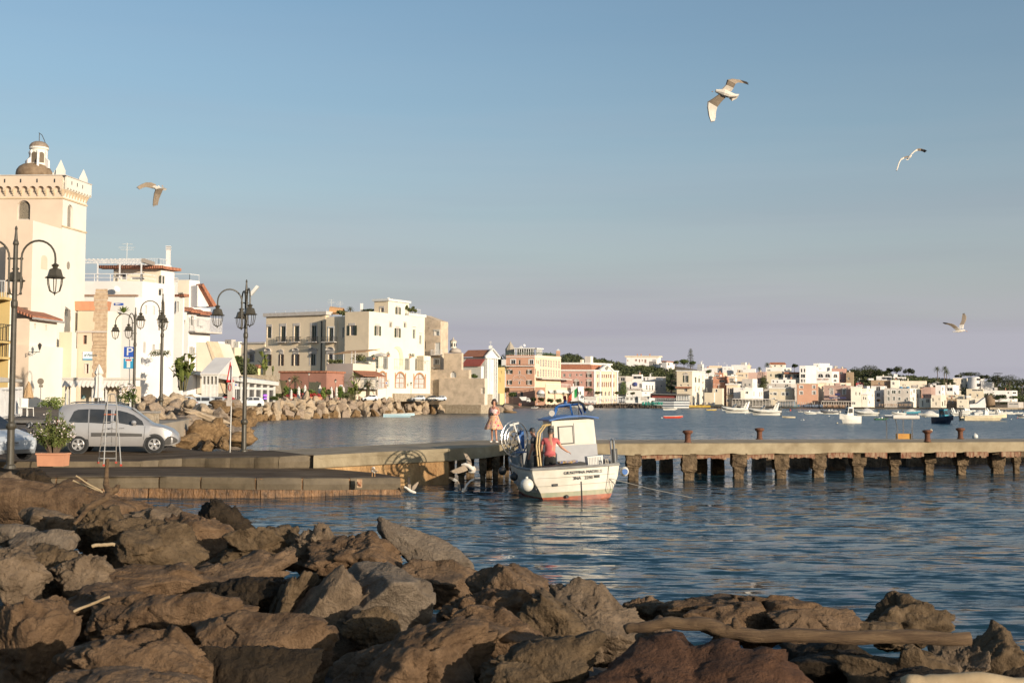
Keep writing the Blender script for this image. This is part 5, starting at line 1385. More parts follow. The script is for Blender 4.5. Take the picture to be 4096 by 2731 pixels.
 for i in range(n):
  a0,a1=math.pi*i/n,math.pi*(i+1)/n
  mb.hx_([(c.x,c.y-1.8*cos(a0),c.z+1.3*sin(a0)),(e.x,c.y-1.8*cos(a0),c.z+1.0*sin(a0)),(e.x,c.y-1.8*cos(a1),c.z+1.0*sin(a1)),(c.x,c.y-1.8*cos(a1),c.z+1.3*sin(a1))],[(c.x,c.y-1.85*cos(a0),c.z+1.38*sin(a0)+.02),(e.x,c.y-1.85*cos(a0),c.z+1.08*sin(a0)+.02),(e.x,c.y-1.85*cos(a1),c.z+1.08*sin(a1)+.02),(c.x,c.y-1.85*cos(a1),c.z+1.38*sin(a1)+.02)])
 mb.bd('canvas',mk('orange_canvas',(.62,.34,.15)),aw,wq=1);fr=MB()
 for p in(c,e):
  for dy in(-1.7,1.7):fr.tb([(p.x,p.y+dy,p.z-1.5),(p.x,p.y+dy,p.z+.1)],.06,5)
 fr.bd('frame',MR,aw,wq=1)
 for x,y,h,lb in((1455,450,2.6,'tall'),(1612,450,2.2,'shorter')):
  p=P(*q('C7',x,y),228);t_=thg('antenna',lb+' pale television antenna on the palace roof','antenna',p);antenna(t_,p,h)
 rp=palm('bushy dark palm on the roof garden of the palace',P(*q('C7',1795,440),224),.5,1.2,4,22,mat='dark',fat=.1)
 tree('shrub','low shrubs spilling over the palace roof edge',P(*q('C7',1630,505),223),1.0,2.6,'olive','bush',5,400,cat='shrub',leaf=.22)
 tree('shrub','low dark hedge on the flat roof beside the roof tower',P(*q('C8',550,428),224),.4,3.2,'dark','bush',6,400,cat='shrub',leaf=.2)
 for k,x in enumerate((1290,1330,1375,1410,1450)):
  tree('potted_plant','thin potted plant on the railed terrace right of the roof tower',f2(C,x),1.0+.5*(k%3==0),.8,'olive','round',40+k,60,cat='plant',leaf=.2,group='potted plants on the railed terrace')
 D=Bld('arcade_house','low cream building with three huge arched windows and a terrace on top',1510,207,28,61,2.6)
 Wf=mk('orange_wood_frame',(.42,.16,.07),(.34,.12,.05))
 D.wins('R','C6',[(678,1062,762,1262),(885,1070,1003,1262),(1118,1082,1252,1265)],'atx',frame=Wf,pane=mk('painted_pale_reflection',(.42,.42,.42),(.62,.60,.56),scale=.9,rough=.25),trim=mk('brick_arch',(.45,.22,.11)))  # pane colour paints a pale reflection onto the arched windows
 D.wins('R','C6',[(782,1155,805,1248),(1028,1198,1050,1242)],'i');D.wins('R','C6',[(955,1345,988,1420)],'ic',sh=W['sand'])
 D.wall(q('C6',630,1100)[0],q('C6',1320,1100)[0],q('C6',680,1020)[1],W['ruin'],W['cream'])
 f=D.fR
 for x in(825,1095):
  u,z=f.hit(*q('C6',x,1000));mb=MB();fb(mb,f,u-.9,u+.9,D.z1,D.z1+2.2,-1,.02);mb.bd('pier',W['cream'],D.rt,wq=1)
 fl=MB()
 rrn(D.rt,[f.at(0,D.z1,-.3),f.at(D.uR,D.z1,-.3)],1.9,ML,step=.5,r=.02)
 g=D.sub(q('C6',1238,900)[0],224,28,61,zb=D.z1-1);g.wins('R','C6',[(1248,925,1262,960)],'i')
 g.wall(q('C6',1143,900)[0],q('C6',1320,900)[0],q('C6',1238,855)[1],W['sand'],W['cream'],'roof_room')
 st=MB();u0=f.hit(*q('C6',845,1380))[0];u1=f.hit(*q('C6',1310,1380))[0];z1=f.hit(*q('C6',1000,1328))[1];fb(st,f,u0,u1,2.4,z1,.01,.5);st.bd('stone_base',M_STONEW,D.rt,wq=1)
 pp=f.at(f.hit(*q('C6',900,980))[0],D.z1,-3.4);parasol_open('pale square parasol open on the arcade terrace',pp,3.6,3.0,'umbrella')
 for k in range(4):
  p=f.at(f.hit(*q('C6',870+28*k,1000))[0],D.z1,-2.2);plastic_chair(p,'white plastic chair lined up on the arcade terrace','white chairs on the arcade terrace',k)
 for x,y,cl in((637,945,'olive'),(822,955,'red'),(1098,970,'red')):
  p=f.at(f.hit(*q('C6',x,y))[0],D.z1+(2.2 if x>700 else 1.6),-.5)
  potted(p,{637:'dry plant in a clay bowl on the terrace pillar',822:'cactus in a clay bowl on the middle terrace pillar',1098:'red flowers in a clay bowl on the right terrace pillar'}[x],.9,cl)
 E=Bld('house','lilac grey terrace house with pitched awning on its roof',q('C6',352,1000)[0],198,28,62,2.6)
 E.wins('L','C6',[(135,1095,180,1195)],'cl');E.wins('R','C6',[(490,1098,534,1258)],'c')
 E.wall(q('C6',18,1000)[0],q('C6',632,1000)[0],q('C6',352,952)[1],W['lilac'],W['warmwhite'])
 f=E.fR;u,z=f.hit(*q('C6',500,1262));balcony(E.rt,f,0,E.uR*.98,z,1.6,1.7,MR)
 mb=MB();z2=f.hit(*q('C6',500,1080))[1];mb.hx_([f.at(0,z2-.5,2.2),f.at(E.uR,z2-.5,2.2),f.at(E.uR,z2+.4,.0),f.at(0,z2+.4,.0)],[f.at(0,z2-.4,2.2),f.at(E.uR,z2-.4,2.2),f.at(E.uR,z2+.5,.0),f.at(0,z2+.5,.0)]);mb.bd('canopy',MI,E.rt,wq=1)
 u0=3.5
 mb=MB();fe=E.fL;za=E.z1;uw=fe.hit(*q('C6',65,840))[0];mb.hx_([fe.at(uw,za+1.6,-.8),fe.at(-2.0,za+1.9,-.8),fe.at(-2.0,za+2.5,-5),fe.at(uw,za+2.3,-5)],[fe.at(uw,za+1.68,-.8),fe.at(-2.0,za+1.98,-.8),fe.at(-2.0,za+2.58,-5),fe.at(uw,za+2.38,-5)])
 mb.bd('awning',mk('orange_canvas',(.62,.34,.15)),E.rt,wq=1)
 mb=MB();
 for u,h in((uw-.1,1.6),(uw*.55,1.8),(.9,2.0),(0.2,2.05)):mb.tb([fe.at(u,za,-.9),fe.at(u,za+h,-.9)],.07,5)
 mb.bd('awning_post',MR,E.rt,wq=1)
 for x,w,s_ in((85,3.2,1),(180,1.2,2),(410,4.0,3)):
  p=P(*q('C6',x,955),199 if x<350 else 200);tree('potted_plant',{85:'green row of pots at the left of the awning terrace',180:'single pot plant at the middle of the awning terrace',410:'bushy yellow green pot plants at the right of the awning terrace'}[x],p+Ve((0,1,0)),.8 if x<300 else 1.7,w*.8,'olive','bush',s_,260,cat='plant',leaf=.16)
 Rr=Bld('house','low faded red house with flat tiled coping below the old palace wing',q('C7',1375,1500)[0],192,20,70,2.6)
 Rr.wins('L','V',[(1228,448,1285,512),(630,425,700,470),(935,440,970,475)],'i')
 Rr.wall(q('V',560,400)[0],None,q('V',1400,285)[1],W['pinkred'],W['pinkred'],back=6,cornice=.2,cm=MI)
 N=Bld('old_house','tall stained buff house with crumbling plaster right of the palace',q('C8',1880,600)[0]-8,232,24,64,2.6)
 N.wins('L','C8',[(1742,780,1820,862)],'tl',pane=MF);N.wins('L','C8',[(1742,985,1842,1200)],'cb',sh=MF,rail=MR)
 N.wins('L','C8',[(1740,1285,1820,1378)],'t',pane=MC);N.wins('L','C8',[(1740,1468,1805,1590)],'l',pane=MC)
 N.wins('L','C8',[(1625,712,1640,745),(1676,900,1685,940),(1552,735,1566,850),(1556,960,1578,1100)],'i')
 N.wall(q('C8',1530,600)[0],q('C8',1972,600)[0],q('C8',1870,605)[1],W['ruin'],W['ruin'])
 mb=MB();f=N.fL;mb.extr([f.at(N.uL,N.z1,-.01),f.at(0,N.z1,-.01),f.at(N.uL,N.z1+1.3,-.01)],N.fR.d*N.uR);mb.bd('sloping_parapet',W['ruin'],N.rt,wq=1)
 fr_=N.fR
 N2=Bld('old_wall','broken ochre stone bastion with a bricked arch below the cupola',q('C9',340,900)[0],226,22,66,1.8,cat='wall')
 N2.wins('L','C9',[(5,830,110,938)],'a',pane=MF)
 N2.wall(q('C8',1640,1500)[0],q('C9',350,900)[0]+6,q('C9',290,800)[1],W['ruin'],W['ruin'])
 N3=N2.sub(q('C9',625,1000)[0],224,22,66,zb=1.8);N3.wins('L','C9',[(553,1118,622,1230)],'ic',sh=W['warmwhite'])
 N3.wall(q('C9',-200,1000)[0],q('C9',672,1000)[0],q('C9',625,955)[1],W['ruin'],W['warmwhite'],'lower_wall')
 N4=N2.sub(q('C9',210,700)[0],229,22,66);N4.wall(q('C8',1900,1400)[0],q('C9',215,700)[0]+4,q('C9',205,500)[1],W['ruin'],W['ruin'],'bastion')
 cp=thg('cupola','pale church cupola with arched lantern and bell shaped cap','dome',P(*q('C9',90,495),236));c=P(*q('C9',95,495),236);k_=236/F_PX/4.48
 m=MB();m.la([(112*k_,0),(108*k_,30*k_),(85*k_,62*k_),(50*k_,82*k_),(.1,90*k_)],(c.x,c.y,c.z),24);m.bd('dome',mk('pale_dome',(.46,.40,.34),(.40,.34,.28)),cp,smooth=True,wq=1)
 c2=P(*q('C9',58,400),236);m=MB();m.la([(58*k_,-12*k_),(56*k_,0),(56*k_,95*k_),(64*k_,99*k_),(64*k_,106*k_)],(c2.x,c2.y,c2.z),8);m.bd('lantern',W['cream'],cp,wq=1)
 m=MB()
 for a in(-1.9,-1.1,-.35):m.box((c2.x+cos(a)*53*k_,c2.y+sin(a)*53*k_,c2.z+45*k_),(.12,20*k_,62*k_),rz=a);
 m.bd('opening',MG,cp,wq=1)
 m=MB();m.la([(64*k_,106*k_),(55*k_,122*k_),(25*k_,140*k_),(10*k_,158*k_),(13*k_,168*k_),(.05,182*k_)],(c2.x,c2.y,c2.z),16);m.bd('cap',mk('pale_dome',(.46,.40,.34)),cp,smooth=True,wq=1)
 K=Bld('church','small baroque church with white pilastered front and red tiled nave',q('C9',645,600)[0],268,30,52,2.2,cat='church')
 K.wins('R','C9',[(700,835,748,1000)],'at',pane=mk('brown_wood_frame',(.22,.08,.04)));K.wins('R','C9',[(708,575,742,695)],'at')
 K.wall(q('C9',215,600)[0],q('C9',840,700)[0],q('C9',645,575)[1],W['cream'],W['white'])
 f=K.fR;U=K.uR;g=MB();z=K.z1;g.extr([f.at(-.5,z,.002),f.at(U+.5,z,.002),f.at(U*.5,z+1.8,.002)],-f.n*.6);g.bd('pediment',W['white'],K.rt,wq=1)
 g=MB()
 for a,b in(((-.7,z),(U*.5,z+2.0)),((U+.7,z),(U*.5,z+2.0))):g.tb([f.at(a[0],a[1],.3),f.at(b[0],b[1],.3)],.22,4)
 fb(g,f,-.6,U+.6,z-.3,z,.003,.5)
 for u in(.1,U*.24,U*.7,U-.9):fb(g,f,u,u+.8,K.zb,z-.3,.003,.3)
 g.bd('pilaster',MF,K.rt,wq=1)
 g=MB();g.box((f.at(U*.5,0,-.3).x,f.at(U*.5,0,-.3).y,z+2.3),(.8,.8,.7));c=f.at(U*.5,z+2.6,-.3);g.tb([c,c+Ve((0,0,1.2))],.05,4);g.tb([c+Ve((-.3,0,.8)),c+Ve((.3,0,.8))],.05,4);g.bd('cross',MF,K.rt,wq=1)
 rf=MB();a0,a1=K.fL.at(0,z+.1,.6),K.fL.at(K.uL,z+.1,.6);dlt=f.d*(U*.5);r0,r1=K.fL.at(0,z+1.75,0)+dlt,K.fL.at(K.uL,z+1.75,0)+dlt;b0,b1=K.fL.at(0,z,0)+f.d*U,K.fL.at(K.uL,z,0)+f.d*U
 rf.add([a0,a1,r1,r0,b0,b1],[(0,3,2,1),(3,4,5,2)]);rf.bd('roof',MI,K.rt,wq=1)
 ais=K.sub(q('C9',560,800)[0],262,30,52);ais.wall(q('C9',215,800)[0],q('C9',600,800)[0],q('C9',560,738)[1],W['cream'],W['white'],'aisle')
 rf=MB();z=ais.z1;fl=ais.fL;rf.hx_([fl.at(0,z,.3),fl.at(ais.uL,z,.3),fl.at(ais.uL,z+1.5,-1.6),fl.at(0,z+1.5,-1.6)],[fl.at(0,z+.3,.3),fl.at(ais.uL,z+.3,.3),fl.at(ais.uL,z+1.7,-1.6),fl.at(0,z+1.7,-1.6)]);rf.bd('aisle_roof',M_TILER,K.rt,wq=1)
 sw=Bld('sea_wall','rough stone sea wall with three low dark arches',q('C9',560,1300)[0],236,22,60,-.5,cat='wall')
 sw.wins('L','C9',[(20,1280,110,1400),(375,1315,480,1420)],'ai',frame=M_STONEW)
 sw.wall(q('C6',1405,1300)[0],q('C9',765,1300)[0],q('C9',560,1235)[1],M_STONEW,M_STONEW)
 yb=Bld('hut','small lemon yellow hut beside the road at the end of the sea wall',q('C9',900,1300)[0],300,30,60,1.5);yb.wall(q('C9',850,1300)[0],q('C9',965,1300)[0],q('C9',900,1225)[1],W['sand'],W['lemon'])
 oy=Bld('house','ochre yellow house between the church and the orange hotel',q('C9',845,800)[0],330,15,75,1.5);oy.wins('L','C9',[],'i');oy.wins('R','C9',[(898,815,918,872)],'at');oy.wins('R','C9',[(862,940,898,1025)],'i')
 oy=oy;oy.fR=Face(oy.c,12,False);oy.wins('R','C9',[(895,815,925,875),(862,940,900,1025)],'i');oy.wall(q('C9',820,800)[0],q('C9',980,800)[0],q('C9',845,755)[1],W['cream'],W['yellow'])
def f2(C,x):
 u=C.fR.hit(*q('C8',x,500))[0];return C.fR.at(u,C.z1+.5,-.8)
def parasol_open(label,p,r,h,name='parasol',col=None,n=8,group=None,rz=0):
 rt=thg(name,label,'parasol',p,group,rz);m=MB();m.tb([(0,0,0),(0,0,h)],.035,6);m.bd('pole',MR,rt)
 c=MB();R=r/2;ring=[(R*cos(2*math.pi*k/n),R*sin(2*math.pi*k/n),h-.12*r)for k in range(n)];c.add(ring+[(0,0,h+.12)],[(k,(k+1)%n,n)for k in range(n)]);c.add(ring+[(x,y,z-.18)for x,y,z in ring],[(k+n,(k+1)%n+n,(k+1)%n,k)for k in range(n)])
 c.bd('canopy',col or mk('cream_canvas',(.68,.62,.54),(.60,.54,.46)),rt);return rt
CHAIR=[None]
def plastic_chair(p,label,group,k=0,rz=0.3):
 if CHAIR[0]is None:
  r=thg('chair',label,'chair',p,group,rz);m=MB();m.box((0,0,.44),(.45,.45,.04));m.bd('seat',MF,r);m=MB();m.box((0,.22,.70),(.45,.04,.46));m.bd('backrest',MF,r)
  for x in(-.2,.2):
   for y in(-.2,.2):m=MB();m.tb([(x*1.1,y*1.1,0),(x,y,.43)],.02,5);m.bd('leg',MF,r)
  CHAIR[0]=r;return r
 return dup(CHAIR[0],p,rz+k*.4,label,group)
def potted(p,label,s=1.0,mat='olive',pot=None):
 rt=thg('potted_plant',label,'plant',p);m=MB();m.la([(.18*s,0),(.30*s,.3*s),(.34*s,.34*s),(.3*s,.36*s)],n=12);m.bd('pot',mk('terracotta',(.58,.27,.15)),rt)
 V,F=lcl([(0,0,.65*s,.35*s,.35*s,.35*s)],70,.09*s,3);npm('foliage',V,F,LM[mat],rt);return rt
castle()
# ================================================================== MIDDLE GROUND: garden, restaurant, roofs behind
def shs(name,label,k,xL,xC,xR,yT,D,mL,mR=None,wl=(),wr=(),aL=28,aR=60,zb=.6,st='p',sh=None,cornice=0,cm=None,roof=None,rise=1.2,group=None,back=7,pane=None,trim=None,stR=None,parapet=0,cat='house',rail=None):
 s=lambda x:q(k,x,0)[0]
 b=Bld(name,label,s(xC),D,aL,aR,zb,group,cat)
 if wl:b.wins('L',k,wl,st,sh=sh,pane=pane,trim=trim,rail=rail)
 if wr:b.wins('R',k,wr,stR or st,sh=sh,pane=pane,trim=trim,rail=rail)
 b.wall(None if xL is None else s(xL),None if xR is None else s(xR),q(k,xC,yT)[1],W[mL],W[mR or mL],back=back,cornice=cornice,cm=cm,parapet=parapet)
 if D>400 and not roof:
  rs=random.Random(int(xC*3+D));L=b.uL if wl or xR is None else b.uR;f=b.fL if wl or xR is None else b.fR
  for i in range(rs.choice((1,2,2,3))):
   u=L*rs.uniform(.1,.9);o=-rs.uniform(.6,3);t=rs.random();p=f.at(u,b.z1,o)
   if t<.4:antenna(b.rt,p,rs.uniform(1,2))
   elif t<.75:chimney_(b.rt,p,rs.uniform(.3,.6),rs.uniform(.5,1.1),W[rs.choice(('white','brick','sand'))],cap=False)
   else:m_=MB();fb(m_,f,u,u+rs.uniform(1,2.4),b.z1,b.z1+rs.uniform(.7,1.3),o-2,o);m_.bd('roof_room',W[rs.choice((mL,'greyw','white'))],b.rt,wq=1)
 if roof:b.hip(rise,.35,MI if roof is True else roof,dz=.02+(.30*cornice/.2 if cornice else 0))
 return b
def middle():
 for(x0,xc,x1,y,D,m,lb)in((585,690,770,990,330,'white','distant white flat house seen left of the tall lamp post'),(770,860,905,965,340,'greyw','distant grey white roof room behind the lamp post'),(700,790,830,1070,300,'sand','distant ochre low house under the white roofs'),(880,950,985,990,310,'cream','distant cream house with a shutter beside the palace wing'),(820,900,1000,1065,290,'sand','distant sand coloured long low house before the palace wing')):
  b=shs('house',lb,'C5',x0,xc,x1,y,D,m,wl=[(x0+(xc-x0)*.4,y+22,x0+(xc-x0)*.55,y+50)],zb=3)
 for i,(x,y,w,h,D,m)in enumerate(((690,1300,190,260,180,'bright'),(740,1370,200,220,176,'mid'),(850,1330,220,240,175,'mid'),(960,1390,200,200,172,'olive'),(1080,1370,220,200,172,'olive'),(790,1230,160,160,190,'dark'),(920,1260,170,160,185,'mid'),(1010,1290,150,140,180,'olive'),(700,1180,130,180,195,'bright'))):
  p=P(*q('C5',x,y+h/2),D);tree('shrub',('bright green','leafy green','dense green','olive grey','dry olive','dark','mid green','sparse olive','tall bright green')[i]+' shrub on the garden slope between the white house and the palace',p,h/3.136*D/F_PX*1.15,w/3.136*D/F_PX*1.3,m,'bush',60+i,700,cat='shrub',leaf=.28,group='shrubs of the garden slope')
 g=MB();a=[P(*q('C5',x,y),188)for x,y in((560,1568),(560,1250),(800,1260),(1000,1300),(1200,1420),(1450,1480),(1450,1640),(560,1640))];g.extr(a,(0,8,0));struct(g.bd('slope',mk('garden_soil',(.07,.065,.03),(.12,.10,.05),scale=.4),wq=1))
 w=thg('garden_wall','long rubble stone garden wall above the glass restaurant','wall',P(*q('C5',1200,1500),160));mb=MB();a=[P(*q('C5',x,y),165)for x,y in((940,1405),(1420,1412),(1452,1500),(1475,1640),(880,1640))];mb.extr(a,(0,1.2,0));mb.bd('wall',M_STONEW,w,wq=1)
 hh=shs('hut','tiny yellow hut with red tiled roof among the garden plants','C5',1150,1200,1222,1322,176,'lemon',roof=True,rise=.5,zb=4)
 banana('tall banana plant with torn leaves before the palace wing',P(*q('V',270,330),172),3.6,7,5,1.0)
 banana('small banana plant at the right end of the garden wall',P(*q('V',430,330),173),1.6,4,6,.9)
 r=thg('glass_restaurant','white framed glass restaurant veranda with sloping roof by the parked cars','restaurant',P(*q('C20',1600,320),146))
 D0,D1=140,156;mb=MB();gl=MB();n=6
 A=P(*q('C20',1290,320),138);B=P(*q('C20',1835,320),152);zb=2.4
 d=(B-A);d.z=0;L=d.length;d.normalize();nn=Ve((d.y,-d.x,0))
 def at(u,z,o=0):return A+d*u+nn*o+Ve((0,0,z-A.z))
 zm=P(*q('C20',1600,180),146).z;zt0=P(*q('C20',1290,85),138).z;zt1=P(*q('C20',1835,140),152).z
 for k in range(n+1):
  u=L*k/n;zt=zt0+(zt1-zt0)*k/n;p=at(u,0);mb.box((p.x,p.y,(zb+zt)/2),(.28,.28,zt-zb))
 mb.hx_([at(0,zm-.15,.1),at(L,zm-.15,.1),at(L,zm-.15,-.1),at(0,zm-.15,-.1)],[at(0,zm+.15,.1),at(L,zm+.15,.1),at(L,zm+.15,-.1),at(0,zm+.15,-.1)])
 mb.hx_([at(-.3,zt0,.5),at(L+.3,zt1,.5),at(L+.3,zt1+1,-6),at(-.3,zt0+1,-6)],[at(-.3,zt0+.45,.5),at(L+.3,zt1+.45,.5),at(L+.3,zt1+1.4,-6),at(-.3,zt0+1.4,-6)])
 mb.bd('frame',MF,r,wq=1)
 gl.add([at(0,zb,-.05),at(L,zb,-.05),at(L,zt1,-.05),at(0,zt0,-.05)],[(0,1,2,3)]);gl.bd('pane',MG,r,wq=1)
 s_=MB();u=L*.72;s_.hx_([at(u,zm-.95,.02),at(u+1.3,zm-.95,.02),at(u+1.3,zm-.95,0),at(u,zm-.95,0)],[at(u,zm-.7,.02),at(u+1.3,zm-.7,.02),at(u+1.3,zm-.7,0),at(u,zm-.7,0)]);s_.hx_([at(u+.1,zm-1.3,.02),at(u+1.2,zm-1.3,.02),at(u+1.2,zm-1.3,0),at(u+.1,zm-1.3,0)],[at(u+.1,zm-1.1,.02),at(u+1.2,zm-1.1,.02),at(u+1.2,zm-1.1,0),at(u+.1,zm-1.1,0)])
 em=mk('violet_neon',(.35,.12,.6));em.node_tree.nodes['Principled BSDF'].inputs['Emission Color'].default_value=(.4,.12,.9,1);em.node_tree.nodes['Principled BSDF'].inputs['Emission Strength'].default_value=.6
 s_.bd('neon_sign',em,r,wq=1)
 proto=cpa()
 for i,(x,y0,y1,lb)in enumerate(((915,540,810,'left of the round bush'),(1032,510,770,'behind the round bush'),(1312,515,805,'standing alone left of the lamp'),(1530,545,790,'just left of the street lamp'),(1625,545,785,'just right of the street lamp'),(1757,545,780,'half hidden in the leaves'),(775,595,800,'thin grey one beside the lamp pole'),(328,575,805,'grey one before the glass restaurant'))):
  D=175+i*3 if i<6 else 150;p=P(*q('V',x,y1),D);h=(y1-y0)/4.704*D/F_PX
  o=proto if i==0 else dup(proto);o.location=p;ORG[o.name]=p;o.scale=(h/2.6*1.15,h/2.6*1.15,h/2.6)
  tag(o,'closed white restaurant umbrella, '+lb,'umbrella','closed umbrellas on the restaurant terrace')
 for i,(x,y,w,h,m,kd,lb)in enumerate(((690,690,150,300,'bright','round','upright layered green tree beside the glass restaurant'),(540,700,130,200,'olive','bush','grey olive bush at the restaurant corner'),(835,660,120,170,'mid','bush','green bush behind the thin lamp pole'),(1005,640,160,120,'olive','umbrella','round clipped bush on a thick stem'),(1170,690,190,200,'bright','bush','broad bright hedge left of the lone umbrella'),(1385,670,110,210,'bright','column','upright green bush right of the lone umbrella'),(1480,650,100,130,'mid','bush','green bush between two umbrellas'),(1700,660,120,220,'bright','column','tall green bush right of the street lamp'),(1790,720,150,130,'olive','bush','low bush under the palms'),(820,740,120,100,'olive','bush','low dry plant by the wall top'),(250,760,140,80,'olive','bush','low grey plants before the glass restaurant'),(440,770,160,70,'mid','bush','low green plants at the corner of the restaurant'))):
  D=180 if x>500 else 150;p=P(*q('V',x,y+h/2),D);tree('shrub',lb,p,h/4.704*D/F_PX,w/4.704*D/F_PX*1.15,m,kd,90+i,420,cat='shrub',leaf=.16)
 banana('big banana clump with many leaves left of the parked white car',P(*q('V',1930,790),190),3.4,14,9,2.0)
 palm('short feathery palm before the red house',P(*q('V',850,590),182),1.3,1.7,8,22,mat='olive',fat=.14)
 palm('small palm with yellow green fronds on the house corner',P(*q('V',1955,540),196),1.6,1.4,9,12,mat='bright',fat=.12)
 palm('squat dark sago palm before the white parked car',P(*q('V',2215,790),196),2.4,2.0,10,26,mat='dark',fat=.28)
 fl=thg('flower_bed','terracotta bed of red flowers at the foot of the round bush','planter',P(*q('V',1010,805),178));mb=MB();mb.la([(2.6,0),(2.8,.5),(2.6,.55)],n=16,sy=.4);mb.bd('planter',mk('terracotta',(.58,.27,.15)),fl);V,F=lcl([(x,0,.75,.8,.6,.35)for x in(-1.9,-.6,.7,1.9)],300,.14,4);npm('flowers',V,F,mk('red_petals',(.50,.04,.04),(.30,.03,.03)),fl)
 fs=MB();a,b=P(*q('V',1110,700),186),P(*q('V',1330,700),190);
 n=26
 for k in range(n):
  p=a+(b-a)*k/n;fs.box((p.x,p.y,p.z+.3),(.12,.06,3.4))
 tag(fs.bd('fence',mk('dark_reed',(.09,.09,.06),(.05,.05,.03)),wq=1),'dark slatted fence before the red house','fence')
 for(x,y,wd,D,col,lb,az)in((548,300,140,98,'silverblue','pale blue grey parked car behind the strelitzia',.2),(805,325,220,104,'silverblue','silver parked estate car, back window towards us',.3),(985,325,190,110,'greycar','grey parked hatchback between the silver and the red car',.3),(1130,322,160,118,'redcar','small red parked car',.3),(1510,308,145,136,'whitecar','white parked car before the glass restaurant',.35)):
  px,py=q('C20',x,y);p=P(px,1590,D);scar(lb,Ve((p.x,D,1.86)),az,col,s=.8)
 px=q('C3',1760,600)[0];scar('black parked car at the foot of the white houses',Ve(((px-CX)/F_PX*84,84,1.85)),.2,'blackcar',s=.78)
 for(px,D,col,lb)in((1463+18,196,'whitecar','white parked car beside the sago palm'),(1300+1168/3.136,214,'greycar','grey parked car by the round archway'),(1300+1330/3.136,220,'blackcar','dark parked car right of the archway'),(1300+1440/3.136,226,'silverblue','silver parked car half hidden by rocks')):
  scar(lb,Ve(((px-CX)/F_PX*D,D,2.5)),.9,col,rz2=.35,s=.68)
 lm=small_lamp()
 for i,(k,x,y0,y1,D,lb)in enumerate((('V',1603,400,790,186,'lamp post among the closed umbrellas'),('C6',655,1158,1410,196,'lamp post at the left arched window'),('C6',1078,1180,1410,200,'lamp post between the arched windows'),('V',735,375,800,172,'lamp post at the restaurant end'),('V',1105,270,610,178,'tall lamp post before the red house'),('T',295,300,770,134,'lamp post near the glass restaurant'),('C5',195,1385,1568,112,'lamp post inside the strelitzia clump'))):
  p=P(*q(k,x,y1),D);h=(y1-y0)/CRP[k][2]*D/F_PX
  o=lm if i==0 else dup(lm);o.location=p;ORG[o.name]=p;o.scale=(h/4,)*3;tag(o,'small old style '+lb,'street lamp','small lamp posts of the promenade')
 for i,(k,x,y0,y1,w,D,lb)in enumerate((('T',222,455,800,85,132,'white no parking sign board left of the tall lamp'),('C6',772,1180,1420,38,198,'grey sign board with small writing before the arcade'),('V',1712,510,760,62,188,'small white no parking board above the umbrellas'))):
  p=P(*q(k,x,y1),D);h=(y1-y0)/CRP[k][2]*D/F_PX;ww=w/CRP[k][2]*D/F_PX
  s_=thg('road_sign',lb,'road sign',p);mb=MB();mb.tb([(0,.05,0),(0,.05,h)],.03,6);mb.bd('pole',MR,s_);mb=MB();mb.box((0,0,h-ww*.45),(ww,.03,ww*.85));bd=mb.bd('board',mk('sign_white',(.66,.63,.62)),s_)
  mb=MB();mb.la([(ww*.2,-.005),(ww*.2,.005)],(0,0,0),16);
  mb.v=[(x_-ww*.12,-.02-z_*1,y_+h-ww*.45)for x_,y_,z_ in mb.v];mb.bd('symbol',mk('sign_blue',(.02,.09,.42)),bd)
 pw=thg('planter_wall','low stone planter wall with grey coping behind the silver car','wall',P(*q('C20',120,640),58));mb=MB();a,b=P(*q('C20',-30,640),58),P(*q('C20',240,640),58);zt=P(*q('C20',100,510),58).z
 mb.box(((a.x+b.x)/2,58.3,(a.z+zt)/2-.2),(b.x-a.x,.6,zt-a.z+.4));mb.bd('wall',M_STONEW,pw,wq=1);mb=MB();mb.box(((a.x+b.x)/2,58.3,zt+.05),(b.x-a.x+.12,.75,.1));mb.bd('coping',mk('grey_coping',(.30,.27,.24)),pw,wq=1)
def cpa():
 r=thg('umbrella','closed white restaurant umbrella','umbrella',(0,0,0));m=MB();m.tb([(0,0,0),(0,0,2.6)],.03,6);m.bd('pole',MR,r)
 c=MB();rings=[]
 for z,rr in((.35,.24),(.7,.20),(1.3,.17),(1.75,.19),(1.85,.12),(2.0,.20),(2.3,.12),(2.6,.02)):
  rings.append([(rr*(1+.28*(j%2))*cos(j*math.pi/8),rr*(1+.28*(j%2))*sin(j*math.pi/8),z)for j in range(16)])
 c.loft(rings);c.bd('canopy',mk('white_canvas',(.70,.66,.60),(.60,.56,.50),scale=6,coord='obj'),r);return r
CARP={'silverblue':(.42,.45,.48),'greycar':(.30,.31,.32),'redcar':(.35,.03,.03),'whitecar':(.66,.66,.64),'blackcar':(.02,.02,.022)}
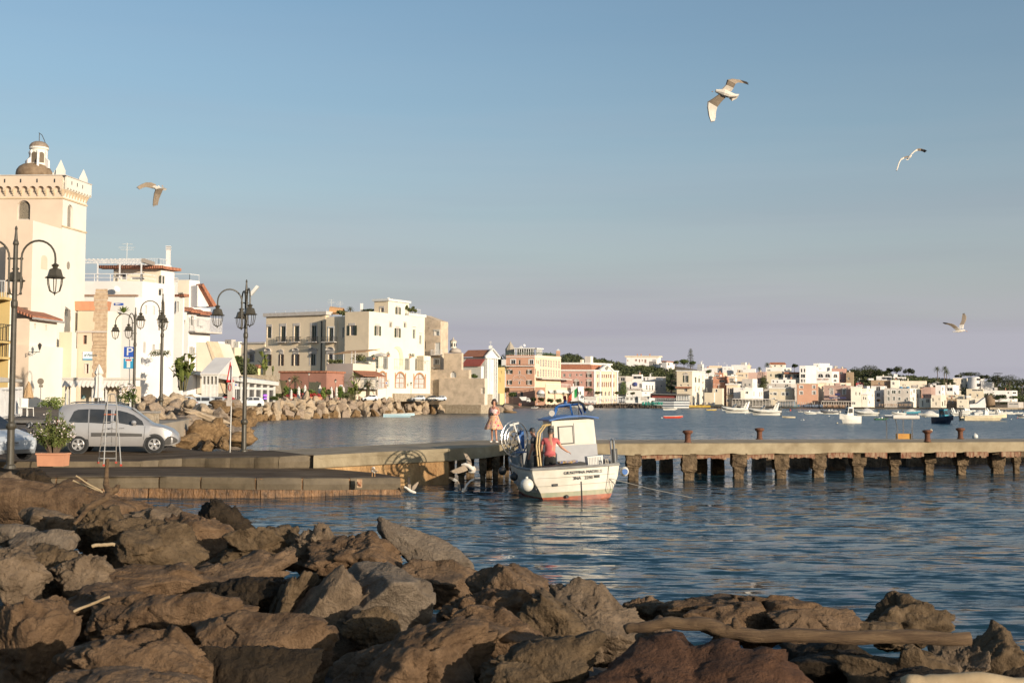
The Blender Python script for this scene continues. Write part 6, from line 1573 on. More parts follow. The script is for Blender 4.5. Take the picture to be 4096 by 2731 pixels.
def scar(label,p,az,col,rz2=None,s=1.0):
 """simple complete small hatchback, front towards -x"""
 r=thg('parked_car',label,'car',p,'cars parked along the promenade',rz=rz2 if rz2 is not None else az);r.scale=(s,s,s);ORG[r.name]=Ve((0,0,0))
 M=mk('car_paint_'+col,CARP[col],CARP[col],rough=.28,spec=.6)
 st=[(-1.95,.35,.62,.62,.62),(-1.8,.22,.74,.74,.78),(-1.0,.2,.90,.90,.84),(-.55,.2,.92,1.08,.85),(-.1,.2,.93,1.40,.85),(.5,.2,.94,1.46,.85),(1.3,.2,.95,1.42,.85),(1.75,.22,.95,1.2,.83),(1.92,.35,.80,.82,.74)]
 mb=MB();rings=[]
 for x,zb,zm,zt,w in st:
  k=.72 if zt-zm>.1 else 1
  rings.append([(x,-w*.92,zb),(x,-w,(zb+zm)/2),(x,-w*.97,zm),(x,-w*(k if zt-zm>.1 else.9),zt-.01),(x,-w*.4,zt+.015),(x,w*.4,zt+.015),(x,w*(k if zt-zm>.1 else.9),zt-.01),(x,w*.97,zm),(x,w,(zb+zm)/2),(x,w*.92,zb)])
 mb.loft(rings);mb.bd('body',M,r,smooth=False)
 g=MB()
 for sg in(-1,1):
  for a,b in(((-.45,1.0),(.30,1.36)),((.38,1.36),(1.25,1.36))):
   x0,x1=a[0],b[0]
   y=lambda z:sg*(.835-(z-.94)/.5*.20+.012)
   g.add([(x0,y(.98),.98),(x1,y(.98),.98),(x1-.02,y(1.34),1.34),(x0+(.35 if x0<0 else.02),y(1.34),1.34)],[(0,1,2,3)])
 g.add([(1.80,-.6,1.0),(1.80,.6,1.0),(1.62,.5,1.32),(1.62,-.5,1.32)],[(0,1,2,3)]);g.add([(-1.0,-.66,.94),(-1.0,.66,.94),(-.2,.55,1.38),(-.2,-.55,1.38)],[(0,1,2,3)])
 g.v=[(x+(.04 if x>1.5 else(-.03 if x<-.9 or(x<-.15 and abs(y_)<.6)else 0)),y_,z+.01)for x,y_,z in g.v]
 g.bd('window',MG,r)
 for x in(-1.25,1.25):
  for sg in(-1,1):
   w=MB();w.la([(.0,-.09),(.30,-.09),(.31,0),(.30,.09),(0,.09)],n=16);w.v=[(a+x,c+sg*.76,b+.31)for a,b,c in w.v];wh=w.bd('wheel',mk('tyre_rubber',(.02,.02,.02),rough=.9),r)
 t=MB();t.box((1.90,-.62,.82),(.06,.2,.14));t.bd('tail_light',mk('red_lamp',(.4,.02,.02),rough=.3),r);t=MB();t.box((1.90,.62,.82),(.06,.2,.14));t.bd('tail_light',mk('red_lamp',(.4,.02,.02)),r)
 return r
def small_lamp():
 r=thg('street_lamp','small old style lamp post','street lamp',(0,0,0));m=MB();m.la([(.10,0),(.10,.3),(.05,.45),(.045,1.9),(.06,2.0),(.035,2.1),(.03,3.2)],n=8);m.bd('pole',ML,r)
 m=MB();m.la([(.10,3.2),(.22,3.65),(.26,3.68),(.12,3.86),(.05,3.92),(.03,4.0)],n=6);l=m.bd('lantern',ML,r);g=MB();g.la([(.11,3.25),(.215,3.62)],n=6,c=(0,0,0));g.v=[(x*1.06,y*1.06,z)for x,y,z in g.v];g.bd('lamp_glass',mk('lamp_glass',(.55,.50,.42),rough=.3),l);return r
middle()
# ================================================================== FAR SHORE
def far_town():
 S=shs
 Ht=Bld('hotel','orange four storey hotel with green shutters and roof terrace',q('C9',1520,0)[0],422,10,52,.8,cat='hotel')
 Ht.wins('L','C9',[(1040,805,1095,870),(1395,805,1445,870),(1045,992,1090,1060),(1395,992,1445,1062)],'stu',pane=MC)
 Ht.wins('L','C9',[(1092,622,1170,700),(1420,622,1490,705)],'t',sh=M_SHG);Ht.wins('L','C9',[(1228,622,1262,712)],'c')
 Ht.wins('L','C9',[(1235,820,1258,880),(1233,1005,1257,1060)],'at');Ht.wins('L','C9',[(1258,1192,1312,1280)],'ai')
 Ht.wins('L','C9',[(1085,1195,1205,1290)],'i')
 xs=[(1612,1638),(1660,1690),(1708,1735),(1755,1782),(1800,1826),(1848,1872),(1893,1918),(1940,1968)]
 Ht.wins('R','C9',[(a,610+(a-1612)*.10,b,745+(a-1612)*.10)for a,b in xs]+[(a,785+(a-1612)*.07,b,930+(a-1612)*.02)for a,b in xs],'x',pane=MC)
 Ht.wins('R','C9',[(1548,620,1560,690),(1576,630,1592,700),(1526,780,1542,890),(1568,815,1590,930)],'i')
 Ht.wall(q('C9',1000,0)[0],q('C9',1985,0)[0],q('C9',1525,540)[1],W['salmon'],W['apricot'])
 f,fr=Ht.fL,Ht.fR
 for y in(568,735,1112):
  u,z=f.hit(*q('C9',1500,y));mb=MB();fb(mb,f,0,Ht.uL,z-.12,z+.12,.003,.2 if y!=735 else.8);
  if y==568:fb(mb,fr,0,Ht.uR,z-.12,z+.12,.003,.2)
  mb.bd('white_band',MF,Ht.rt,wq=1)
 u,z=f.hit(*q('C9',1500,730));rrn(Ht.rt,[f.at(.3,z,.7),f.at(Ht.uL-.3,z,.7)],.6,ML,step=1.2,r=.03)
 mb=MB();fb(mb,f,Ht.uL,Ht.uL+1.6,.8,Ht.z1-1.5,-2,.3);mb.bd('corner_strip',MF,Ht.rt,wq=1)
 p=P(*q('C9',1080,450),430);k_=430/F_PX/4.48;mb=MB();mb.la([(88*k_,-6),(88*k_,0),(90*k_,20*k_),(6*k_,150*k_),(2*k_,170*k_)],(p.x,p.y,p.z),8);mb.bd('spire',mk('grey_cream_spire',(.42,.36,.28)),Ht.rt,wq=1)
 z=Ht.z1;pv=MB();zt=P(*q('C9',1400,410),425).z
 uL_=f.hit(*q('C9',1140,500))[0];
 fb(pv,f,0.5,uL_,zt-.35,zt,-7,-.5)
 for k in range(9):fb(pv,f,.6+(uL_-1)*k/8,.85+(uL_-1)*k/8,z,zt-.3,-.9,-.6)
 u2=fr.hit(*q('C9',1700,470))[0]
 fb(pv,fr,2.0,u2,zt-.35,zt-.01,-7,-.5)
 for k in range(8):fb(pv,fr,2+(u2-3)*k/7,2.2+(u2-3)*k/7,z,zt-.3,-.9,-.6)
 pv.bd('roof_pavilion',MF,Ht.rt,wq=1)
 gl=MB();fb(gl,f,1,uL_-.5,z,zt-.4,-5,-4.8);gl.bd('pane',MC,Ht.rt,wq=1)
 rrn(Ht.rt,[f.at(Ht.uL*.98,z,-.2),f.at(0.1,z,-.2),fr.at(Ht.uR*.98,z,-.2)],1.0,mk('green_glass_rail',(.10,.16,.10)),step=1.2,r=.05,mid=True)
 p=P(*q('C9',1275,405),428);mb=MB();mb.la([(1.0,-.3),(1.0,0),(.75,.15),(.7,.35),(.3,.5),(.05,.85)],(p.x,p.y,p.z),4,rz=.6);mb.bd('turret',MF,Ht.rt,wq=1)
 p=P(*q('C9',1938,500),455);mb=MB();mb.box((p.x,p.y,p.z-.5),(1.5,1.5,2.6));mb.bd('chimney_tower',W['salmon'],Ht.rt,wq=1);mb=MB();mb.la([(1.2,0),(.6,.35),(.1,.75)],(p.x,p.y,p.z+.8),4,rz=math.pi/4);mb.bd('chimney_cap',MF,Ht.rt,wq=1)
 dish(Ht.rt,P(*q('C9',1335,365),428),.45,.5)
 mb=MB();out=[(1130,990),(1122,960),(1140,938),(1155,905),(1195,900),(1215,890),(1275,888),(1290,905),(1335,905),(1345,940),(1362,965),(1355,1000),(1325,1005),(1310,990),(1180,990),(1160,1000)]
 pts=[f.hit(*q('C9',x,y))for x,y in out]
 for i in range(len(pts)):
  a,b=pts[i],pts[(i+1)%len(pts)];mb.tb([f.at(a[0],a[1],.05),f.at(b[0],b[1],.05)],.055,4)
 mb.bd('cartouche',MF,Ht.rt,wq=1)
 u,z=f.hit(*q('C9',1147,978));text('lettering','MIRAMARE E CASTELLO',f.at(u,z,.03),f,.42,MF,Ht.rt,width=.80,ext=.02)
 mb=MB();u,z=f.hit(*q('C9',1245,925))
 for a in(-1,1):mb.tb([f.at(u+a*.3,z+.3,.05),f.at(u-a*.22,z-.3,.05)],.04,4);mb.tb([f.at(u+a*.3,z+.3,.05),f.at(u+a*.1,z+.22,.05)],.04,4)
 mb.bd('emblem',MF,Ht.rt,wq=1)
 Hw=Bld('hotel_wing','apricot ground floor hotel wing with white scalloped awning and balustraded terrace',q('C9',1715,0)[0],414,5,55,.8,cat='building')
 Hw.wins('L','C9',[(1562,1228,1700,1290)],'ix',pane=MC);Hw.wall(q('C9',1525,0)[0],q('C9',2168,0)[0],q('C9',1715,1115)[1],W['salmon'],W['apricot'])
 fw,fwr=Hw.fL,Hw.fR;mb=MB();u,z=fw.hit(*q('C9',1628,1220));mb.la([(1.4,-.2),(1.36,.4),(1.05,.9),(.55,1.2),(.03,1.28)],tuple(fw.at(u,z,-.5)),16);mb.bd('dome_awning',MF,Hw.rt,wq=1)
 rrn(Hw.rt,[fw.at(Hw.uL,Hw.z1,-.2),fw.at(0,Hw.z1,-.2),fwr.at(Hw.uR,Hw.z1,-.2)],1.2,MF,step=.9,r=.07)
 mb=MB();n=14
 for k in range(n):
  u0,u1=1.5+(Hw.uR-1.5)*k/n,1.5+(Hw.uR-1.5)*(k+.93)/n;z=Hw.z1-1.0;mb.hx_([fwr.at(u0,z-1.0,1.0),fwr.at(u1,z-1.0,1.0),fwr.at(u1,z,.05),fwr.at(u0,z,.05)],[fwr.at(u0,z-.85,1.05),fwr.at(u1,z-.85,1.05),fwr.at(u1,z+.15,.05),fwr.at(u0,z+.15,.05)])
 mb.bd('awning',MF,Hw.rt,wq=1)
 mb=MB();u0,u1=0,22;z=Ht.fR.hit(*q('C9',1600,950))[1]
 mb.hx_([fr.at(.5,z-.4,3),fr.at(Ht.uR+3,z-.4,3),fr.at(Ht.uR+3,z,.3),fr.at(.5,z,.3)],[fr.at(.5,z-.2,3),fr.at(Ht.uR+3,z-.2,3),fr.at(Ht.uR+3,z+.2,.3),fr.at(.5,z+.2,.3)]);mb.bd('terrace_awning',mk('cream_canvas',(.68,.62,.54)),Hw.rt,wq=1)
 Pk=Bld('hotel','dusty pink hotel with white trim, gable and mansard red roof band',q('C10',785,0)[0],436,6,50,.8,cat='hotel')
 Pk.wins('L','C10',[(228,645,273,706),(337,645,383,706),(462,648,490,684),(528,650,580,686),(550,785,576,818)],'p',pane=MC);Pk.wins('L','C10',[(672,650,722,712),(672,785,722,872),(448,785,500,865)],'sg',sh=M_SHB,pane=MC)
 rr=[(858,880),(918,940),(985,1008),(1055,1078),(1122,1140)]
 Pk.wins('R','C10',[(a,658,b,722)for a,b in rr],'s',sh=M_SHR,pane=MF);Pk.wins('R','C10',[(a,795,b,885)for a,b in rr],'s',sh=M_SHR,pane=MF);Pk.wins('R','C10',[(905,960,945,1045),(980,965,1010,1045),(1045,960,1075,1045),(1120,960,1150,1045)],'a')
 Pk.wall(q('C10',190,0)[0],q('C10',1210,0)[0],q('C10',788,600)[1],W['pink'],W['apricot'],cornice=.35,cm=MF)  # apricot right face paints the sunlit side of the pink plaster
 f=Pk.fR;U=Pk.uR;g=MB()
 for u in(0,U*.22,U*.73,U-.8):fb(g,f,u,u+.9,1,Pk.z1,.003,.25)
 u0,u1=f.hit(*q('C10',880,590))[0],f.hit(*q('C10',1120,590))[0];zt=P(*q('C10',1010,495),445).z
 for a,b in(((u0,Pk.z1+.4),((u0+u1)/2,zt)),((u1,Pk.z1+.4),((u0+u1)/2,zt))):g.tb([f.at(a[0],a[1],.3),f.at(b[0],b[1],.3)],.42,4)
 g.bd('pilaster',MF,Pk.rt,wq=1);g=MB();fpoly(g,f,[(u0,Pk.z1),(u1,Pk.z1),((u0+u1)/2,zt)],-1.5,.25);g.bd('gable',W['cream'],Pk.rt,wq=1)
 g=MB();g.la([(.9,-.1),(.9,.1)],(0,0,0),14);c=f.at((u0+u1)/2,(Pk.z1+zt)/2+.2,.3);g.v=[(c.x+x*f.d.x+z*f.n.x,c.y+x*f.d.y+z*f.n.y,c.z+y)for x,y,z in g.v];g.bd('round_window',MC,Pk.rt,wq=1)
 at_=Pk.sub(q('C10',725,0)[0],441,6,50,zb=Pk.z1);at_.wins('L','C10',[(205,535,270,578),(345,535,410,578),(462,535,488,565),(525,535,550,570)],'i');at_.wins('R','C10',[(755,540,790,580),(810,545,850,580)],'i')
 at_.wall(q('C10',192,0)[0],q('C10',1090,0)[0],q('C10',722,478)[1],W['pink'],W['cream'],'attic',cornice=.4,cm=MF)
 g=MB();zr=at_.z1-.2;fb(g,at_.fL,-.2,at_.uL,zr-2.4,zr,.05,.6);fb(g,at_.fR,-.2,at_.uR*.8,zr-2.4,zr,.05,.6);g.bd('roof_band',MI,Pk.rt,wq=1)
 for x0,x1,y,lb in((540,585,395,1),(620,730,335,2)):b2=at_.sub(q('C10',x1,0)[0],452,6,50,zb=at_.z1-2);b2.wall(q('C10',x0,0)[0],q('C10',x1+40,0)[0],q('C10',x1,y)[1],W['sand' if lb==1 else 'greyw'],W['cream'],'roof_room')
 S('portico','white balustraded portico with round arches before the pink hotel','C10',375,500,608,872,424,'white',wl=[(388,955,465,1020)],wr=[(528,960,560,1030)],aL=6,aR=50,st='a',cat='building')
 S('house','pale grey low house between the pink hotel and the white villa','C10',1195,1362,None,690,452,'greyw',wl=[(1208,705,1236,780),(1265,715,1340,780)],aL=8)
 v=S('villa','white seafront villa with arched blue awning and wavy parapet','C10',1362,1655,1900,790,446,'white',wl=[(1492,808,1562,872),(1598,822,1645,895),(1430,845,1450,930)],wr=[(1783,855,1797,945),(1828,855,1846,945),(1725,850,1745,930),(1700,985,1730,1010)],aL=6,aR=25,st='a',stR='p',sh=M_SHR,cat='villa')
 mb=MB();f=v.fL;uu=[f.hit(*q('C10',x,0))[0]for x in(1470,1655)];mb.la([(.01,0)],(0,0,0),3)if 0 else None
 fb(mb,f,0,uu[0],v.z1,v.z1+.8,-4,-.3);mb.bd('parapet',W['white'],v.rt,wq=1);u,z=f.hit(*q('C10',1527,835));mb=MB();mb.ball(tuple(f.at(u,z,.2)),(.85,.5,.8),n=14);mb.bd('blue_awning',mk('blue_canvas',(.05,.07,.22)),v.rt,wq=1)
 u,z=f.hit(*q('C10',1600,920));balcony(v.rt,f,0,5,z,.9,.6,ML,nb=12);balcony(v.rt,v.fR,0,v.uR,v.fR.hit(*q('C10',1800,950))[1],.6,.6,ML,nb=12)
 S('house','white roof house set back above the villa with rails','C10',1470,1650,1665,660,458,'white',wl=[(1480,690,1640,740)],aL=6,aR=25);S('house','grey white house with metal terrace roof right of the villa','C10',1660,1870,2075,700,462,'white','greyw',wl=[(1670,715,1700,775),(1745,710,1760,780)],wr=[(1905,880,1925,950),(1950,880,1965,950)],aL=6,aR=30)
 S('house','narrow white house wing with an orange canopy','C10',1868,1890,2080,765,452,'white','greyw',wr=[(1905,870,1925,930),(1990,850,2010,880)],aL=6,aR=30)
 rg=S('villa','long white villa on the wooded ridge with red chimneys','C10',1370,1950,1985,355,610,'white',wl=[(1520,385,1560,425),(1590,388,1612,445),(1640,390,1662,425),(1690,388,1725,455),(1868,385,1880,420),(1380,400,1402,425)],aL=3,aR=40,zb=16,cornice=.5,cm=W['sand'],pane=mk('rusty_panes',(.30,.12,.07)),cat='villa')
 for x in(1565,1633,1790):chimney_(rg.rt,P(*q('C10',x,345),612),.5,1.5,W['brick'],cap=False)
 S('house','low white ridge house with one shaded gable, right of the long villa','C10',1775,1910,2090,425,590,'greyw','white',wl=[(1835,462,1862,490)],wr=[(1955,455,2015,495)],zb=14);S('house','white ridge house with red roof edge half hidden by trees','C11',210,300,440,435,580,'white',wr=[(320,450,350,500)],zb=14,cornice=.3,cm=MI)  # shaded gable of the low ridge house is white plaster painted grey
 c=Bld('apartment_house','square cream house over the beach bar, shade painted on its left face',q('C11',760,0)[0],440,10,66,.8)
 c.wins('L','C11',[(618,682,665,802)],'sg',pane=MC);c.wins('L','C11',[(540,838,568,868),(668,840,695,868),(612,915,668,965)],'p')
 c.wins('R','C11',[(805,705,835,808),(868,728,898,810),(942,680,955,765),(876,685,890,715),(940,785,962,825),(808,862,822,975),(873,865,888,1005),(940,892,955,975),(1018,905,1032,980),(808,1030,820,1100),(935,1045,955,1100)],'c')
 c.wall(q('C11',480,0)[0],q('C11',985,0)[0],q('C11',762,605)[1],W['sand'],W['cream'],cornice=.25,cm=MF)  # left wall painted sand to carry the shade of the cream plaster
 c.box('L','C11',458,880,750,905,.05,1.0,MI,'canopy');rrn(c.rt,[c.fL.at(c.uL,c.z1+.4,-.3),c.fL.at(0,c.z1+.4,-.3),c.fR.at(c.uR,c.z1+.4,-.3)],1.2,ML,step=1.4,r=.03)
 c2=c.sub(q('C11',985,0)[0],462,10,40,zb=1);c2.wall(None,q('C11',1150,0)[0],q('C11',990,680)[1],W['cream'],W['cream'],'side_wing',back=4)
 c3=c.sub(q('C11',1150,0)[0],436,5,60,zb=.8);c3.wall(q('C11',975,0)[0],q('C11',1165,0)[0],q('C11',1150,985)[1],W['sand'],W['cream'],'low_block')
 bar();
 S('house','brick red house with ochre terrace frame','C11',1130,1345,1410,700,458,'brick',wl=[(1180,715,1290,735),(1240,760,1340,800)],aL=5);S('house','beige low house with white arched window before the brick red house','C11',1120,1300,1325,908,440,'sand','warmwhite',wl=[(1175,925,1205,978)],aL=5,st='at')
 S('house','tall narrow orange and white house with white window trim','C11',1410,1530,1545,700,455,'apricot','white',wl=[(1442,758,1456,810),(1486,762,1500,812)],aL=5,st='at',cornice=.3,cm=MF)
 o=S('house','orange and white house with four red doors and an iron balcony','C11',1372,1575,1620,850,446,'apricot','sand',wl=[(1392,905,1415,1010),(1440,908,1455,1010),(1480,900,1500,1010),(1525,905,1540,1010),(1480,1060,1502,1135),(1380,1105,1415,1150)],aL=5,st='t',pane=M_SHR,cornice=.3,cm=MF)
 u,z=o.fL.hit(*q('C11',1490,1015));balcony(o.rt,o.fL,-.3,o.uL,z,.7,.6,ML,nb=16)
 S('house','bright white stepped house with two square black windows in its shaded face','C11',1650,1840,1925,740,450,'greyw','white',wl=[(1685,820,1720,870),(1765,820,1800,870)],wr=[(1858,810,1868,905),(1900,900,1910,940)],aL=8,aR=50);S('house','small white house left of the black windowed one','C11',1535,1600,1650,780,452,'greyw','white',wr=[(1608,810,1620,860)],aL=8)  # stepped house: greyish left wall is painted shade on white plaster
 S('house','white shoreline house with ornate windows and stepped gable','C11',None,1842,2030,895,444,'white',wr=[(1858,970,1868,1045),(1962,975,1974,1060),(2000,970,2012,1040)],aL=8,aR=25);S('house','cream house with lean-to roofs between orange house and white house','C11',1625,1700,1842,945,442,'cream',wr=[(1712,960,1760,1010)],aL=5,aR=20)
 S('house','flat white house low on the skyline right of the tall pine','C11',850,940,965,475,540,'white',wl=[(905,515,925,545)],zb=6);S('house','long cream house with blue solar panel and tan roof storey','C11',970,1290,1300,545,500,'white',wl=[(1050,570,1105,620),(1240,575,1270,615)],aL=4,zb=4);S('house','apricot roof storey behind the solar panel','C11',1060,1280,1290,505,515,'apricot',aL=4,zb=8)
 S('chapel','large plain white hall with one arched window','C11',1500,1885,1900,560,495,'white',wl=[(1672,545,1718,590)],aL=5,aR=50,st='a',zb=4,cat='building');S('house','tall white block with tan cap behind the plain hall','C11',1460,1750,1815,490,510,'white','apricot',aL=5,zb=4);S('house','white block with two small square windows left of the hall','C11',1300,1475,1500,515,498,'white',wl=[(1338,548,1350,570),(1410,548,1422,570)],aL=5,zb=4)
 S('house','terracotta and ochre house with dark doorway under the hall','C11',1160,1320,1385,630,475,'brick','apricot',wl=[(1170,650,1222,690)],wr=[(1335,655,1345,690)],aL=5,zb=3);S('house','apricot house with long pale window band','C11',1540,1765,1920,625,472,'apricot','mauve',wl=[(1575,665,1670,692),(1710,655,1740,710)],aL=5,aR=20,zb=3,pane=MC)
 S('villa','cream villa with hipped red roof and chimneys on the skyline','C12',335,600,612,462,540,'cream',wl=[(410,470,440,500),(520,470,550,500)],aL=4,zb=8,roof=True,rise=1.0,cat='villa');S('house','white terraced house with green shutters below the hipped villa','C12',272,570,710,515,505,'white',wl=[(295,548,350,572)],wr=[(580,535,620,572),(640,535,682,572)],aL=4,aR=15,zb=5,st='c')
 S('house','mauve castellated house beside the palms','C12',125,262,290,585,500,'mauve',wl=[(150,600,160,650),(180,600,190,650),(210,600,220,650)],aL=4,zb=4);S('house','beige house with wide arched loggia window','C12',292,560,580,575,488,'sand',wl=[(340,622,370,668),(420,625,545,690)],aL=4,zb=3,st='c')
 e=S('house','long house with deep glazed veranda under a red roof strip','C12',575,850,None,600,486,'warmwhite',wl=[(590,630,700,690),(740,630,845,692)],aL=4,zb=3);e.box('L','C12',578,590,850,620,.1,.7,MI,'canopy')
 S('house','low white house with arches and laundry terrace','C12',365,770,780,715,478,'white',wl=[(385,735,412,765),(670,740,695,770),(570,730,600,770),(455,740,480,770)],aL=4,zb=3)
 S('house','pale yellow beachfront house with white trim and an arched garage','C12',330,742,760,875,462,'sand','warmwhite',wl=[(335,945,372,972),(400,940,455,985),(545,940,590,990),(610,940,660,990),(385,1035,430,1055)],aL=3,st='t',cornice=.25,cm=MF);S('house','low shaded roof terrace house above the pale yellow one','C12',240,700,800,790,470,'greyw',wl=[(385,875,412,900),(430,800,445,830),(600,800,650,840)],aL=3,zb=2)
 S('house','red brown beachfront house with grey white shutters and a long white balcony','C12',808,1165,1265,795,458,'salmon','apricot',wl=[(848,825,900,868),(1070,822,1115,872),(850,918,900,975),(1068,912,1120,975)],aL=3,st='t',pane=MC,cornice=.2,cm=W['sand'])
 S('house','mauve brown restaurant house with dark blue sign board','C12',1265,1725,1740,835,456,'mauve',wl=[(1370,900,1415,975),(1585,900,1635,975),(1382,1045,1402,1060)],aL=3,st='gt',pane=MC,cornice=.2,cm=W['mauve'])
 S('house','bright cream beachfront house with fine white trim','C12',1728,1905,1915,850,452,'cream',wl=[(1805,930,1820,985),(1865,935,1885,985),(1740,1100,1800,1145)],aL=2,pane=MC,cornice=.2,cm=MF)
 S('house','pointed gabled cream house with carved windows','C12',1915,2010,2050,975,452,'cream','white',wr=[(2020,1050,2030,1090)],wl=[(1935,1010,1950,1060),(1970,1020,1985,1060)],aL=5,roof=W['white'],rise=.9);S('house','lemon cream flat house with tiny balcony doors','C12',None,1995,2130,870,456,'cream',wr=[(2035,890,2045,915),(2088,970,2097,1010)],aL=5,aR=25);S('house','narrow tuff stone house behind the lemon cream one','C12',1912,2000,2010,840,462,'tuff',wl=[(1930,870,1950,920)],aL=5)
 w=S('hotel','white hillside hotel with rows of arched balconies','C12',1135,1405,1525,578,484,'white',wl=[(1165,618,1250,685),(1285,618,1370,685)],wr=[(1428,622,1495,690),(1430,715,1480,755)],aL=4,aR=18,st='a',zb=3,cat='hotel');w.box('L','C12',1155,705,1225,715,.1,.6,MI,'canopy');w.box('L','C12',1265,705,1345,715,.1,.6,MI,'canopy')
 w2=w.sub(q('C12',1135,0)[0],486,4,18,zb=3);w2.wins('L','C12',[(990,530,1012,570),(1085,530,1108,572),(1085,620,1108,685),(972,620,1030,685),(972,712,1030,770),(1088,712,1110,750)],'p');w2.wall(q('C12',962,0)[0],None,q('C12',1100,510)[1],W['white'],W['white'],'left_wing',back=5)
 w2.box('L','C12',980,503,1135,520,.1,.7,MI,'canopy')
 w3=w.sub(q('C12',955,0)[0],482,4,18,zb=3);w3.wins('L','C12',[(865,530,895,595),(920,530,945,595),(865,625,945,688),(870,712,900,765),(915,715,945,765)],'p');w3.wall(q('C12',850,0)[0],None,q('C12',900,480)[1],W['white'],W['white'],'glazed_wing',back=5)
 w4=w.sub(q('C12',1330,0)[0],500,4,18,zb=6);w4.wins('L','C12',[(1220,500,1250,525),(1270,500,1300,525)],'p');w4.wall(q('C12',1200,0)[0],q('C12',1410,0)[0],q('C12',1330,480)[1],W['white'],W['white'],'upper_wing')
 w5=w.sub(q('C12',1190,0)[0],495,4,18,zb=6);w5.wins('L','C12',[(1140,470,1158,490)],'i');w5.wall(q('C12',1090,0)[0],None,q('C12',1190,440)[1],W['white'],W['white'],'bell_tower',back=5)
 S('house','pale pink house with one dark green window','C12',1400,1642,1655,530,490,'pink',wl=[(1532,585,1590,622),(1535,710,1560,760),(1580,712,1612,745)],aL=3,zb=3,sh=M_SHG);bpy.data.materials
 S('house','crenellated brown tuff house beside the pink one','C12',1648,1770,1780,590,488,'tuff',wl=[(1668,678,1702,720)],aL=3,zb=3,st='c');S('house','low crimson house behind the restaurant terrace','C12',1815,1935,1945,775,474,'crimson',wl=[(1850,810,1900,840)],aL=3,zb=3,st='t')
 S('house','roof terrace storey with arched doors behind the mauve house','C12',1180,1310,1730,770,470,'sand','warmwhite',wl=[(1190,800,1215,830)],wr=[(1350,790,1365,820),(1560,800,1640,830)],aL=3,aR=4,zb=2)
 S('house','low brown tuff house with small window at the foot of the pines','C13',-60,240,245,668,470,'tuff',wl=[(148,702,178,738),(50,702,75,738)],aL=3,zb=2,st='c');S('house','glazed white roof bar with thin columns','C13',25,262,270,605,500,'white',wl=[(100,618,250,658)],aL=3,zb=6);S('house','white arched roof house right of the roof bar','C13',285,480,492,618,498,'white',wl=[(318,638,340,662),(388,642,440,670)],aL=3,zb=6,st='a')
 S('house','narrow cream house with one tall window','C13',248,380,392,665,468,'cream',wl=[(272,695,305,742)],aL=3,zb=2,st='t');S('house','long low cream house with small doors, second row','C13',385,800,815,680,472,'warmwhite',wl=[(432,730,447,760),(465,730,480,760),(648,738,678,768)],aL=3,zb=2)
 S('house','white house with red roof strip and dark glazed floors at the beach steps','C13',-60,135,205,755,466,'white',wl=[(18,765,82,832),(25,868,80,930)],wr=[(165,770,178,795)],aL=3,roof=MI,rise=.4)
 bl=S('apartment_house','big grey white block with two rows of green shutters','C13',145,548,648,795,462,'greyw','cream',wl=[(195,828,228,902),(262,828,322,878),(362,828,398,880),(495,838,518,872),(195,925,228,990),(278,925,310,985),(362,935,398,985),(492,935,515,985)],wr=[(562,842,572,900),(600,812,622,870),(588,930,608,990)],aL=4,aR=35,st='t',pane=M_SHG)
 for x,lb in((405,'left of the pair'),(515,'right of the pair')):p=P(*q('C13',x,792),466);mb=MB();mb.la([(.6,0),(.62,.3),(.45,.52),(.05,.6)],n=12,sx=1.2);o=mb.bd('water_tank',mk('blue_tarpaulin',(.05,.25,.45)),loc=p);tag(o,'blue covered water tank on the roof of the grey white block, '+lb,'water tank','blue water tanks')
 S('house','tuff and cream narrow house right of the big block','C13',648,705,750,790,466,'cream','tuff',wl=[(660,880,680,950)],wr=[(712,835,725,880)],aL=8,zb=1);S('house','lilac brown windowless block','C13',700,880,965,775,468,'mauve','mauve',aL=5,aR=15,zb=1)
 S('house','low mauve house with roof terrace by the boats','C13',745,880,890,885,464,'mauve',wl=[(770,905,790,935)],aL=4,zb=1)
 S('house','cream house with white double doors on the shore','C13',690,865,885,950,456,'cream',wl=[(735,985,760,1080),(800,960,860,1020)],aL=4,pane=MC)
 S('house','tall white house with arched openings beside the two palms','C13',950,1040,1105,745,460,'white',wl=[(1000,835,1020,880)],wr=[(1058,780,1072,835),(1060,870,1072,920),(1075,1040,1088,1080)],aL=8,aR=30);S('house','stepped white shore house with many small arches','C13',885,1030,1120,900,452,'warmwhite',wl=[(900,945,920,1000),(950,1010,965,1060),(1000,945,1012,980)],wr=[(1050,1000,1065,1075),(1090,980,1105,1070)],aL=8,aR=20,st='a')
 S('house','white house with veranda windows under the palms','C13',1112,1225,1325,740,476,'white',wl=[(1130,785,1215,838)],aL=5,zb=3);S('house','white modern house with rounded corner towers, square wing','C13',1225,1420,1480,635,500,'warmwhite',wl=[(1268,660,1280,670),(1350,660,1378,705),(1335,725,1372,775),(1378,800,1398,825),(1430,725,1452,770)],aL=5,zb=5)
 cyl(P(*q('C13',1560,800),492),95,100,'large rounded white tower of the modern house','C13',1560,690);cyl(P(*q('C13',1560,690),498),90,70,'smaller rounded upper tower of the modern house','C13',1560,620)
 S('house','white modern block right of the rounded towers','C13',1665,1840,1870,695,497,'white',wl=[(1700,790,1820,800)],aL=5,zb=4);S('house','low white house with blue window at the foot of the pines','C13',1865,2150,2235,830,480,'white',wr=[(2160,850,2215,885)],wl=[(2080,850,2100,880)],aL=3,aR=25,zb=3)
 S('house','beige terrace house with a strip of small panes','C13',1435,1695,1705,805,474,'sand',wl=[(1520,812,1690,838),(1470,880,1510,910),(1590,885,1620,925),(1555,1000,1575,1030)],aL=4,zb=2);S('house','stucco house with orange framed window and side stair','C13',1480,1705,1740,945,462,'warmwhite',wl=[(1540,1000,1560,1028)],wr=[(1712,990,1722,1050)],aL=4)
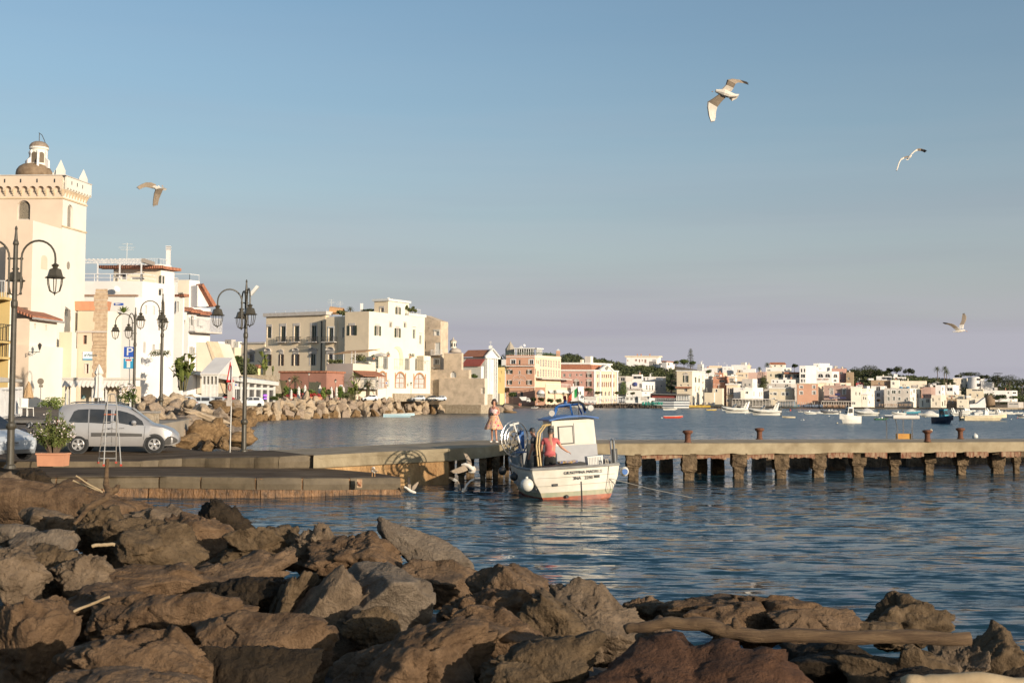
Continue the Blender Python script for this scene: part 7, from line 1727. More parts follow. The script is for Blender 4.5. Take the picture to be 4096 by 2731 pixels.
 S('house','low garden terrace house with planters below the rounded towers','C13',1110,1385,1400,895,468,'sand',wl=[(1150,910,1260,935),(1300,915,1360,935)],aL=4,zb=2);S('house','dark fronted boat house with a white framed door','C13',1130,1275,1290,960,460,'tuff',wl=[(1145,975,1180,1020),(1205,985,1235,1030)],aL=4);S('house','white cubic boat store with two green windows','C13',1285,1455,1470,965,456,'warmwhite',wl=[(1315,1065,1345,1090),(1355,1065,1385,1090),(1340,990,1355,1020)],aL=4)
 dm=MB();p=P(*q('C13',1790,960),470);dm.la([(2.2,-4),(2.2,0),(2.05,.9),(1.6,1.7),(.8,2.15),(.05,2.3)],(p.x,p.y,p.z-.6),24);tag(dm.bd('domed_hut',mk('brown_dome_render',(.16,.105,.06)),wq=1,smooth=True),'brown domed stone building at the foot of the pines','building')
 st=MB();a=[P(*q('C13',x,y),458)for x,y in((1480,1045),(1600,1035),(1725,940),(1740,1100),(1480,1100))];st.extr(a,(0,2,0));tag(st.bd('garden_stair',W['white'],wq=1),'white stair wall sloping up right of the boat store','wall')
 tm=MB();a=[P(*q('C13',x,y),452)for x,y in((1800,1092),(2336,1100),(2336,1135),(1800,1140))];tm.extr(a,(0,1.5,0));tag(tm.bd('retaining_wall',M_STONEW,wq=1),'long low tan retaining wall behind the boats at right','wall')
 S('shed','grey slatted beach shed at the right edge','C13',2080,2250,2330,1010,458,'greyw',wl=[(2100,1030,2240,1050)],aL=3,cat='shed')
def cyl(p,rpx,hpx,lb,k,x,ytop):
 s=CRP[k][2];D=p.y;top=P(*q(k,x,ytop),D).z;r=rpx/s*D/F_PX;mb=MB();mb.la([(r,p.z-6),(r,top)],(p.x,p.y+r*.3,0),32)
 rt=thg('round_tower',lb,'building',(p.x,p.y,p.z-6));mb.bd('wall',W['white'],rt,wq=1);f=MB();f.box((p.x+r*.45,p.y+r*.3-r*.88,(p.z+top)/2),(1.6,.6,(top-p.z)*.42));f.bd('window',MG,rt,wq=1)
def bar():
 """beach bar on stilts with striped canvas and the rows of cabins and parasols"""
 D=408;k='C11';s=D/F_PX/4.48
 def X(x):return P(*q(k,x,1000),D).x
 def Z(x,y):return P(*q(k,x,y),D).z
 r=thg('beach_bar','long dark red beach bar on a deck wrapped in blue and white striped canvas','beach bar',(X(400),D,0))
 m=MB();x0,x1=X(40),X(470);m.box(((x0+x1)/2,D+3,(Z(200,1080)+Z(200,1015))/2),(x1-x0,5,Z(200,1015)-Z(200,1080)));m.bd('wall',mk('dark_red_boards',(.22,.04,.03),(.15,.03,.025)),r,wq=1)
 m=MB();m.hx_([(X(40),D-1,Z(0,1018)),(X(720),D-1,Z(0,1028)),(X(720),D+7,Z(0,1018)),(X(40),D+7,Z(0,1005))],[(X(40),D-1,Z(0,1005)),(X(720),D-1,Z(0,1015)),(X(720),D+7,Z(0,1005)),(X(40),D+7,Z(0,995))]);m.bd('roof',mk('grey_metal_roof',(.16,.14,.12)),r,wq=1)
 m=MB();n=9
 for i in range(n):x=X(480+230*i/8);m.box((x,D,(Z(0,1025)+Z(0,1125))/2),(.25,.25,Z(0,1025)-Z(0,1125)))
 m.box(((X(475)+X(705))/2,D+.3,(Z(0,1092)+Z(0,1128))/2),(X(705)-X(475),.2,Z(0,1092)-Z(0,1128)));m.bd('frame',MF,r,wq=1)
 m=MB();m.box(((X(475)+X(705))/2,D+.6,(Z(0,1030)+Z(0,1090))/2),(X(705)-X(480),.1,Z(0,1032)-Z(0,1090)));m.bd('pane',mk('blue_glass',(.22,.30,.38),rough=.2),r,wq=1)
 rrn(r,[(X(50),D-.5,Z(0,1125)),(X(470),D-.5,Z(0,1125))],.7,MF,step=.6,r=.04,mid=True)
 mat=mk('striped_canvas',(.55,.57,.58));nt=mat.node_tree;nt.nodes['Principled BSDF'].inputs['Roughness'].default_value=.8
 w=nt.nodes.new('ShaderNodeTexWave');w.bands_direction='Z';w.inputs['Scale'].default_value=.36;w.inputs['Distortion'].default_value=1.2;w.inputs['Detail'].default_value=1;w.inputs['Detail Scale'].default_value=.35
 g=nt.nodes.new('ShaderNodeNewGeometry');nt.links.new(g.outputs['Position'],w.inputs[0]);cr_=nt.nodes.new('ShaderNodeValToRGB');cr_.color_ramp.interpolation='CONSTANT';cr_.color_ramp.elements[0].color=(.06,.075,.10,1);cr_.color_ramp.elements[1].position=.5;cr_.color_ramp.elements[1].color=(.60,.60,.58,1)
 nt.links.new(w.outputs[1],cr_.inputs[0]);nt.links.new(cr_.outputs[0],nt.nodes['Principled BSDF'].inputs['Base Color'])
 m=MB();m.hx_([(X(60),D-.7,.3),(X(410),D-2.5,.2),(X(410),D+6,.2),(X(60),D+6,.2)],[(X(60),D-.7,Z(0,1128)),(X(410),D-2.5,Z(0,1130)),(X(410),D+6,Z(0,1128)),(X(60),D+6,Z(0,1128))]);m.hx_([(X(410)+.01,D-2.5,.2),(X(695),D-.2,.2),(X(695),D+6,.2),(X(410)+.01,D+6,.2)],[(X(410)+.01,D-2.5,Z(0,1132)),(X(712),D-.2,Z(0,1128)),(X(712),D+6,Z(0,1128)),(X(410)+.01,D+6,Z(0,1128))]);m.bd('striped_canvas',mat,r,wq=1)
 k2='C10'
 for x0,x1,y0,y1,lb,D2 in((620,830,1065,1170,'white bathing cabins at the left of the platform',412),(835,1350,1050,1165,'long grey open bathing shelter with white posts',413),(1350,1575,1065,1165,'white bathing cabin with three windows',411),(1580,1780,1060,1175,'tall white bathing cabin next to the beach bar',410),(390,680,1110,1180,'low open white beach canopy over a jetty',404)):
  a,b=P(*q(k2,x0,y1),D2),P(*q(k2,x1,y1),D2);zt=P(*q(k2,x0,y0),D2).z;zb=max(.3,a.z);c_=thg('bathing_cabin',lb,'beach cabin',((a.x+b.x)/2,D2,zb))
  m=MB()
  if 'open' in lb:
   m.box(((a.x+b.x)/2,D2+2,zt-.2),(b.x-a.x,4.4,.35));n=int((b.x-a.x)/2.2)
   for i in range(n+1):m.box((a.x+(b.x-a.x)*i/n,D2,(zt+zb)/2-.2),(.2,.2,zt-zb-.4))
  else:m.box(((a.x+b.x)/2,D2+2,(zt+zb)/2),(b.x-a.x,4,zt-zb));m.box(((a.x+b.x)/2,D2+2,zt+.1),(b.x-a.x+.5,4.6,.18))
  m.bd('frame' if 'open' in lb else 'wall',MF,c_,wq=1)
  n=3 if 'three' in lb else(9 if 'cabins' in lb else 1)
  if 'open' not in lb:
   for i in range(n):
    xx=a.x+(b.x-a.x)*(i+.5)/n;d=MB();d.box((xx,D2-.02,(zt+zb)/2+.4),((b.x-a.x)/n*.5,.1,(zt-zb)*.42));d.bd('door' if n==9 else 'window',MC if n==3 else W['greyw'],c_,wq=1)
 for x0,x1,y0,y1,D2,lb,m_ in((-305,380,1040,1150,428,'long glazed beach terrace with grey panes',MG),(470,800,1065,1110,446,'row of striped blue bathing cabins behind the blue loungers',mk('blue_glass',(.22,.30,.38))),(1220,1730,1082,1130,452,'brown restaurant awning along the mauve house',mk('brown_awning',(.15,.11,.09)))):
  a,b=P(*q('C12',x0,y1),D2),P(*q('C12',x1,y1),D2);zt=P(*q('C12',x0,y0),D2).z;zb=.8;c_=thg('beach_pavilion',lb,'pavilion',((a.x+b.x)/2,D2,zb));m=MB();m.box(((a.x+b.x)/2,D2+2,zt-.15),(b.x-a.x,5,.3));n=12
  for i in range(n+1):m.box((a.x+(b.x-a.x)*i/n,D2,(zt+zb)/2-.2),(.18,.18,zt-zb-.4))
  m.box(((a.x+b.x)/2,D2-.1,zb+.7),(b.x-a.x,.1,.12));m.bd('frame',W['greyw'],c_,wq=1);m=MB();m.box(((a.x+b.x)/2,D2+1.2,(zt+zb)/2-.2),(b.x-a.x-.4,.1,zt-zb-.5));m.bd('pane',m_ if m_ is not MG else MC,c_,wq=1)
 p=P(*q('C12',1500,1028),453);b_=thg('sign','dark blue restaurant sign boards with white lettering on the mauve house','sign',p);m=MB();s2=453/F_PX/4.276;m.box((p.x,p.y,p.z),(290*s2,.2,24*s2));m.box((p.x,p.y+.05,p.z+58*s2),(88*s2,.2,42*s2));m.bd('board',mk('navy_board',(.02,.02,.09)),b_,wq=1)
 text('lettering','CICCIO',Ve((p.x-70*s2,p.y-.12,p.z-8*s2)),Face((p.x,p.y),0,False),.52,MF,b_,width=1.3)
 def row(k,x0,x1,yb,hpx,n,D,col,lb,grp,lean=.0):
  rs=random.Random(int(x0*7+D));pr=None;M=mk('parasol_'+grp.split()[0],col,tuple(c*.75 for c in col),coord='obj',scale=3)
  hh=hpx/CRP[k][2]*D/F_PX
  for i in range(n):
   p=P(*q(k,x0+(x1-x0)*(i+rs.uniform(.2,.8))/n,yb),D+rs.uniform(-1,3));p.z=max(.3,p.z)
   if pr is None:
    m=MB();m.la([(.05,0),(.05,hh*.3),(hh*.13,hh*.32),(hh*.10,hh*.55),(hh*.12,hh*.75),(.02,hh)],n=6);pr=o=m.bd('closed_parasol',M,loc=p)
   else:o=pr.copy();COL.objects.link(o);o.location=p
   o.rotation_euler=(rs.uniform(-.1,.1),lean+rs.uniform(-.12,.12),rs.uniform(0,3));tag(o,lb,'parasol',grp)
 row('C10',860,1340,1175,95,16,406,(.70,.68,.66),'closed white parasol on the bathing platform','white parasols on the bathing platform');row('C10',1640,2020,1220,75,22,402,(.03,.30,.22),'closed teal green parasol before the beach bar','teal parasols before the beach bar')
 row('C10',700,1600,1190,34,26,404,(.62,.60,.57),'low white sunbed at the front of the bathing platform','whitish sunbeds of the bathing platform');row('C11',700,1160,1215,62,9,424,(.06,.07,.16),'closed dark blue parasol over the yellow sunbeds','navy parasols over the yellow sunbeds')
 row('C12',460,820,1195,62,26,448,(.10,.38,.48),'closed turquoise parasol on the town beach','turquoise parasols of the town beach');row('C12',820,1250,1205,58,26,450,(.26,.32,.42),'closed grey blue parasol on the town beach','greyblue parasols of the town beach');row('C12',1250,1640,1205,58,22,450,(.60,.38,.24),'closed peach coloured parasol on the town beach','peach parasols of the town beach');row('C12',840,1660,1150,50,26,454,(.62,.56,.46),'closed cream parasol in the back row of the town beach','cream parasols of the back row');row('C13',60,560,1085,55,24,450,(.50,.34,.22),'thin tan parasol along the beach fence','tan parasols along the beach fence')
 Y=mk('yellow_canvas',(.70,.45,.06),(.55,.35,.05));pr=None
 for i in range(17):
  p=P(*q('C11',700+23.5*i,1240),421);p.z=.35
  if pr is None:m=MB();m.hx_([(-.3,-.9,.3),(.3,-.9,.3),(.3,.2,.3),(-.3,.2,.3)],[(-.3,-.9,.36),(.3,-.9,.36),(.3,.2,.36),(-.3,.2,.36)]);m.hx_([(-.3,.2,.3),(.3,.2,.3),(.3,.9,1.7),(-.3,.9,1.7)],[(-.3,.2,.4),(.3,.2,.4),(.3,.82,1.8),(-.3,.82,1.8)]);m.box((0,0,.15),(.5,1.4,.3));m.v=[(x*.55,y*.5,z*.42)for x,y,z in m.v];pr=o=m.bd('sunbed',Y,loc=p)
  else:o=pr.copy();COL.objects.link(o);o.location=p
  tag(o,'yellow folding sunbed in the row at the water edge','sunbed','yellow sunbeds at the water edge')
far_town()
def greenery():
 def T(k,x,yt,yb,w,D,mat,kind,lb,n=900,seed=1,group=None,cat='tree',leaf=None):
  s=CRP[k][2];p=P(*q(k,x,yb),D);h=(yb-yt)/s*D/F_PX;w*=1.3 if kind=='umbrella' else 1;return tree({'umbrella':'pine_tree','column':'tree','round':'tree','bush':'shrub'}[kind],lb,p,h,w/s*D/F_PX,mat,kind,seed,n,group,cat=cat if kind!='bush' else 'shrub',leaf=leaf)
 rs=np.random.RandomState(4);bl=[]
 def mass(k,pts,D0,D1,r0,r1,n):
  xs=[a for a,b,c in pts]
  for i in range(n):
   x=rs.uniform(xs[0],xs[-1]);yt=np.interp(x,xs,[b for a,b,c in pts]);yb=np.interp(x,xs,[c for a,b,c in pts]);f=rs.uniform(0,1);y=yb+(yt-yb)*f;D=D0+(D1-D0)*f
   p=P(*q(k,x,y),D);r=rs.uniform(r0,r1);bl.append((p.x,p.y,p.z-r*.75,r,r,r*.85))
 mass('C10',[(190,300,470),(420,275,470),(560,330,470),(760,330,480),(1000,370,560),(1150,410,640),(1400,470,680),(1700,490,700),(2000,520,900),(2240,540,980)],500,585,1.5,3.0,420)
 mass('C9',[(815,520,740),(980,520,740)],420,450,1.2,2.0,40);mass('C9',[(1700,490,540),(1900,500,560)],470,500,1,1.7,30)
 mass('C13',[(200,560,640),(550,590,640),(1200,640,700),(1690,620,900),(1900,610,900),(2100,650,990),(2336,690,1010),(2500,680,1010)],490,540,1.6,3.0,260);mass('C12',[(1560,545,620),(1650,540,720),(1850,530,760),(2100,540,720),(2352,590,650)],500,540,1.5,2.6,120)
 V,F=lcl(bl,60000,.42,8);tag(npm('woodland',V,F,mk('woodland_leaves',(.028,.040,.013),(.085,.095,.030),scale=.09,rough=.8,c3=(.15,.14,.045),lo=.35,hi=.6)),'dense green wood covering the slope behind the hotels and villas','woodland',kind='stuff')
 p=P(*q('C11',728,560),520);s=520/F_PX/4.48;r=thg('norfolk_pine','tall Norfolk pine with tiers of level branches rising over the town','tree',p);t=MB();H_=380*s;t.tb([(0,0,0),(.1,0,H_)],[.18,.04],6);t.bd('trunk',M_BARK,r);Vs=[];bl2=[];rr=random.Random(3)
 for i in range(13):
  f=.12+.86*i/13;w=82*s*(1-f)**.6*(1.05 if i%2 else.85)
  for j in range(7):
   a=j*.9+i*.5;L=w*rr.uniform(.75,1.1)
   for u in(.35,.6,.85,1.0):bl2.append((L*u*cos(a),L*u*sin(a),H_*f+L*u*.14*(1 if f>.5 else-.1),.30,.30,.12))
 V,F=lcl(bl2,6000,.12,5);npm('crown',V,F,LM['olive'],r)
 p=P(*q('C13',1932,870),486);s=486/F_PX/3.92;r=thg('norfolk_pine','dark Norfolk pine with a flat crown before the umbrella pines','tree',p);t=MB();H_=315*s;t.tb([(0,0,0),(0,0,H_)],[.16,.05],6);t.bd('trunk',M_BARK,r);bl2=[]
 for i in range(9):
  f=.1+.88*i/8;w=(58 if i==8 else 50*(1-f*.45))*s
  for j in range(7):
   a=j*.9+i*.5
   for u in(.4,.7,1.0):bl2.append((w*u*cos(a),w*u*sin(a),H_*f,.30,.30,.12))
 V,F=lcl(bl2,4000,.14,6);npm('crown',V,F,LM['pine'],r)
 T('C11',610,380,560,230,515,'mid','round','loose branching tree left of the Norfolk pine',1500,11,leaf=.17);T('C11',470,385,560,140,512,'olive','round','pale green tree at the edge of the ridge houses',900,12,leaf=.17);T('C11',760,420,540,160,512,'mid','round','spreading bright tree right under the Norfolk pine',900,13,leaf=.17)
 T('C11',1050,570,700,130,470,'mid','round','dark bushy tree behind the cream corner house',700,14,leaf=.16);T('C11',2035,690,960,190,462,'olive','column','tall weeping olive green tree between the white house and the yellow house',1600,15,leaf=.17);T('C11',1480,640,730,150,468,'dark','round','dark tree above the orange and white house',600,16,leaf=.16)
 T('C12',762,440,570,130,510,'dark','round','dense dark green tree left of the white hillside hotel',900,17,leaf=.17)
 for x,yt,yb,w,D,sd,lb in((1585,500,720,140,505,21,'umbrella pine just behind the pale pink house'),(1790,500,740,260,512,22,'wide umbrella pine left of the tallest one'),(2050,440,700,240,520,23,'tallest umbrella pine on the skyline above the town'),(2180,530,700,170,515,24,'lower umbrella pine right of the tallest one'),(2330,545,700,120,518,25,'small dark pine half behind the next ridge trees')):T('C12',x,yt,yb,w,D,'pine','umbrella',lb,1500,sd,'umbrella pines on the skyline',leaf=.17)
 for x,yt,yb,w,D,sd,lb,kd in((340,450,620,230,520,31,'broad feathery tree right of the tallest pine','round'),(225,470,620,140,522,39,'rounded green tree on the skyline at the left of the feathery one','round'),(530,475,600,130,515,32,'single umbrella pine with a visible trunk','umbrella'),(1505,528,640,250,530,33,'very wide umbrella pine behind the rounded towers','umbrella'),(1715,575,690,130,525,34,'small umbrella pine right of the rounded towers','umbrella'),(1880,575,780,210,500,35,'umbrella pine behind the dark Norfolk pine','umbrella'),(2110,570,820,240,492,36,'great umbrella pine with bare leaning trunk at right','umbrella'),(2310,630,820,190,495,37,'umbrella pine cut by the right edge','umbrella'),(1310,580,640,90,520,38,'small rounded pine beside the white arch house','umbrella')):T('C13',x,yt,yb,w,D,'pine',kd,lb,1700,sd,'umbrella pines on the skyline',leaf=.17)
 T('C13',1945,880,1050,260,462,'dark','round','large dark round tree right of the domed building',1800,41,leaf=.17);T('C13',2180,905,1010,220,466,'mid','round','wide green tree behind the beach shed',1200,42,leaf=.17);T('C13',1170,650,740,140,486,'dark','round','dark tree between palms and rounded towers',700,43,leaf=.17);T('C13',600,650,700,330,488,'mid','bush','long green hedge on the white roof terrace',900,44,leaf=.16)
 for k,x,yt,yb,R_px,D,sd,lb in(('C13',985,490,712,72,474,1,'tall fan of a date palm, left of the trio'),('C13',1088,485,715,76,473,2,'tallest date palm in the middle of the trio'),('C13',1130,540,800,70,470,3,'right date palm of the trio, a little lower'),('C12',165,530,640,60,505,4,'low palm at the left end of the mauve castellated house'),('C12',295,465,570,75,508,5,'larger palm left of the hipped villa'),('C11',390,690,1000,85,447,6,'shaggy palm between the white houses and the square cream house'),('C10',2170,690,1000,62,450,7,'thin palm beside the shaggy one'),('C9',1880,1190,1330,60,404,8,'golden drooping palm before the hotel wing'),('C9',2030,1230,1330,52,403,9,'second drooping palm right of the golden one')):
  s=CRP[k][2];p=P(*q(k,x,yb),D);palm(lb,p,(yb-yt)/s*D/F_PX,R_px/s*D/F_PX*1.1,sd,30,'date palms of the far shore',fat=.13)
 for i,(k,x,yt,yb,w,D,m,kd,lb)in enumerate((('C10',680,890,1060,220,420,'olive','round','round grey green tree before the pink hotel'),('C10',860,950,1060,150,421,'olive','round','twiggy tree right of the round one'),('C10',1320,790,1050,190,425,'bright','column','tall yellow green tree before the grey house'),('C10',1200,960,1055,110,424,'olive','round','low tree at the right corner of the pink hotel'),('C10',1480,975,1050,100,424,'olive','round','small bush before the white villa'),('C9',755,1045,1290,150,330,'olive','column','yellow green climbing tree at the end of the stone bastion'),('C9',880,1050,1230,150,340,'dark','round','dark shrubbery beneath the church steps'),('C9',1000,1110,1300,150,398,'red','round','purple red bougainvillea at the hotel corner'),('C9',1110,1190,1370,230,396,'mid','round','green bush in front of the hotel entrance'),('C9',1500,1280,1380,120,398,'dark','bush','low hedge right of the small truck'),('C9',1640,1290,1390,150,397,'dark','bush','hedge before the domed awning'),('C9',1800,1300,1400,170,397,'dark','bush','hedge under the golden palms'),('C9',1950,1310,1400,140,398,'olive','bush','hedge by the beach kiosk'),('C9',430,870,960,170,232,'mid','bush','leafy bush on the bastion before the church'),('C11',380,860,1000,150,444,'dark','round','dark undergrowth around the shaggy palm'),('C12',2200,1050,1100,80,452,'red','bush','reddish shrub at the beach steps'))):
  T(k,x,yt,yb,w,D,m,kd,lb,800,70+i,leaf=.16 if D>350 else.12)
greenery()
# ================================================================== BOATS
M_GEL=mk('white_gelcoat',(.68,.66,.60),(.60,.57,.50),rough=.35,scale=1.5);M_RIBT=mk('grey_white_tube',(.60,.58,.54),(.52,.50,.46),rough=.55);M_BLK=mk('black_plastic',(.02,.02,.02),(.035,.035,.035),rough=.5)
MS=mk('stainless_tube',(.55,.54,.52),(.45,.43,.40),rough=.25,metal=.9);M_BLUE=mk('boat_blue_paint',(.02,.12,.38),(.02,.09,.28),rough=.4);M_WOOD=mk('varnished_wood',(.34,.17,.06),(.24,.11,.04),rough=.5)
def hull(mb,L,B,Hg,bowrise=.25,m=0,draft=.12,pts=9):
 """open hull, bow at +x, loft of U sections with thickness"""
 rings=[]
 for i in range(pts):
  t=i/(pts-1);x=-L/2+L*t;w=B/2*(1-max(0,(t-.45)/.55)**2.2)*(.86+.14*min(1,t*4));w=max(w,.02);z=Hg*(1+bowrise*t*t);k=.55+.35*(1-t);e=L*.5*max(0,t-.65);y=x-e;v=x-e*.5
  o=[(x,-w,z),(v,-w*.94,z*.5),(y,-w*k,0),(y,0,-draft*(1-t*.5)),(y,w*k,0),(v,w*.94,z*.5),(x,w,z)]
  inn=[(x,w*.88,z-.01),(x,w*.7,z*.45),(x,-w*.7,z*.45),(x,-w*.88,z-.01)]
  rings.append(o+inn)
 mb.loft(rings,m);return rings
def boat(kind,label,px0,px1,yw,head,col=None,col2=None,group='boats moored in the bay',h=None,extra='',D=None,name=None):
 pxc=(px0+px1)/2;D=D or CAMZ*F_PX/(yw-H(pxc));L=(px1-px0)*D/F_PX/max(.35,abs(cos(head))*.9+abs(sin(head))*.35)
 p=Ve(((pxc-CX)/F_PX*D,D,0));nm=name or{'row':'rowing_boat','rib':'inflatable_boat','cruiser':'motor_boat','open':'motor_boat','fisher':'fishing_boat'}[kind]
 r=thg(nm,label,'boat',p,group,head);ORG[r.name]=Ve((0,0,0));c=col or M_GEL;B=L*.34;Hg=h or L*(.13 if kind=='rib' else.105)
 if kind=='rib':
  m=MB();hull(m,L*.96,B*.7,Hg*.9,.5);m.bd('hull',col2 or M_GEL,r)
  t=MB();pts=[]
  for s in(-1,1):
   q_=[(-L*.5,s*B*.42,Hg*.9),(-L*.2,s*B*.45,Hg*.9),(L*.15,s*B*.42,Hg),(L*.36,s*B*.27,Hg*1.25),(L*.47,s*B*.08,Hg*1.5)];t.tb(q_,[L*.025,L*.05,L*.05,L*.045,L*.03],8)
  t.bd('tube',c,r)
 else:
  m=MB();hull(m,L,B,Hg,.35 if kind!='row' else.2);m.bd('hull',c,r);g=MB()
  for s in(-1,1):g.tb([(-L/2,s*B/2*.87,Hg),(-L*.2,s*B/2*.99,Hg*1.03),(L*.05,s*B/2*.99,Hg*1.1),(L*.25,s*B/2*.75,Hg*1.2),(L*.49,0,Hg*1.36)],L*.008+.01,5)
  g.bd('gunwale',col2 or M_GEL,r)
  if kind=='row':
   for x in(-.22,.1):b=MB();b.box((L*x,0,Hg*.8),(L*.05,B*.8,.04));b.bd('thwart',M_WOOD,r)
 if kind in('rib','open'):
  b=MB();b.hx_([(-L*.02,-B*.14,Hg*.5),(L*.1,-B*.14,Hg*.5),(L*.1,B*.14,Hg*.5),(-L*.02,B*.14,Hg*.5)],[(0,-B*.12,Hg*2.1),(L*.06,-B*.12,Hg*1.9),(L*.06,B*.12,Hg*1.9),(0,B*.12,Hg*2.1)]);b.bd('console',M_GEL,r)
  o=MB();o.box((-L*.53,0,Hg*1.25),(L*.06,B*.13,Hg*1.1));o.box((-L*.54,0,Hg*.4),(L*.03,B*.05,Hg*1.2));o.bd('outboard_motor',M_BLK,r)
  b=MB();b.box((-L*.2,0,Hg*1.05),(L*.1,B*.4,Hg*.8));b.bd('seat',M_RIBT,r)
 if 'arch' in extra:
  a=MB()
  for s in(-1,1):a.hx_([(-L*.38,s*B*.32,Hg),(-L*.30,s*B*.32,Hg),(-L*.30,s*B*.36,Hg),(-L*.38,s*B*.36,Hg)],[(-L*.46,s*B*.27,Hg*2.9),(-L*.42,s*B*.27,Hg*2.9),(-L*.42,s*B*.3,Hg*2.9),(-L*.46,s*B*.3,Hg*2.9)])
  a.box((-L*.44,0,Hg*2.92),(L*.05,B*.6,Hg*.14));a.bd('arch',M_GEL,r)
  a=MB();a.hx_([(0,-B*.25,Hg*1.4),(L*.12,-B*.2,Hg*1.3),(L*.12,B*.2,Hg*1.3),(0,B*.25,Hg*1.4)],[(-L*.03,-B*.22,Hg*2.3),(L*.04,-B*.18,Hg*1.9),(L*.04,B*.18,Hg*1.9),(-L*.03,B*.22,Hg*2.3)]);a.bd('windscreen',MC,r)
 if 'tarp' in extra:
  a=MB();rings=[]
  for i in range(7):
   x=-L*.35+L*.6*i/6;hh=Hg*(1.1+1.3*sin(math.pi*(i+.4)/6.9)**1.3);w=B*.42
   rings.append([(x,-w,Hg*.95),(x,-w*.45,hh*.8),(x,0,hh),(x,w*.45,hh*.8),(x,w,Hg*.95)])
  a.loft(rings);a.bd('tarpaulin',mk('grey_white_tarp',(.55,.53,.50),(.46,.44,.41),scale=2),r)
 if 'cabin' in extra:
  a=MB();x0,x1,z0,z1=-L*.12,L*.2,Hg*.8,Hg*2.25;w=B*.33
  a.hx_([(x0,-w,z0),(x1,-w*.85,z0),(x1,w*.85,z0),(x0,w,z0)],[(x0-.02*L,-w*.85,z1),(x1-L*.1,-w*.75,z1),(x1-L*.1,w*.75,z1),(x0-.02*L,w*.85,z1)]);cb=a.bd('cabin',col2 if kind=='fisher' and col2 else M_GEL,r)
  g=MB();zz=lambda f:z0+(z1-z0)*f
  for s in(-1,1):g.add([(x0+L*.03,s*(w*.95+.012),zz(.45)),(x1-L*.08,s*(w*.87+.012),zz(.45)),(x1-L*.11,s*(w*.80+.012),zz(.88)),(x0+L*.03,s*(w*.885+.012),zz(.88))],[(0,1,2,3)])
  g.add([(x1-.1*L*.45+.012,-w*.75,zz(.45)),(x1-.1*L*.45+.012,w*.75,zz(.45)),(x1-.1*L*.88+.012,w*.68,zz(.88)),(x1-.1*L*.88+.012,-w*.68,zz(.88))],[(0,1,2,3)]);g.bd('window',MG,cb)
  a=MB();a.box(((x0+x1)/2-L*.06,0,z1+.03),(L*.30,w*1.95,.06));a.bd('roof',col2 if kind=='fisher' and col2 else M_GEL,cb)
  a=MB()
  for s in(-1,1):a.tb([(L*.05,s*B*.42,Hg*1.1),(L*.05,s*B*.42,Hg*1.6),(L*.3,s*B*.26,Hg*1.75),(L*.48,0,Hg*1.9)],.02,4)
  a.bd('rail',MS,r)
 if 'frame' in extra:
  a=MB()
  for x in(-.3,.28):
   for s in(-1,1):a.tb([(L*x,s*B*.42,Hg),(L*x,s*B*.40,Hg*3.4)],.03,5)
  a.tb([(-L*.3,-B*.4,Hg*3.4),(L*.28,-B*.4,Hg*3.4),(L*.28,B*.4,Hg*3.4),(-L*.3,B*.4,Hg*3.4),(-L*.3,-B*.4,Hg*3.4)],.03,5);a.bd('frame',MS,r)
  if 'canopy' in extra:a=MB();a.box((0,0,Hg*3.45),(L*.6,B*.85,.05));a.bd('canopy',mk('dark_canvas',(.03,.035,.05)),r)
 return r
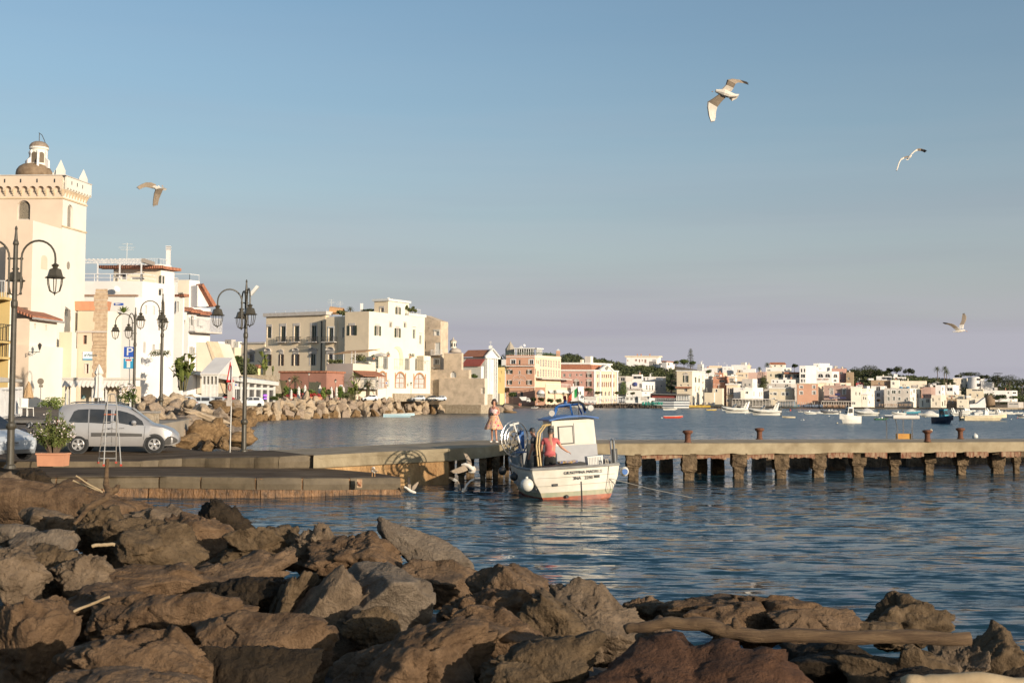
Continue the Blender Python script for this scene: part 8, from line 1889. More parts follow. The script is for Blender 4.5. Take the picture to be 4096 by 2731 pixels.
def bay_boats():
 B_=boat;red=mk('red_hull_paint',(.60,.07,.03),(.5,.05,.03),rough=.4);teal=mk('teal_hull_paint',(.06,.30,.38),(.05,.24,.32));dk=mk('dark_blue_hull',(.015,.03,.07),(.01,.02,.04),rough=.4);grn=mk('green_hull',(.05,.16,.08),(.02,.03,.02));crm=mk('cream_hull',(.66,.56,.38),(.58,.48,.32));dg=mk('dark_grey_tube',(.10,.10,.11),(.16,.16,.16));lb_=mk('pale_blue_hull',(.34,.52,.60),(.45,.58,.62))
 B_('row','small bright red rowing boat with white rim floating alone',2659,2731,1672,.12,red)
 B_('rib','grey inflatable boat with white arch, leftmost of the moored fleet',2886,3000,1651,math.pi+.2,extra='arch');B_('rib','white inflatable boat with dark pointed bow and windscreen arch',2995,3117,1660,math.pi+.12,extra='arch')
 B_('row','plain cream dinghy floating in front of the fleet',3129,3178,1671,math.pi+.1,crm,crm);B_('rib','small dark bowed inflatable left of the white ribs',3189,3214,1648,math.pi+.5,dg);B_('rib','plain white inflatable pointing left with blunt bow',3212,3266,1656,math.pi+.3)
 B_('open','grey white motor boat with raised canvas cover behind the white inflatable',3255,3293,1654,math.pi+.1,extra='tarp');B_('rib','dark grey inflatable with black bow, pale boat behind',3283,3352,1656,math.pi+.1,dg);B_('open','pale open boat behind the dark grey inflatable',3300,3358,1650,math.pi)
 B_('cruiser','big white motor boat with sun canopy and cabin, bow to the left',3350,3444,1692,math.pi+.4,extra='cabin',h=.95,name='cabin_boat');B_('rib','long grey inflatable under a grey white tarpaulin',3418,3508,1662,math.pi+.05,extra='tarp')
 B_('open','green and black open boat with a square pipe frame',3499,3552,1679,.15,grn,grn,extra='frame');B_('rib','white inflatable pointing left beside the pipe frame boat',3563,3622,1660,math.pi+.25);B_('open','long teal boat under a pointed tarpaulin',3612,3680,1653,.1,teal,extra='tarp')
 B_('open','large plump white tender with covered seats',3674,3758,1666,math.pi+.1,extra='tarp',h=.5);B_('fisher','black and turquoise wooden fishing boat seen bow on',3737,3809,1694,-1.15,dk,teal,extra='cabin',h=.85)
 B_('open','long cream open boat with a big black outboard motor',3850,4022,1681,.08,crm);B_('rib','white inflatable with long nose behind the cream open boat',3805,3880,1662,.1,extra='arch');B_('open','white speedboat with dark windscreen behind the cream boat',3830,3900,1650,.1,extra='cabin')
 B_('open','white motor boat in the crowded row, second from the left',3890,3950,1656,.2,extra='tarp');B_('open','white motor boat with arch in the crowded row',3940,4010,1654,.1,extra='arch');B_('open','white motor boat at the end of the crowded row',3985,4050,1656,.15,extra='arch');B_('rib','grey inflatable cut by the right edge of the picture',4066,4120,1671,math.pi+.1,dg)
 B_('row','small white dinghy near the shore at right',4030,4060,1657,.1);B_('open','white boat moored below the tan retaining wall',4050,4090,1655,0);B_('row','pale blue dinghy moored by the pale boulders',1540,1657,1668,.12,lb_);B_('row','white wooden boat drawn up below the striped canvas',2656,2708,1640,.1);B_('row','yellow and black small boat at the sand',2829,2866,1641,.1,mk('yellow_canvas',(.7,.45,.06)))
 B_('open','white launch with rail under the open beach canopy',2285,2352,1631.5,math.pi+.05);B_('row','small dark dinghy by the red buoy',3146,3160,1646,.1,dg)
 D=58;k='Z';X=lambda x:P(*q(k,x,600),D).x;Z=lambda y:P(*q(k,480,y),D).z
 r=thg('motor_boat','boat moored behind the pier, only its white canopy on steel posts and yellow seat showing','boat',((X(480)),D,0));xm=X(480)
 m=MB();hull(m,5.2,2.0,.62,.3);m.v=[(y+xm,x+D+1.5,z)for x,y,z in m.v];m.bd('hull',M_GEL,r,wq=1)
 m=MB();m.tb([(X(285),D,Z(268)),(X(700),D,Z(270))],.10,8);m.tb([(X(285),D+1.3,Z(262)),(X(700),D+1.3,Z(264))],.075,8);m.box(((X(285)+X(700))/2,D+.65,Z(262)),(X(700)-X(285),1.3,.06));m.bd('canopy',mk('white_canvas',(.70,.66,.60)),r,wq=1)
 m=MB()
 for a,b in((310,300),(355,325),(590,600),(578,575)):m.tb([(X(a),D+(.0 if a in(355,590)else 1.2),Z(640)),(X(a),D+(.0 if a in(355,590)else 1.2),Z(430)),(X(b),D+(.0 if a in(355,590)else 1.2),Z(285))],.028,6)
 m.tb([(X(365),D,Z(468)),(X(580),D,Z(470))],.012,5);m.bd('post',MS,r,wq=1);m=MB();m.box((X(470),D+.2,(Z(530)+Z(660))/2),(X(580)-X(360),.25,Z(530)-Z(660)));m.bd('seat',mk('ochre_leather',(.55,.27,.03),(.42,.18,.02),rough=.5),r,wq=1)
 ball=None
 for k,x,y,rp,col,lb in(('Z',1570,555,46,'w','large white mooring ball beyond the pier at right'),('Z',875,472,27,'c','cream mooring ball beyond the pier'),('Y',1238,325,11,'w','white buoy before the dark grey inflatable'),('Y',838,385,14,'w','white buoy, larger of a close pair'),('Y',803,388,9,'w','white buoy, smaller of a close pair'),('Y',1365,433,14,'c','cream buoy at the bow of the cabin boat'),('C11',215,1432,14,'w','white buoy left of the red rowing boat'),('C11',1710,1358,12,'w','white buoy between the first two inflatables'),('Z',645,232,8,'c','small buoy left of the white tender'),('Z',790,262,9,'c','small buoy under the bow of the white tender'),('Z',1245,248,8,'w','small buoy right of the fishing boat'),('Z',2142,298,10,'w','white buoy near the right edge'),('Z',2240,278,9,'r','red buoy near the right edge'),('Y',632,235,15,'r','upright red buoy before the town beach')):
  a,b=q(k,x,y+rp*.8);D=CAMZ*F_PX/(b-H(a));rr=rp/CRP[k][2]*D/F_PX;m=MB();m.ball((0,0,0),(rr,rr,rr*(1.6 if 'upright' in lb else 1)),n=14,k=10);m.la([(rr*.2,rr*.9),(rr*.2,rr*1.15)],n=6)
  tag(m.bd('buoy',{'w':M_GEL,'c':crm,'r':red}[col],smooth=True,loc=((a-CX)/F_PX*D,D,rr*.45)),lb,'buoy','mooring buoys')
bay_boats()
def fishing_boat():
 rt=thg('fishing_boat','white fishing boat seen from astern, lettered on the stern, with net hauler and small wheelhouse','boat',(1.99,36.0,0));rt.rotation_euler=(0,R_(-3.2),math.atan2(.2,.98));ORG[rt.name]=Ve((0,0,0))
 RV=Matrix.Rotation(math.atan2(.2,.98),3,'Z');wl=lambda v:Ve((1.99,36,0))+RV@Ve(v)
 st=[(0,1.34,.95,1.10,.62),(.5,1.40,.94,1.22,.75),(1.5,1.46,.94,1.30,.8),(3,1.40,.98,1.18,.7),(4.5,1.12,1.08,.80,.4),(5.8,.62,1.2,.34,.15),(6.8,.05,1.36,.02,.01)]
 lv=lambda w,zr,ww,wk:[(w,zr),(w*.985+ww*.015,zr-.10),(w*.75+ww*.25,zr*.62),(ww*1.02,.26),(ww*.985,.12),(ww*.93,0),(wk,-.22),(0,-.42)]
 rings=[]
 for y,w,zr,ww,wk in st:
  a=lv(w,zr,ww,wk);rings.append([(-x,y,z)for x,z in a]+[(x,y,z)for x,z in a[-2::-1]])
 n=len(rings[0]);mb=MB();mb.loft(rings,closed=False,cap=False)
 mi={0:0,1:0,2:0,3:1,4:2,5:2,6:2};idx=lambda j:mi[j]if j<7 else mi[13-j]
 for i in range(len(mb.f)):mb.m[i]=idx(i%(n-1))
 half=lv(*st[0][1:])
 for j in range(7):
  (x0,z0),(x1,z1)=half[j],half[j+1];K=8
  for k in range(K):
   f0,f1=-1+2*k/K,-1+2*(k+1)/K;c=lambda f,x:-.10*(1-f*f)
   mb.add([(x1*f0,c(f0,x1),z1),(x1*f1,c(f1,x1),z1),(x0*f1,c(f1,x0),z0),(x0*f0,c(f0,x0),z0)],[(0,1,2,3)],mi[j])
 Mw=mk('weathered_white_hull',(.66,.61,.52),(.54,.48,.38),scale=2.2,rough=.45,bump=.12,coord='obj',hi=.75);Mg=mk('green_grey_boot_stripe',(.28,.30,.20),(.42,.36,.24),scale=5,coord='obj',rough=.6);Mr=mk('red_antifouling',(.36,.10,.045),(.20,.055,.03),scale=6,coord='obj',rough=.4)
 mb.bd('hull',[Mw,Mg,Mr],rt)
 m=MB()
 inn=[(-.10,)for _ in st]
 vs=[]
 for y,w,zr,ww,wk in st:vs+=[(-w+.07,y+.05,zr-.005),(-w+.1,y+.05,.36),(w-.1,y+.05,.36),(w-.07,y+.05,zr-.005)]
 m.add([(x if abs(x)>.03 else 0,y,z)for x,y,z in vs],[(i*4+j,i*4+j+1,i*4+5+j,i*4+4+j)for i in range(len(st)-1)for j in range(3)]);m.add([(-1.27,.06,.94),(1.27,.06,.94),(1.24,.06,.36),(-1.24,.06,.36)],[(0,1,2,3)]);m.bd('deck',mk('grey_deck_paint',(.30,.31,.31),(.20,.20,.19),coord='obj'),rt)
 m=MB();port=[(-w,y,zr+.02)for y,w,zr,a,b in st];star=[(w,y,zr+.02)for y,w,zr,a,b in st][::-1];stern=[(1.34*f,-.10*(1-f*f)-.01,.97)for f in(.75,.4,0,-.4,-.75)]
 m.tb(port+star,.045,6);m.tb([(1.34,0,.97)]+stern+[(-1.34,0,.97)],.045,6);m.bd('rub_rail',mk('grey_rubber',(.30,.29,.27),(.2,.19,.18)),rt)
 m=MB();m.box((.12,-.112,.12),(.022,.03,.84));m.bd('rudder_post',M_BLK,rt)
 for z in(.70,.46):m=MB();m.tb([(-1.2,-.02,z),(-.6,-.09,z-.01),(0,-.115,z),(.6,-.09,z),(1.2,-.02,z)],.008,4);m.bd('plank_seam',mk('seam_grey',(.35,.32,.27)),rt)
 Fc=Face((0,0),0,False);blk=mk('faded_black_lettering',(.05,.05,.06));text('lettering','GIUSEPPINA MADRE 2',Ve((-.40,-.112,.775)),Fc,.125,blk,rt,width=.98,ext=.006);text('lettering','3NA',Ve((-.13,-.122,.60)),Fc,.13,blk,rt,ext=.006);text('lettering','2298',Ve((.23,-.122,.60)),Fc,.13,blk,rt,ext=.006)
 for x,z in((-.68,.48),(.62,.66)):m=MB();m.box((x,-.10,z),(.15,.03,.075));m.bd('scupper',M_BLK,rt)
 m=MB();m.tb([(-.35,.0,.13),(-.35,-.17,.12)],.05,10);m.bd('exhaust_pipe',M_BLK,rt)
 cx,hw,y0,y1,zt=.62,.74,2.4,4.0,2.30
 def pan(a,b,c,d,o):
  m=MB();m.box((cx-hw+2*hw*(a+b)/2,y0-o,(c+d)/2),(2*hw*(b-a),.03,d-c));return m
 m=MB();m.hx_([(cx-hw*1.06,y0,.36),(cx+hw*1.06,y0,.36),(cx+hw,y1,.36),(cx-hw,y1,.36)],[(cx-hw*.95,y0+.08,zt),(cx+hw*.93,y0+.08,zt),(cx+hw*.9,y1-.1,zt),(cx-hw*.9,y1-.1,zt)]);cab=m.bd('wheelhouse',Mw,rt)
 m=MB();m.hx_([(cx-hw*1.0,y0-.03,.7),(cx+hw*1.02,y0-.03,.7),(cx+hw*1.02,y0+.05,.7),(cx-hw,y0+.05,.7)],[(cx-hw*.98,y0-.005,1.50),(cx+hw*.99,y0-.005,1.50),(cx+hw*.99,y0+.06,1.5),(cx-hw*.98,y0+.06,1.5)]);m.bd('shade_panel',mk('painted_shade_panel',(.36,.36,.37),(.32,.32,.33),rough=.5,coord='obj'),cab)  # lower wheelhouse band: shadow painted as a grey panel
 def wp(x0,x1,z0,z1,o,mat,nm,mm=None):m=MB();k=lambda z:y0+.08*(z-.36)/(zt-.36);m.hx_([(x0,k(z0)-o,z0),(x1,k(z0)-o,z0),(x1,k(z0)+.01,z0),(x0,k(z0)+.01,z0)],[(x0,k(z1)-o,z1),(x1,k(z1)-o,z1),(x1,k(z1)+.01,z1),(x0,k(z1)+.01,z1)]);return m.bd(nm,mat,mm or cab)
 a,b=cx-hw*.70,cx-hw*.02;f=wp(a,b,1.54,2.12,.022,ML,'window');wp(a+.035,b-.035,1.575,2.085,.03,mk('milky_perspex',(.62,.58,.50),(.52,.48,.40),scale=1.5,coord='obj',rough=.25),'pane',f);wp(cx+hw*.02,cx+hw*.88,1.53,2.2,.02,mk('white_panel',(.66,.63,.56),(.60,.57,.5),coord='obj'),'panel')
 m=MB();m.box((cx-hw*1.04,y0+.1,1.3),(.05,.35,1.7));m.box((cx-hw*.93,y0-.01,1.3),(.04,.05,1.7));m.bd('door',ML,cab)
 m=MB();rr=[]
 for i in range(9):t=-1+2*i/8;rr.append([(cx+t*hw*1.1,y0-.10,zt+.10*(1-t*t)),(cx+t*hw*1.1,y1,zt+.10*(1-t*t)),(cx+t*hw*1.1,y1,zt+.045+.10*(1-t*t)),(cx+t*hw*1.1,y0-.10,zt+.045+.10*(1-t*t))])
 m.loft(rr);m.bd('roof',M_BLUE,cab)
 m=MB();z=zt+.15
 m.tb([(cx-.55,y0+.3,z),(cx-.50,y0+.3,z+.26),(cx-.38,y0+.3,z+.33),(cx+.30,y0+.3,z+.38),(cx+.40,y0+.3,z+.33),(cx+.48,y0+.3,z+.05)],.035,8);m.tb([(cx-.5,y0+.5,z),(cx-.38,y0+.5,z+.28),(cx+.3,y0+.5,z+.33),(cx+.42,y0+.5,z)],.03,8);m.tb([(cx-.02,y0+.3,z+.36),(cx+.05,y0+.3,z)],.03,6);m.bd('roof_arch',M_BLUE,cab)
 m=MB();m.tb([(cx+.0,y0+.27,z+.40),(cx+.31,y0+.27,z+.41),(cx+.43,y0+.27,z+.34),(cx+.49,y0+.27,z+.12)],.04,8);m.bd('rubber_padding',M_BLK,cab)
 for x,zz in((cx-.68,z+.10),(cx+.62,z+.20)):m=MB();m.la([(.10,0),(.11,.03),(.05,.09)],n=12);m.v=[(a+x,y0+.1+c,b+zz)for a,b,c in m.v];m.tb([(x,y0+.15,zz-.15),(x,y0+.15,zz)],.015,5);m.bd('floodlight',MS,cab)
 m=MB();m.la([(.06,0),(.06,.12)],(cx-.17,y0+.3,z+.38),8);m.bd('lamp_base',M_BLUE,cab);m=MB();m.la([(.045,0),(.045,.12),(.02,.14)],(cx-.17,y0+.3,z+.50),8);m.bd('red_beacon',mk('red_lamp',(.4,.02,.02),rough=.3),cab)
 fp=Ve((cx+.20,y0+.05,z-.08));m=MB();m.tb([fp,fp+Ve((0,0,.98))],.015,5);fl=m.bd('flagpole',ML,cab)
 for k,(c,nm)in enumerate((((.02,.30,.07),'green'),((.66,.62,.52),'white'),((.60,.10,.05),'red'))):
  m=MB();tp=fp+Ve((0,0,.96));o0,o1=k/3,(k+1)/3;pt=lambda t,s:tp+Ve((-.31*t-.02*s,.05*sin(t*6+s),-.27*t**1.1-(.30-.12*t)*s));m.hx_([pt(o0,1),pt(o1,1),pt(o1,1)+Ve((0,.008,0)),pt(o0,1)+Ve((0,.008,0))],[pt(o0,0),pt(o1,0),pt(o1,0)+Ve((0,.008,0)),pt(o0,0)+Ve((0,.008,0))]);m.bd('flag_stripe',mk('flag_'+nm,c),fl)
 hx,hy,hz=-1.42,2.1,1.83;hr=.55
 def ring(m,r,dy,tr,n=28,tilt=.0):m.tb([(hx+r*.86*cos(2*math.pi*i/n),hy+dy+r*.5*cos(2*math.pi*i/n),hz+r*sin(2*math.pi*i/n))for i in range(n+1)],tr,6,cap=False)
 m=MB();ring(m,hr*1.02,-.10,.022);ring(m,hr*.9,.22,.016);ring(m,hr*.72,.0,.02);ring(m,hr*.5,.02,.014)
 for i in range(12):
  a=2*math.pi*i/12;c,s=cos(a),sin(a);m.tb([(hx+hr*1.02*.86*c,hy-.10+hr*.51*c,hz+hr*1.02*s),(hx+hr*.72*.86*c,hy+hr*.36*c,hz+hr*.72*s),(hx+hr*.9*.86*c,hy+.22+hr*.45*c,hz+hr*.9*s)],.008,4);m.tb([(hx+hr*.72*.86*c,hy+hr*.36*c,hz+hr*.72*s),(hx+hr*.45*.86*c,hy+hr*.22*c,hz+hr*.45*s)],.010,4)
 wh=m.bd('net_hauler_wheel',MS,rt);m=MB();ring(m,hr*.42,.0,.035)
 for a in(.8,2.35):m.tb([(hx+hr*.42*.86*cos(a)*s,hy+hr*.2*cos(a)*s,hz+hr*.42*sin(a)*s)for s in(-1,1)],.035,4)
 m.bd('hub',mk('tarnished_hub',(.20,.17,.13),(.10,.085,.06),rough=.5),wh)
 m=MB();m.tb([(hx+.0,hy,hz+.5),(hx+.14,hy,hz),(hx+.26,hy,hz-.5)],.03,6);m.tb([(hx-.12,hy,hz+.42),(hx+.18,hy,hz+.48)],.035,8);m.bd('hauler_arm',MF,rt)
 m=MB();m.box((hx+.25,hy+.1,hz-.12),(.16,.2,.46));m.la([(.07,0),(.07,.12)],(hx+.25,hy,hz+.12),10);m.box((hx+.22,hy+.05,hz-.44),(.3,.2,.04));m.bd('hydraulic_block',M_BLUE,rt);m=MB();m.tb([(hx+.25,hy+.1,.9),(hx+.25,hy+.1,hz-.4)],.045,8);m.bd('hauler_post',MS,rt)
 m=MB();
 for dy in(0,.35):m.tb([(-.86,.9+dy,.85),(-.90,.9+dy,1.6),(-.84,.9+dy,2.0),(-.66,.9+dy,2.22),(-.50,.9+dy,2.25)],.028,7)
 m.bd('golden_gallows',mk('golden_tube',(.55,.38,.16),rough=.35),rt)
 for x,y,z,r_,w,lb in((-1.50,.1,.52,.20,1,0),(-1.70,1.0,.72,.125,0,0),(-1.86,2.0,.84,.13,0,0)):m=MB();m.ball((x,y,z),r_,n=16,k=12);m.la([(r_*.25,r_*.9),(r_*.2,r_*1.25)],(x,y,z),8);m.bd('fender',M_GEL if w else M_BLK,rt,smooth=True)
 m=MB();m.ball((1.52,.05,.74),(.14,.14,.15),n=14);f=m.bd('fender',M_GEL,rt,smooth=True);f['label']='white and blue round fender';m=MB();m.la([(.08,0),(.09,.01)],n=12);m.v=[(a+1.50,-.085-c,b+.74)for a,b,c in m.v];m.bd('blue_disc',M_BLUE,f)
 m=MB();m.hx_([(-1.15,.15,.62),(.25,.12,.62),(.25,.65,.62),(-1.15,.65,.62)],[(-1.22,.10,1.0),(.35,.08,1.08),(.35,.75,1.08),(-1.22,.75,1.0)]);m.bd('fish_crate',M_BLK,rt)
 m=MB();rs=random.Random(3)
 for k in range(12):m.tb([(-.42+rs.uniform(0,.6),.3+rs.uniform(0,.3),1.10+rs.uniform(-.03,.03))for _ in range(5)],.025,5)
 m.bd('yellow_net',mk('yellow_net',(.62,.38,.06),(.04,.12,.35),scale=9,coord='obj'),rt)
 m=MB();m.hx_([(.52,.5,.7),(.98,.5,.7),(.98,.8,.7),(.52,.8,.7)],[(.50,.5,1.22),(1.0,.5,1.24),(1.0,.8,1.24),(.50,.8,1.22)])
 for k in range(9):m.box((.53+.05*k,.49,.97),(.018,.02,.46))
 m.bd('white_tub',MF,rt);m=MB();m.tb([(1.22,.3,.95),(1.22,.35,1.66),(1.27,.35,1.72),(1.32,.35,1.66),(1.32,.3,.98)],.035,8);m.bd('stern_roller',MS,rt);m=MB();m.tb([(1.27,.3,.98),(1.27,.33,1.42)],.055,8);m.box((1.38,.35,1.25),(.06,.1,.35));m.bd('roller_sleeve',M_BLK,rt)
 m=MB();m.tb([(1.05+.05*cos(i*1.3),.28,.98+.16*sin(i*.9))for i in range(16)],.015,5);m.bd('coiled_rope',mk('grey_rope',(.45,.40,.33)),rt)
 m=MB();m.tb([(1.02,-.06,.98),(.98,-.10,.55),(.92,-.11,.22),(1.02,-.11,.12),(1.10,-.1,.25),(1.04,-.1,.58)],.010,4);m.tb([(1.05,-.08,.56),(2.0,-.8,.26),(3.05,-1.6,-.02)],.012,4);m.bd('mooring_line',mk('grey_rope',(.45,.40,.33)),rt)
 return rt,wl
FB,WL=fishing_boat()
# ================================================================== QUAY OBJECTS
M_LAMP=mk('bronze_green_lamp_paint',(.045,.038,.026),(.07,.06,.042),scale=6,rough=.45,bump=.1,coord='obj')
def lamp(px,py,z,ytop,arms,label,extra=False,proto=None):
 p=G(px,py,z);Ht=(py-ytop)*p.y/F_PX;r=thg('street_lamp',label,'street lamp',p,'tall three armed harbour lamp posts');k=Ht/6.9
 m=MB();m.la([(.17,0),(.15,.08),(.105,.12),(.10,1.10),(.13,1.14),(.15,1.2),(.13,1.27),(.085,1.33),(.075,4.55),(.095,4.62),(.095,4.74),(.07,4.80),(.062,6.36),(.085,6.40),(.075,6.46),(.05,6.52),(.03,6.80),(.04,6.84),(.025,6.90),(.001,6.93)],n=14)
 m.v=[(a*k,b*k,c*k)for a,b,c in m.v];m.bd('pole',M_LAMP,r,smooth=False)
 for az in arms:
  c,s=cos(R_(az)),sin(R_(az));P3=lambda d,z_:(d*c*k,d*s*k,z_*k);m=MB();r0,r1=.17,1.13;rc,rr=(r0+r1)/2,(r1-r0)/2
  pts=[P3(r0,4.98),P3(r0,6.0)]+[P3(rc-rr*cos(math.pi*i/12),6.0+rr*1.05*sin(math.pi*i/12))for i in range(1,12)]+[P3(r1,6.0),P3(r1,5.82)]
  m.tb(pts,.030*k,8);m.ball(P3(r0,4.98),.042*k,n=8)
  for zz in(5.35,5.98):m.tb([P3(-.09,zz),P3(.22,zz)],.022*k,6);m.la([(.045*k,0),(.045*k,.06*k)],P3(r0,zz-.03),8)
  arm=m.bd('arm',M_LAMP,r);m=MB();x,y,_=P3(r1,0)
  m.la([(.03,5.86),(.12,5.80),(.08,5.76),(.07,5.72),(.17,5.68),(.23,5.48),(.30,5.45),(.29,5.43),(.2,5.43)],n=6);m.v=[(a*k+x,b*k+y,c_*k)for a,b,c_ in m.v]
  for j in range(6):
   a=j*math.pi/3;ca,sa=cos(a),sin(a);m.tb([(x+.22*ca*k,y+.22*sa*k,5.44*k),(x+.205*ca*k,y+.205*sa*k,5.25*k),(x+.15*ca*k,y+.15*sa*k,5.06*k),(x,y,4.98*k)],.014*k,5)
  m.la([(.03*k,4.98*k),(.035*k,5.0*k),(.001,4.92*k)][::-1],(x,y,0),6);m.bd('lantern',M_LAMP,arm)
 if extra:m=MB();m.hx_([(.1,-.05,5.95),(.2,-.05,5.9),(.2,.1,5.9),(.1,.1,5.95)],[(.38,-.05,6.3),(.48,-.05,6.25),(.48,.1,6.25),(.38,.1,6.3)]);m.bd('floodlight',MF,r)
 return r
lamp(40,1873,.9,905,(2,112,186),'tall dark lamp post at the left edge, nearest to us');lamp(975,1808,.93,1120,(202,112,-70),'tall dark lamp post in front of the headland with a small floodlight',True)
lamp(642,1690,1.45,1175,(203,103,-76),'tall dark lamp post standing behind the bonnet of the silver car');lamp(533,1690,1.62,1230,(200,-92),'dark lamp post farthest left of the middle pair, by the blue parking sign')
def mpv():
 g=G(475,1807,.92);r=thg('car','silver people carrier seen from the side, roof rails and dark rubbing strip','car',g,rz=R_(12));ORG[r.name]=Ve((0,0,0));k=.98;r.scale=(k,k,k)
 paint=mk('silver_car_paint',(.46,.44,.43),(.43,.41,.40),rough=.30,metal=.45,spec=.6)
 st=[(-2.12,.42,.95,1.00,.78,.70),(-2.10,.32,1.05,1.62,.84,.64),(-2.0,.28,1.10,1.74,.88,.66),(-1.6,.26,1.12,1.80,.90,.67),(-.8,.25,1.10,1.81,.905,.67),(0,.25,1.06,1.78,.905,.665),(.35,.25,1.04,1.70,.905,.65),(.75,.25,1.02,1.46,.90,.63),(1.15,.25,1.02,1.16,.895,.66),(1.3,.25,1.0,1.07,.89,.72),(1.7,.26,.93,.98,.87,.70),(2.0,.28,.78,.86,.80,.62),(2.2,.34,.60,.68,.66,.5),(2.24,.42,.5,.56,.56,.4)]
 def sec(x):
  xs=[s[0]for s in st];return[float(np.interp(x,xs,[s[j]for s in st]))for j in range(1,6)]
 def side(x,z,o=0.0):
  zb,zm,zt,w,wr=sec(x);
  if z<=zm:y=w*(.96+.04*sin(math.pi*min(1,max(0,(z-zb)/(zm-zb)))))
  else:y=w*.96+(wr-w*.96)*((z-zm)/max(.01,zt-zm))**1.25
  return y+o
 xs=sorted(set([s[0]for s in st]+[-1.3,-.4,.2,.5,.95,1.5,1.85]));rings=[]
 for x in xs:
  zb,zm,zt,w,wr=sec(x);half=[(side(x,zb)*.96,zb),(side(x,zb+.1),zb+.1),(side(x,(zb+zm)/2),(zb+zm)/2),(side(x,zm),zm)]+[(side(x,zm+(zt-zm)*f),zm+(zt-zm)*f)for f in(.3,.6,.85)]+[(wr*.93,zt-.0),(wr*.5,zt+.03),(0,zt+.045)]
  rings.append([(x,-y,z)for y,z in half]+[(x,y,z)for y,z in half[-2::-1]])
 m=MB();m.loft(rings);b=m.bd('body',paint,r,smooth=True);b.data.set_sharp_from_angle(angle=R_(35))if hasattr(b.data,'set_sharp_from_angle')else None
 def patch(pts,o,mat,nm,par,n=1,s=-1):
  m=MB();K=6;P_=[]
  for i in range(len(pts)):(xb,zb),(xt,zt)=pts[i];P_.append([(xb+(xt-xb)*j/K,s*side(xb+(xt-xb)*j/K,zb+(zt-zb)*j/K,o),zb+(zt-zb)*j/K)for j in range(K+1)])
  m.add([p for c in P_ for p in c],[(i*(K+1)+j,(i+1)*(K+1)+j,(i+1)*(K+1)+j+1,i*(K+1)+j+1)for i in range(len(P_)-1)for j in range(K)]);return m.bd(nm,mat,par)
 for s in(-1,1):
  for nm,pts in(('window',[((-1.72,1.16),(-1.55,1.55)),((-1.5,1.14),(-1.4,1.62)),((-1.03,1.13),(-1.03,1.64))]),('window',[((-.98,1.13),(-.98,1.64)),((-.6,1.11),(-.6,1.63)),((-.22,1.10),(-.22,1.61))]),('window',[((-.12,1.22),(-.08,1.60)),((.0,1.14),(.1,1.58)),((.35,1.07),(.35,1.52)),((.68,1.05),(.6,1.42)),((.98,1.04),(.9,1.20))])):patch(pts,.008,MG,nm,b,s=s)
  patch([((-.90,.62),(-.90,.76)),((-.1,.62),(-.1,.76)),((.92,.62),(.92,.72))],.02,mk('dark_rubber_strip',(.07,.065,.06),rough=.7),'rubbing_strip',b,s=s)
  patch([((1.62,.30),(1.86,.62)),((1.9,.30),(1.95,.64)),((2.1,.36),(2.1,.58)),((2.2,.4),(2.2,.5))],.012,mk('dark_bumper',(.055,.05,.045),rough=.7),'bumper',b,s=s)
  patch([((1.66,.90),(1.60,.97)),((1.85,.76),(1.8,.90)),((2.02,.68),(1.98,.80))],.012,mk('headlight_glass',(.60,.60,.58),rough=.15),'headlight',b,s=s)
  for x0,z0,x1,z1 in((-1.0,.36,-1.0,1.66),(-.17,.30,-.17,1.62),(.98,.50,1.02,1.0)):
   m=MB();m.tb([(x0+(x1-x0)*t/8,s*side(x0+(x1-x0)*t/8,z0+(z1-z0)*t/8,.002),z0+(z1-z0)*t/8)for t in range(9)],.007,4);m.bd('door_seam',M_BLK,b)
  for x in(-.33,.08):m=MB();m.tb([(x,s*side(x,.93,.02),.93),(x+.2,s*side(x,.93,.02),.94)],.018,5);m.bd('door_handle',paint,b)
  m=MB();m.tb([(-1.7,s*.60,1.86),(-1.5,s*.61,1.90),(0,s*.60,1.88),(.25,s*.58,1.79)],.022,6);m.bd('roof_rail',MS,b);m=MB();m.ball((.62,s*.99,1.14),(.10,.09,.09),n=10,k=6);m.bd('mirror',paint,b)
  for wx in(-1.36,1.37):
   m=MB();m.la([(.385,0),(.385,.012)],n=24);m.v=[(a+wx,s*(.88+c),b_+.335)for a,b_,c in m.v];m.bd('wheel_arch',M_BLK,r)
   m=MB();m.la([(.22,-.1),(.30,-.1),(.322,-.06),(.322,.06),(.30,.09),(.22,.09)],n=28);m.v=[(a+wx,s*(.83+c),b_+.32)for a,b_,c in m.v];wh=m.bd('wheel',mk('tyre_rubber',(.02,.02,.02)),r);m=MB();ar=lambda rad,a:(wx+rad*cos(a),s*.925,.32+rad*sin(a))
   m.tb([ar(.205,i*math.pi/14)for i in range(29)],.018,5,cap=False)
   for j in range(5):
    a=j*1.2566+.3;m.extr([ar(.045,a-.9),ar(.20,a-.26),ar(.20,a+.26),ar(.045,a+.9)],(0,-s*.02,0))
   m.ball(ar(0,0),(.05,.02,.05),n=10,k=6);m.bd('rim',mk('alloy_rim',(.50,.48,.46),rough=.35,metal=.5),wh)
 m=MB();m.add([(-2.135,-.58,1.08),(-2.135,.58,1.08),(-2.09,.5,1.60),(-2.09,-.5,1.60)],[(0,1,2,3)]);m.bd('rear_window',mk('painted_brown_reflection',(.12,.09,.06),rough=.2),b)  # brown colour paints the reflections in the rear window
 for s in(-1,1):m=MB();m.box((-2.11,s*.70,1.02),(.07,.14,.42));m.bd('tail_light',mk('red_lamp',(.4,.02,.02)),b)
 m=MB();m.add([(1.13,-.6,1.15),(1.13,.6,1.15),(.46,.52,1.66),(.46,-.52,1.66)],[(0,1,2,3)]);m.v=[(x+.02,y,z+.03)for x,y,z in m.v];m.bd('windscreen',MG,b)
mpv()
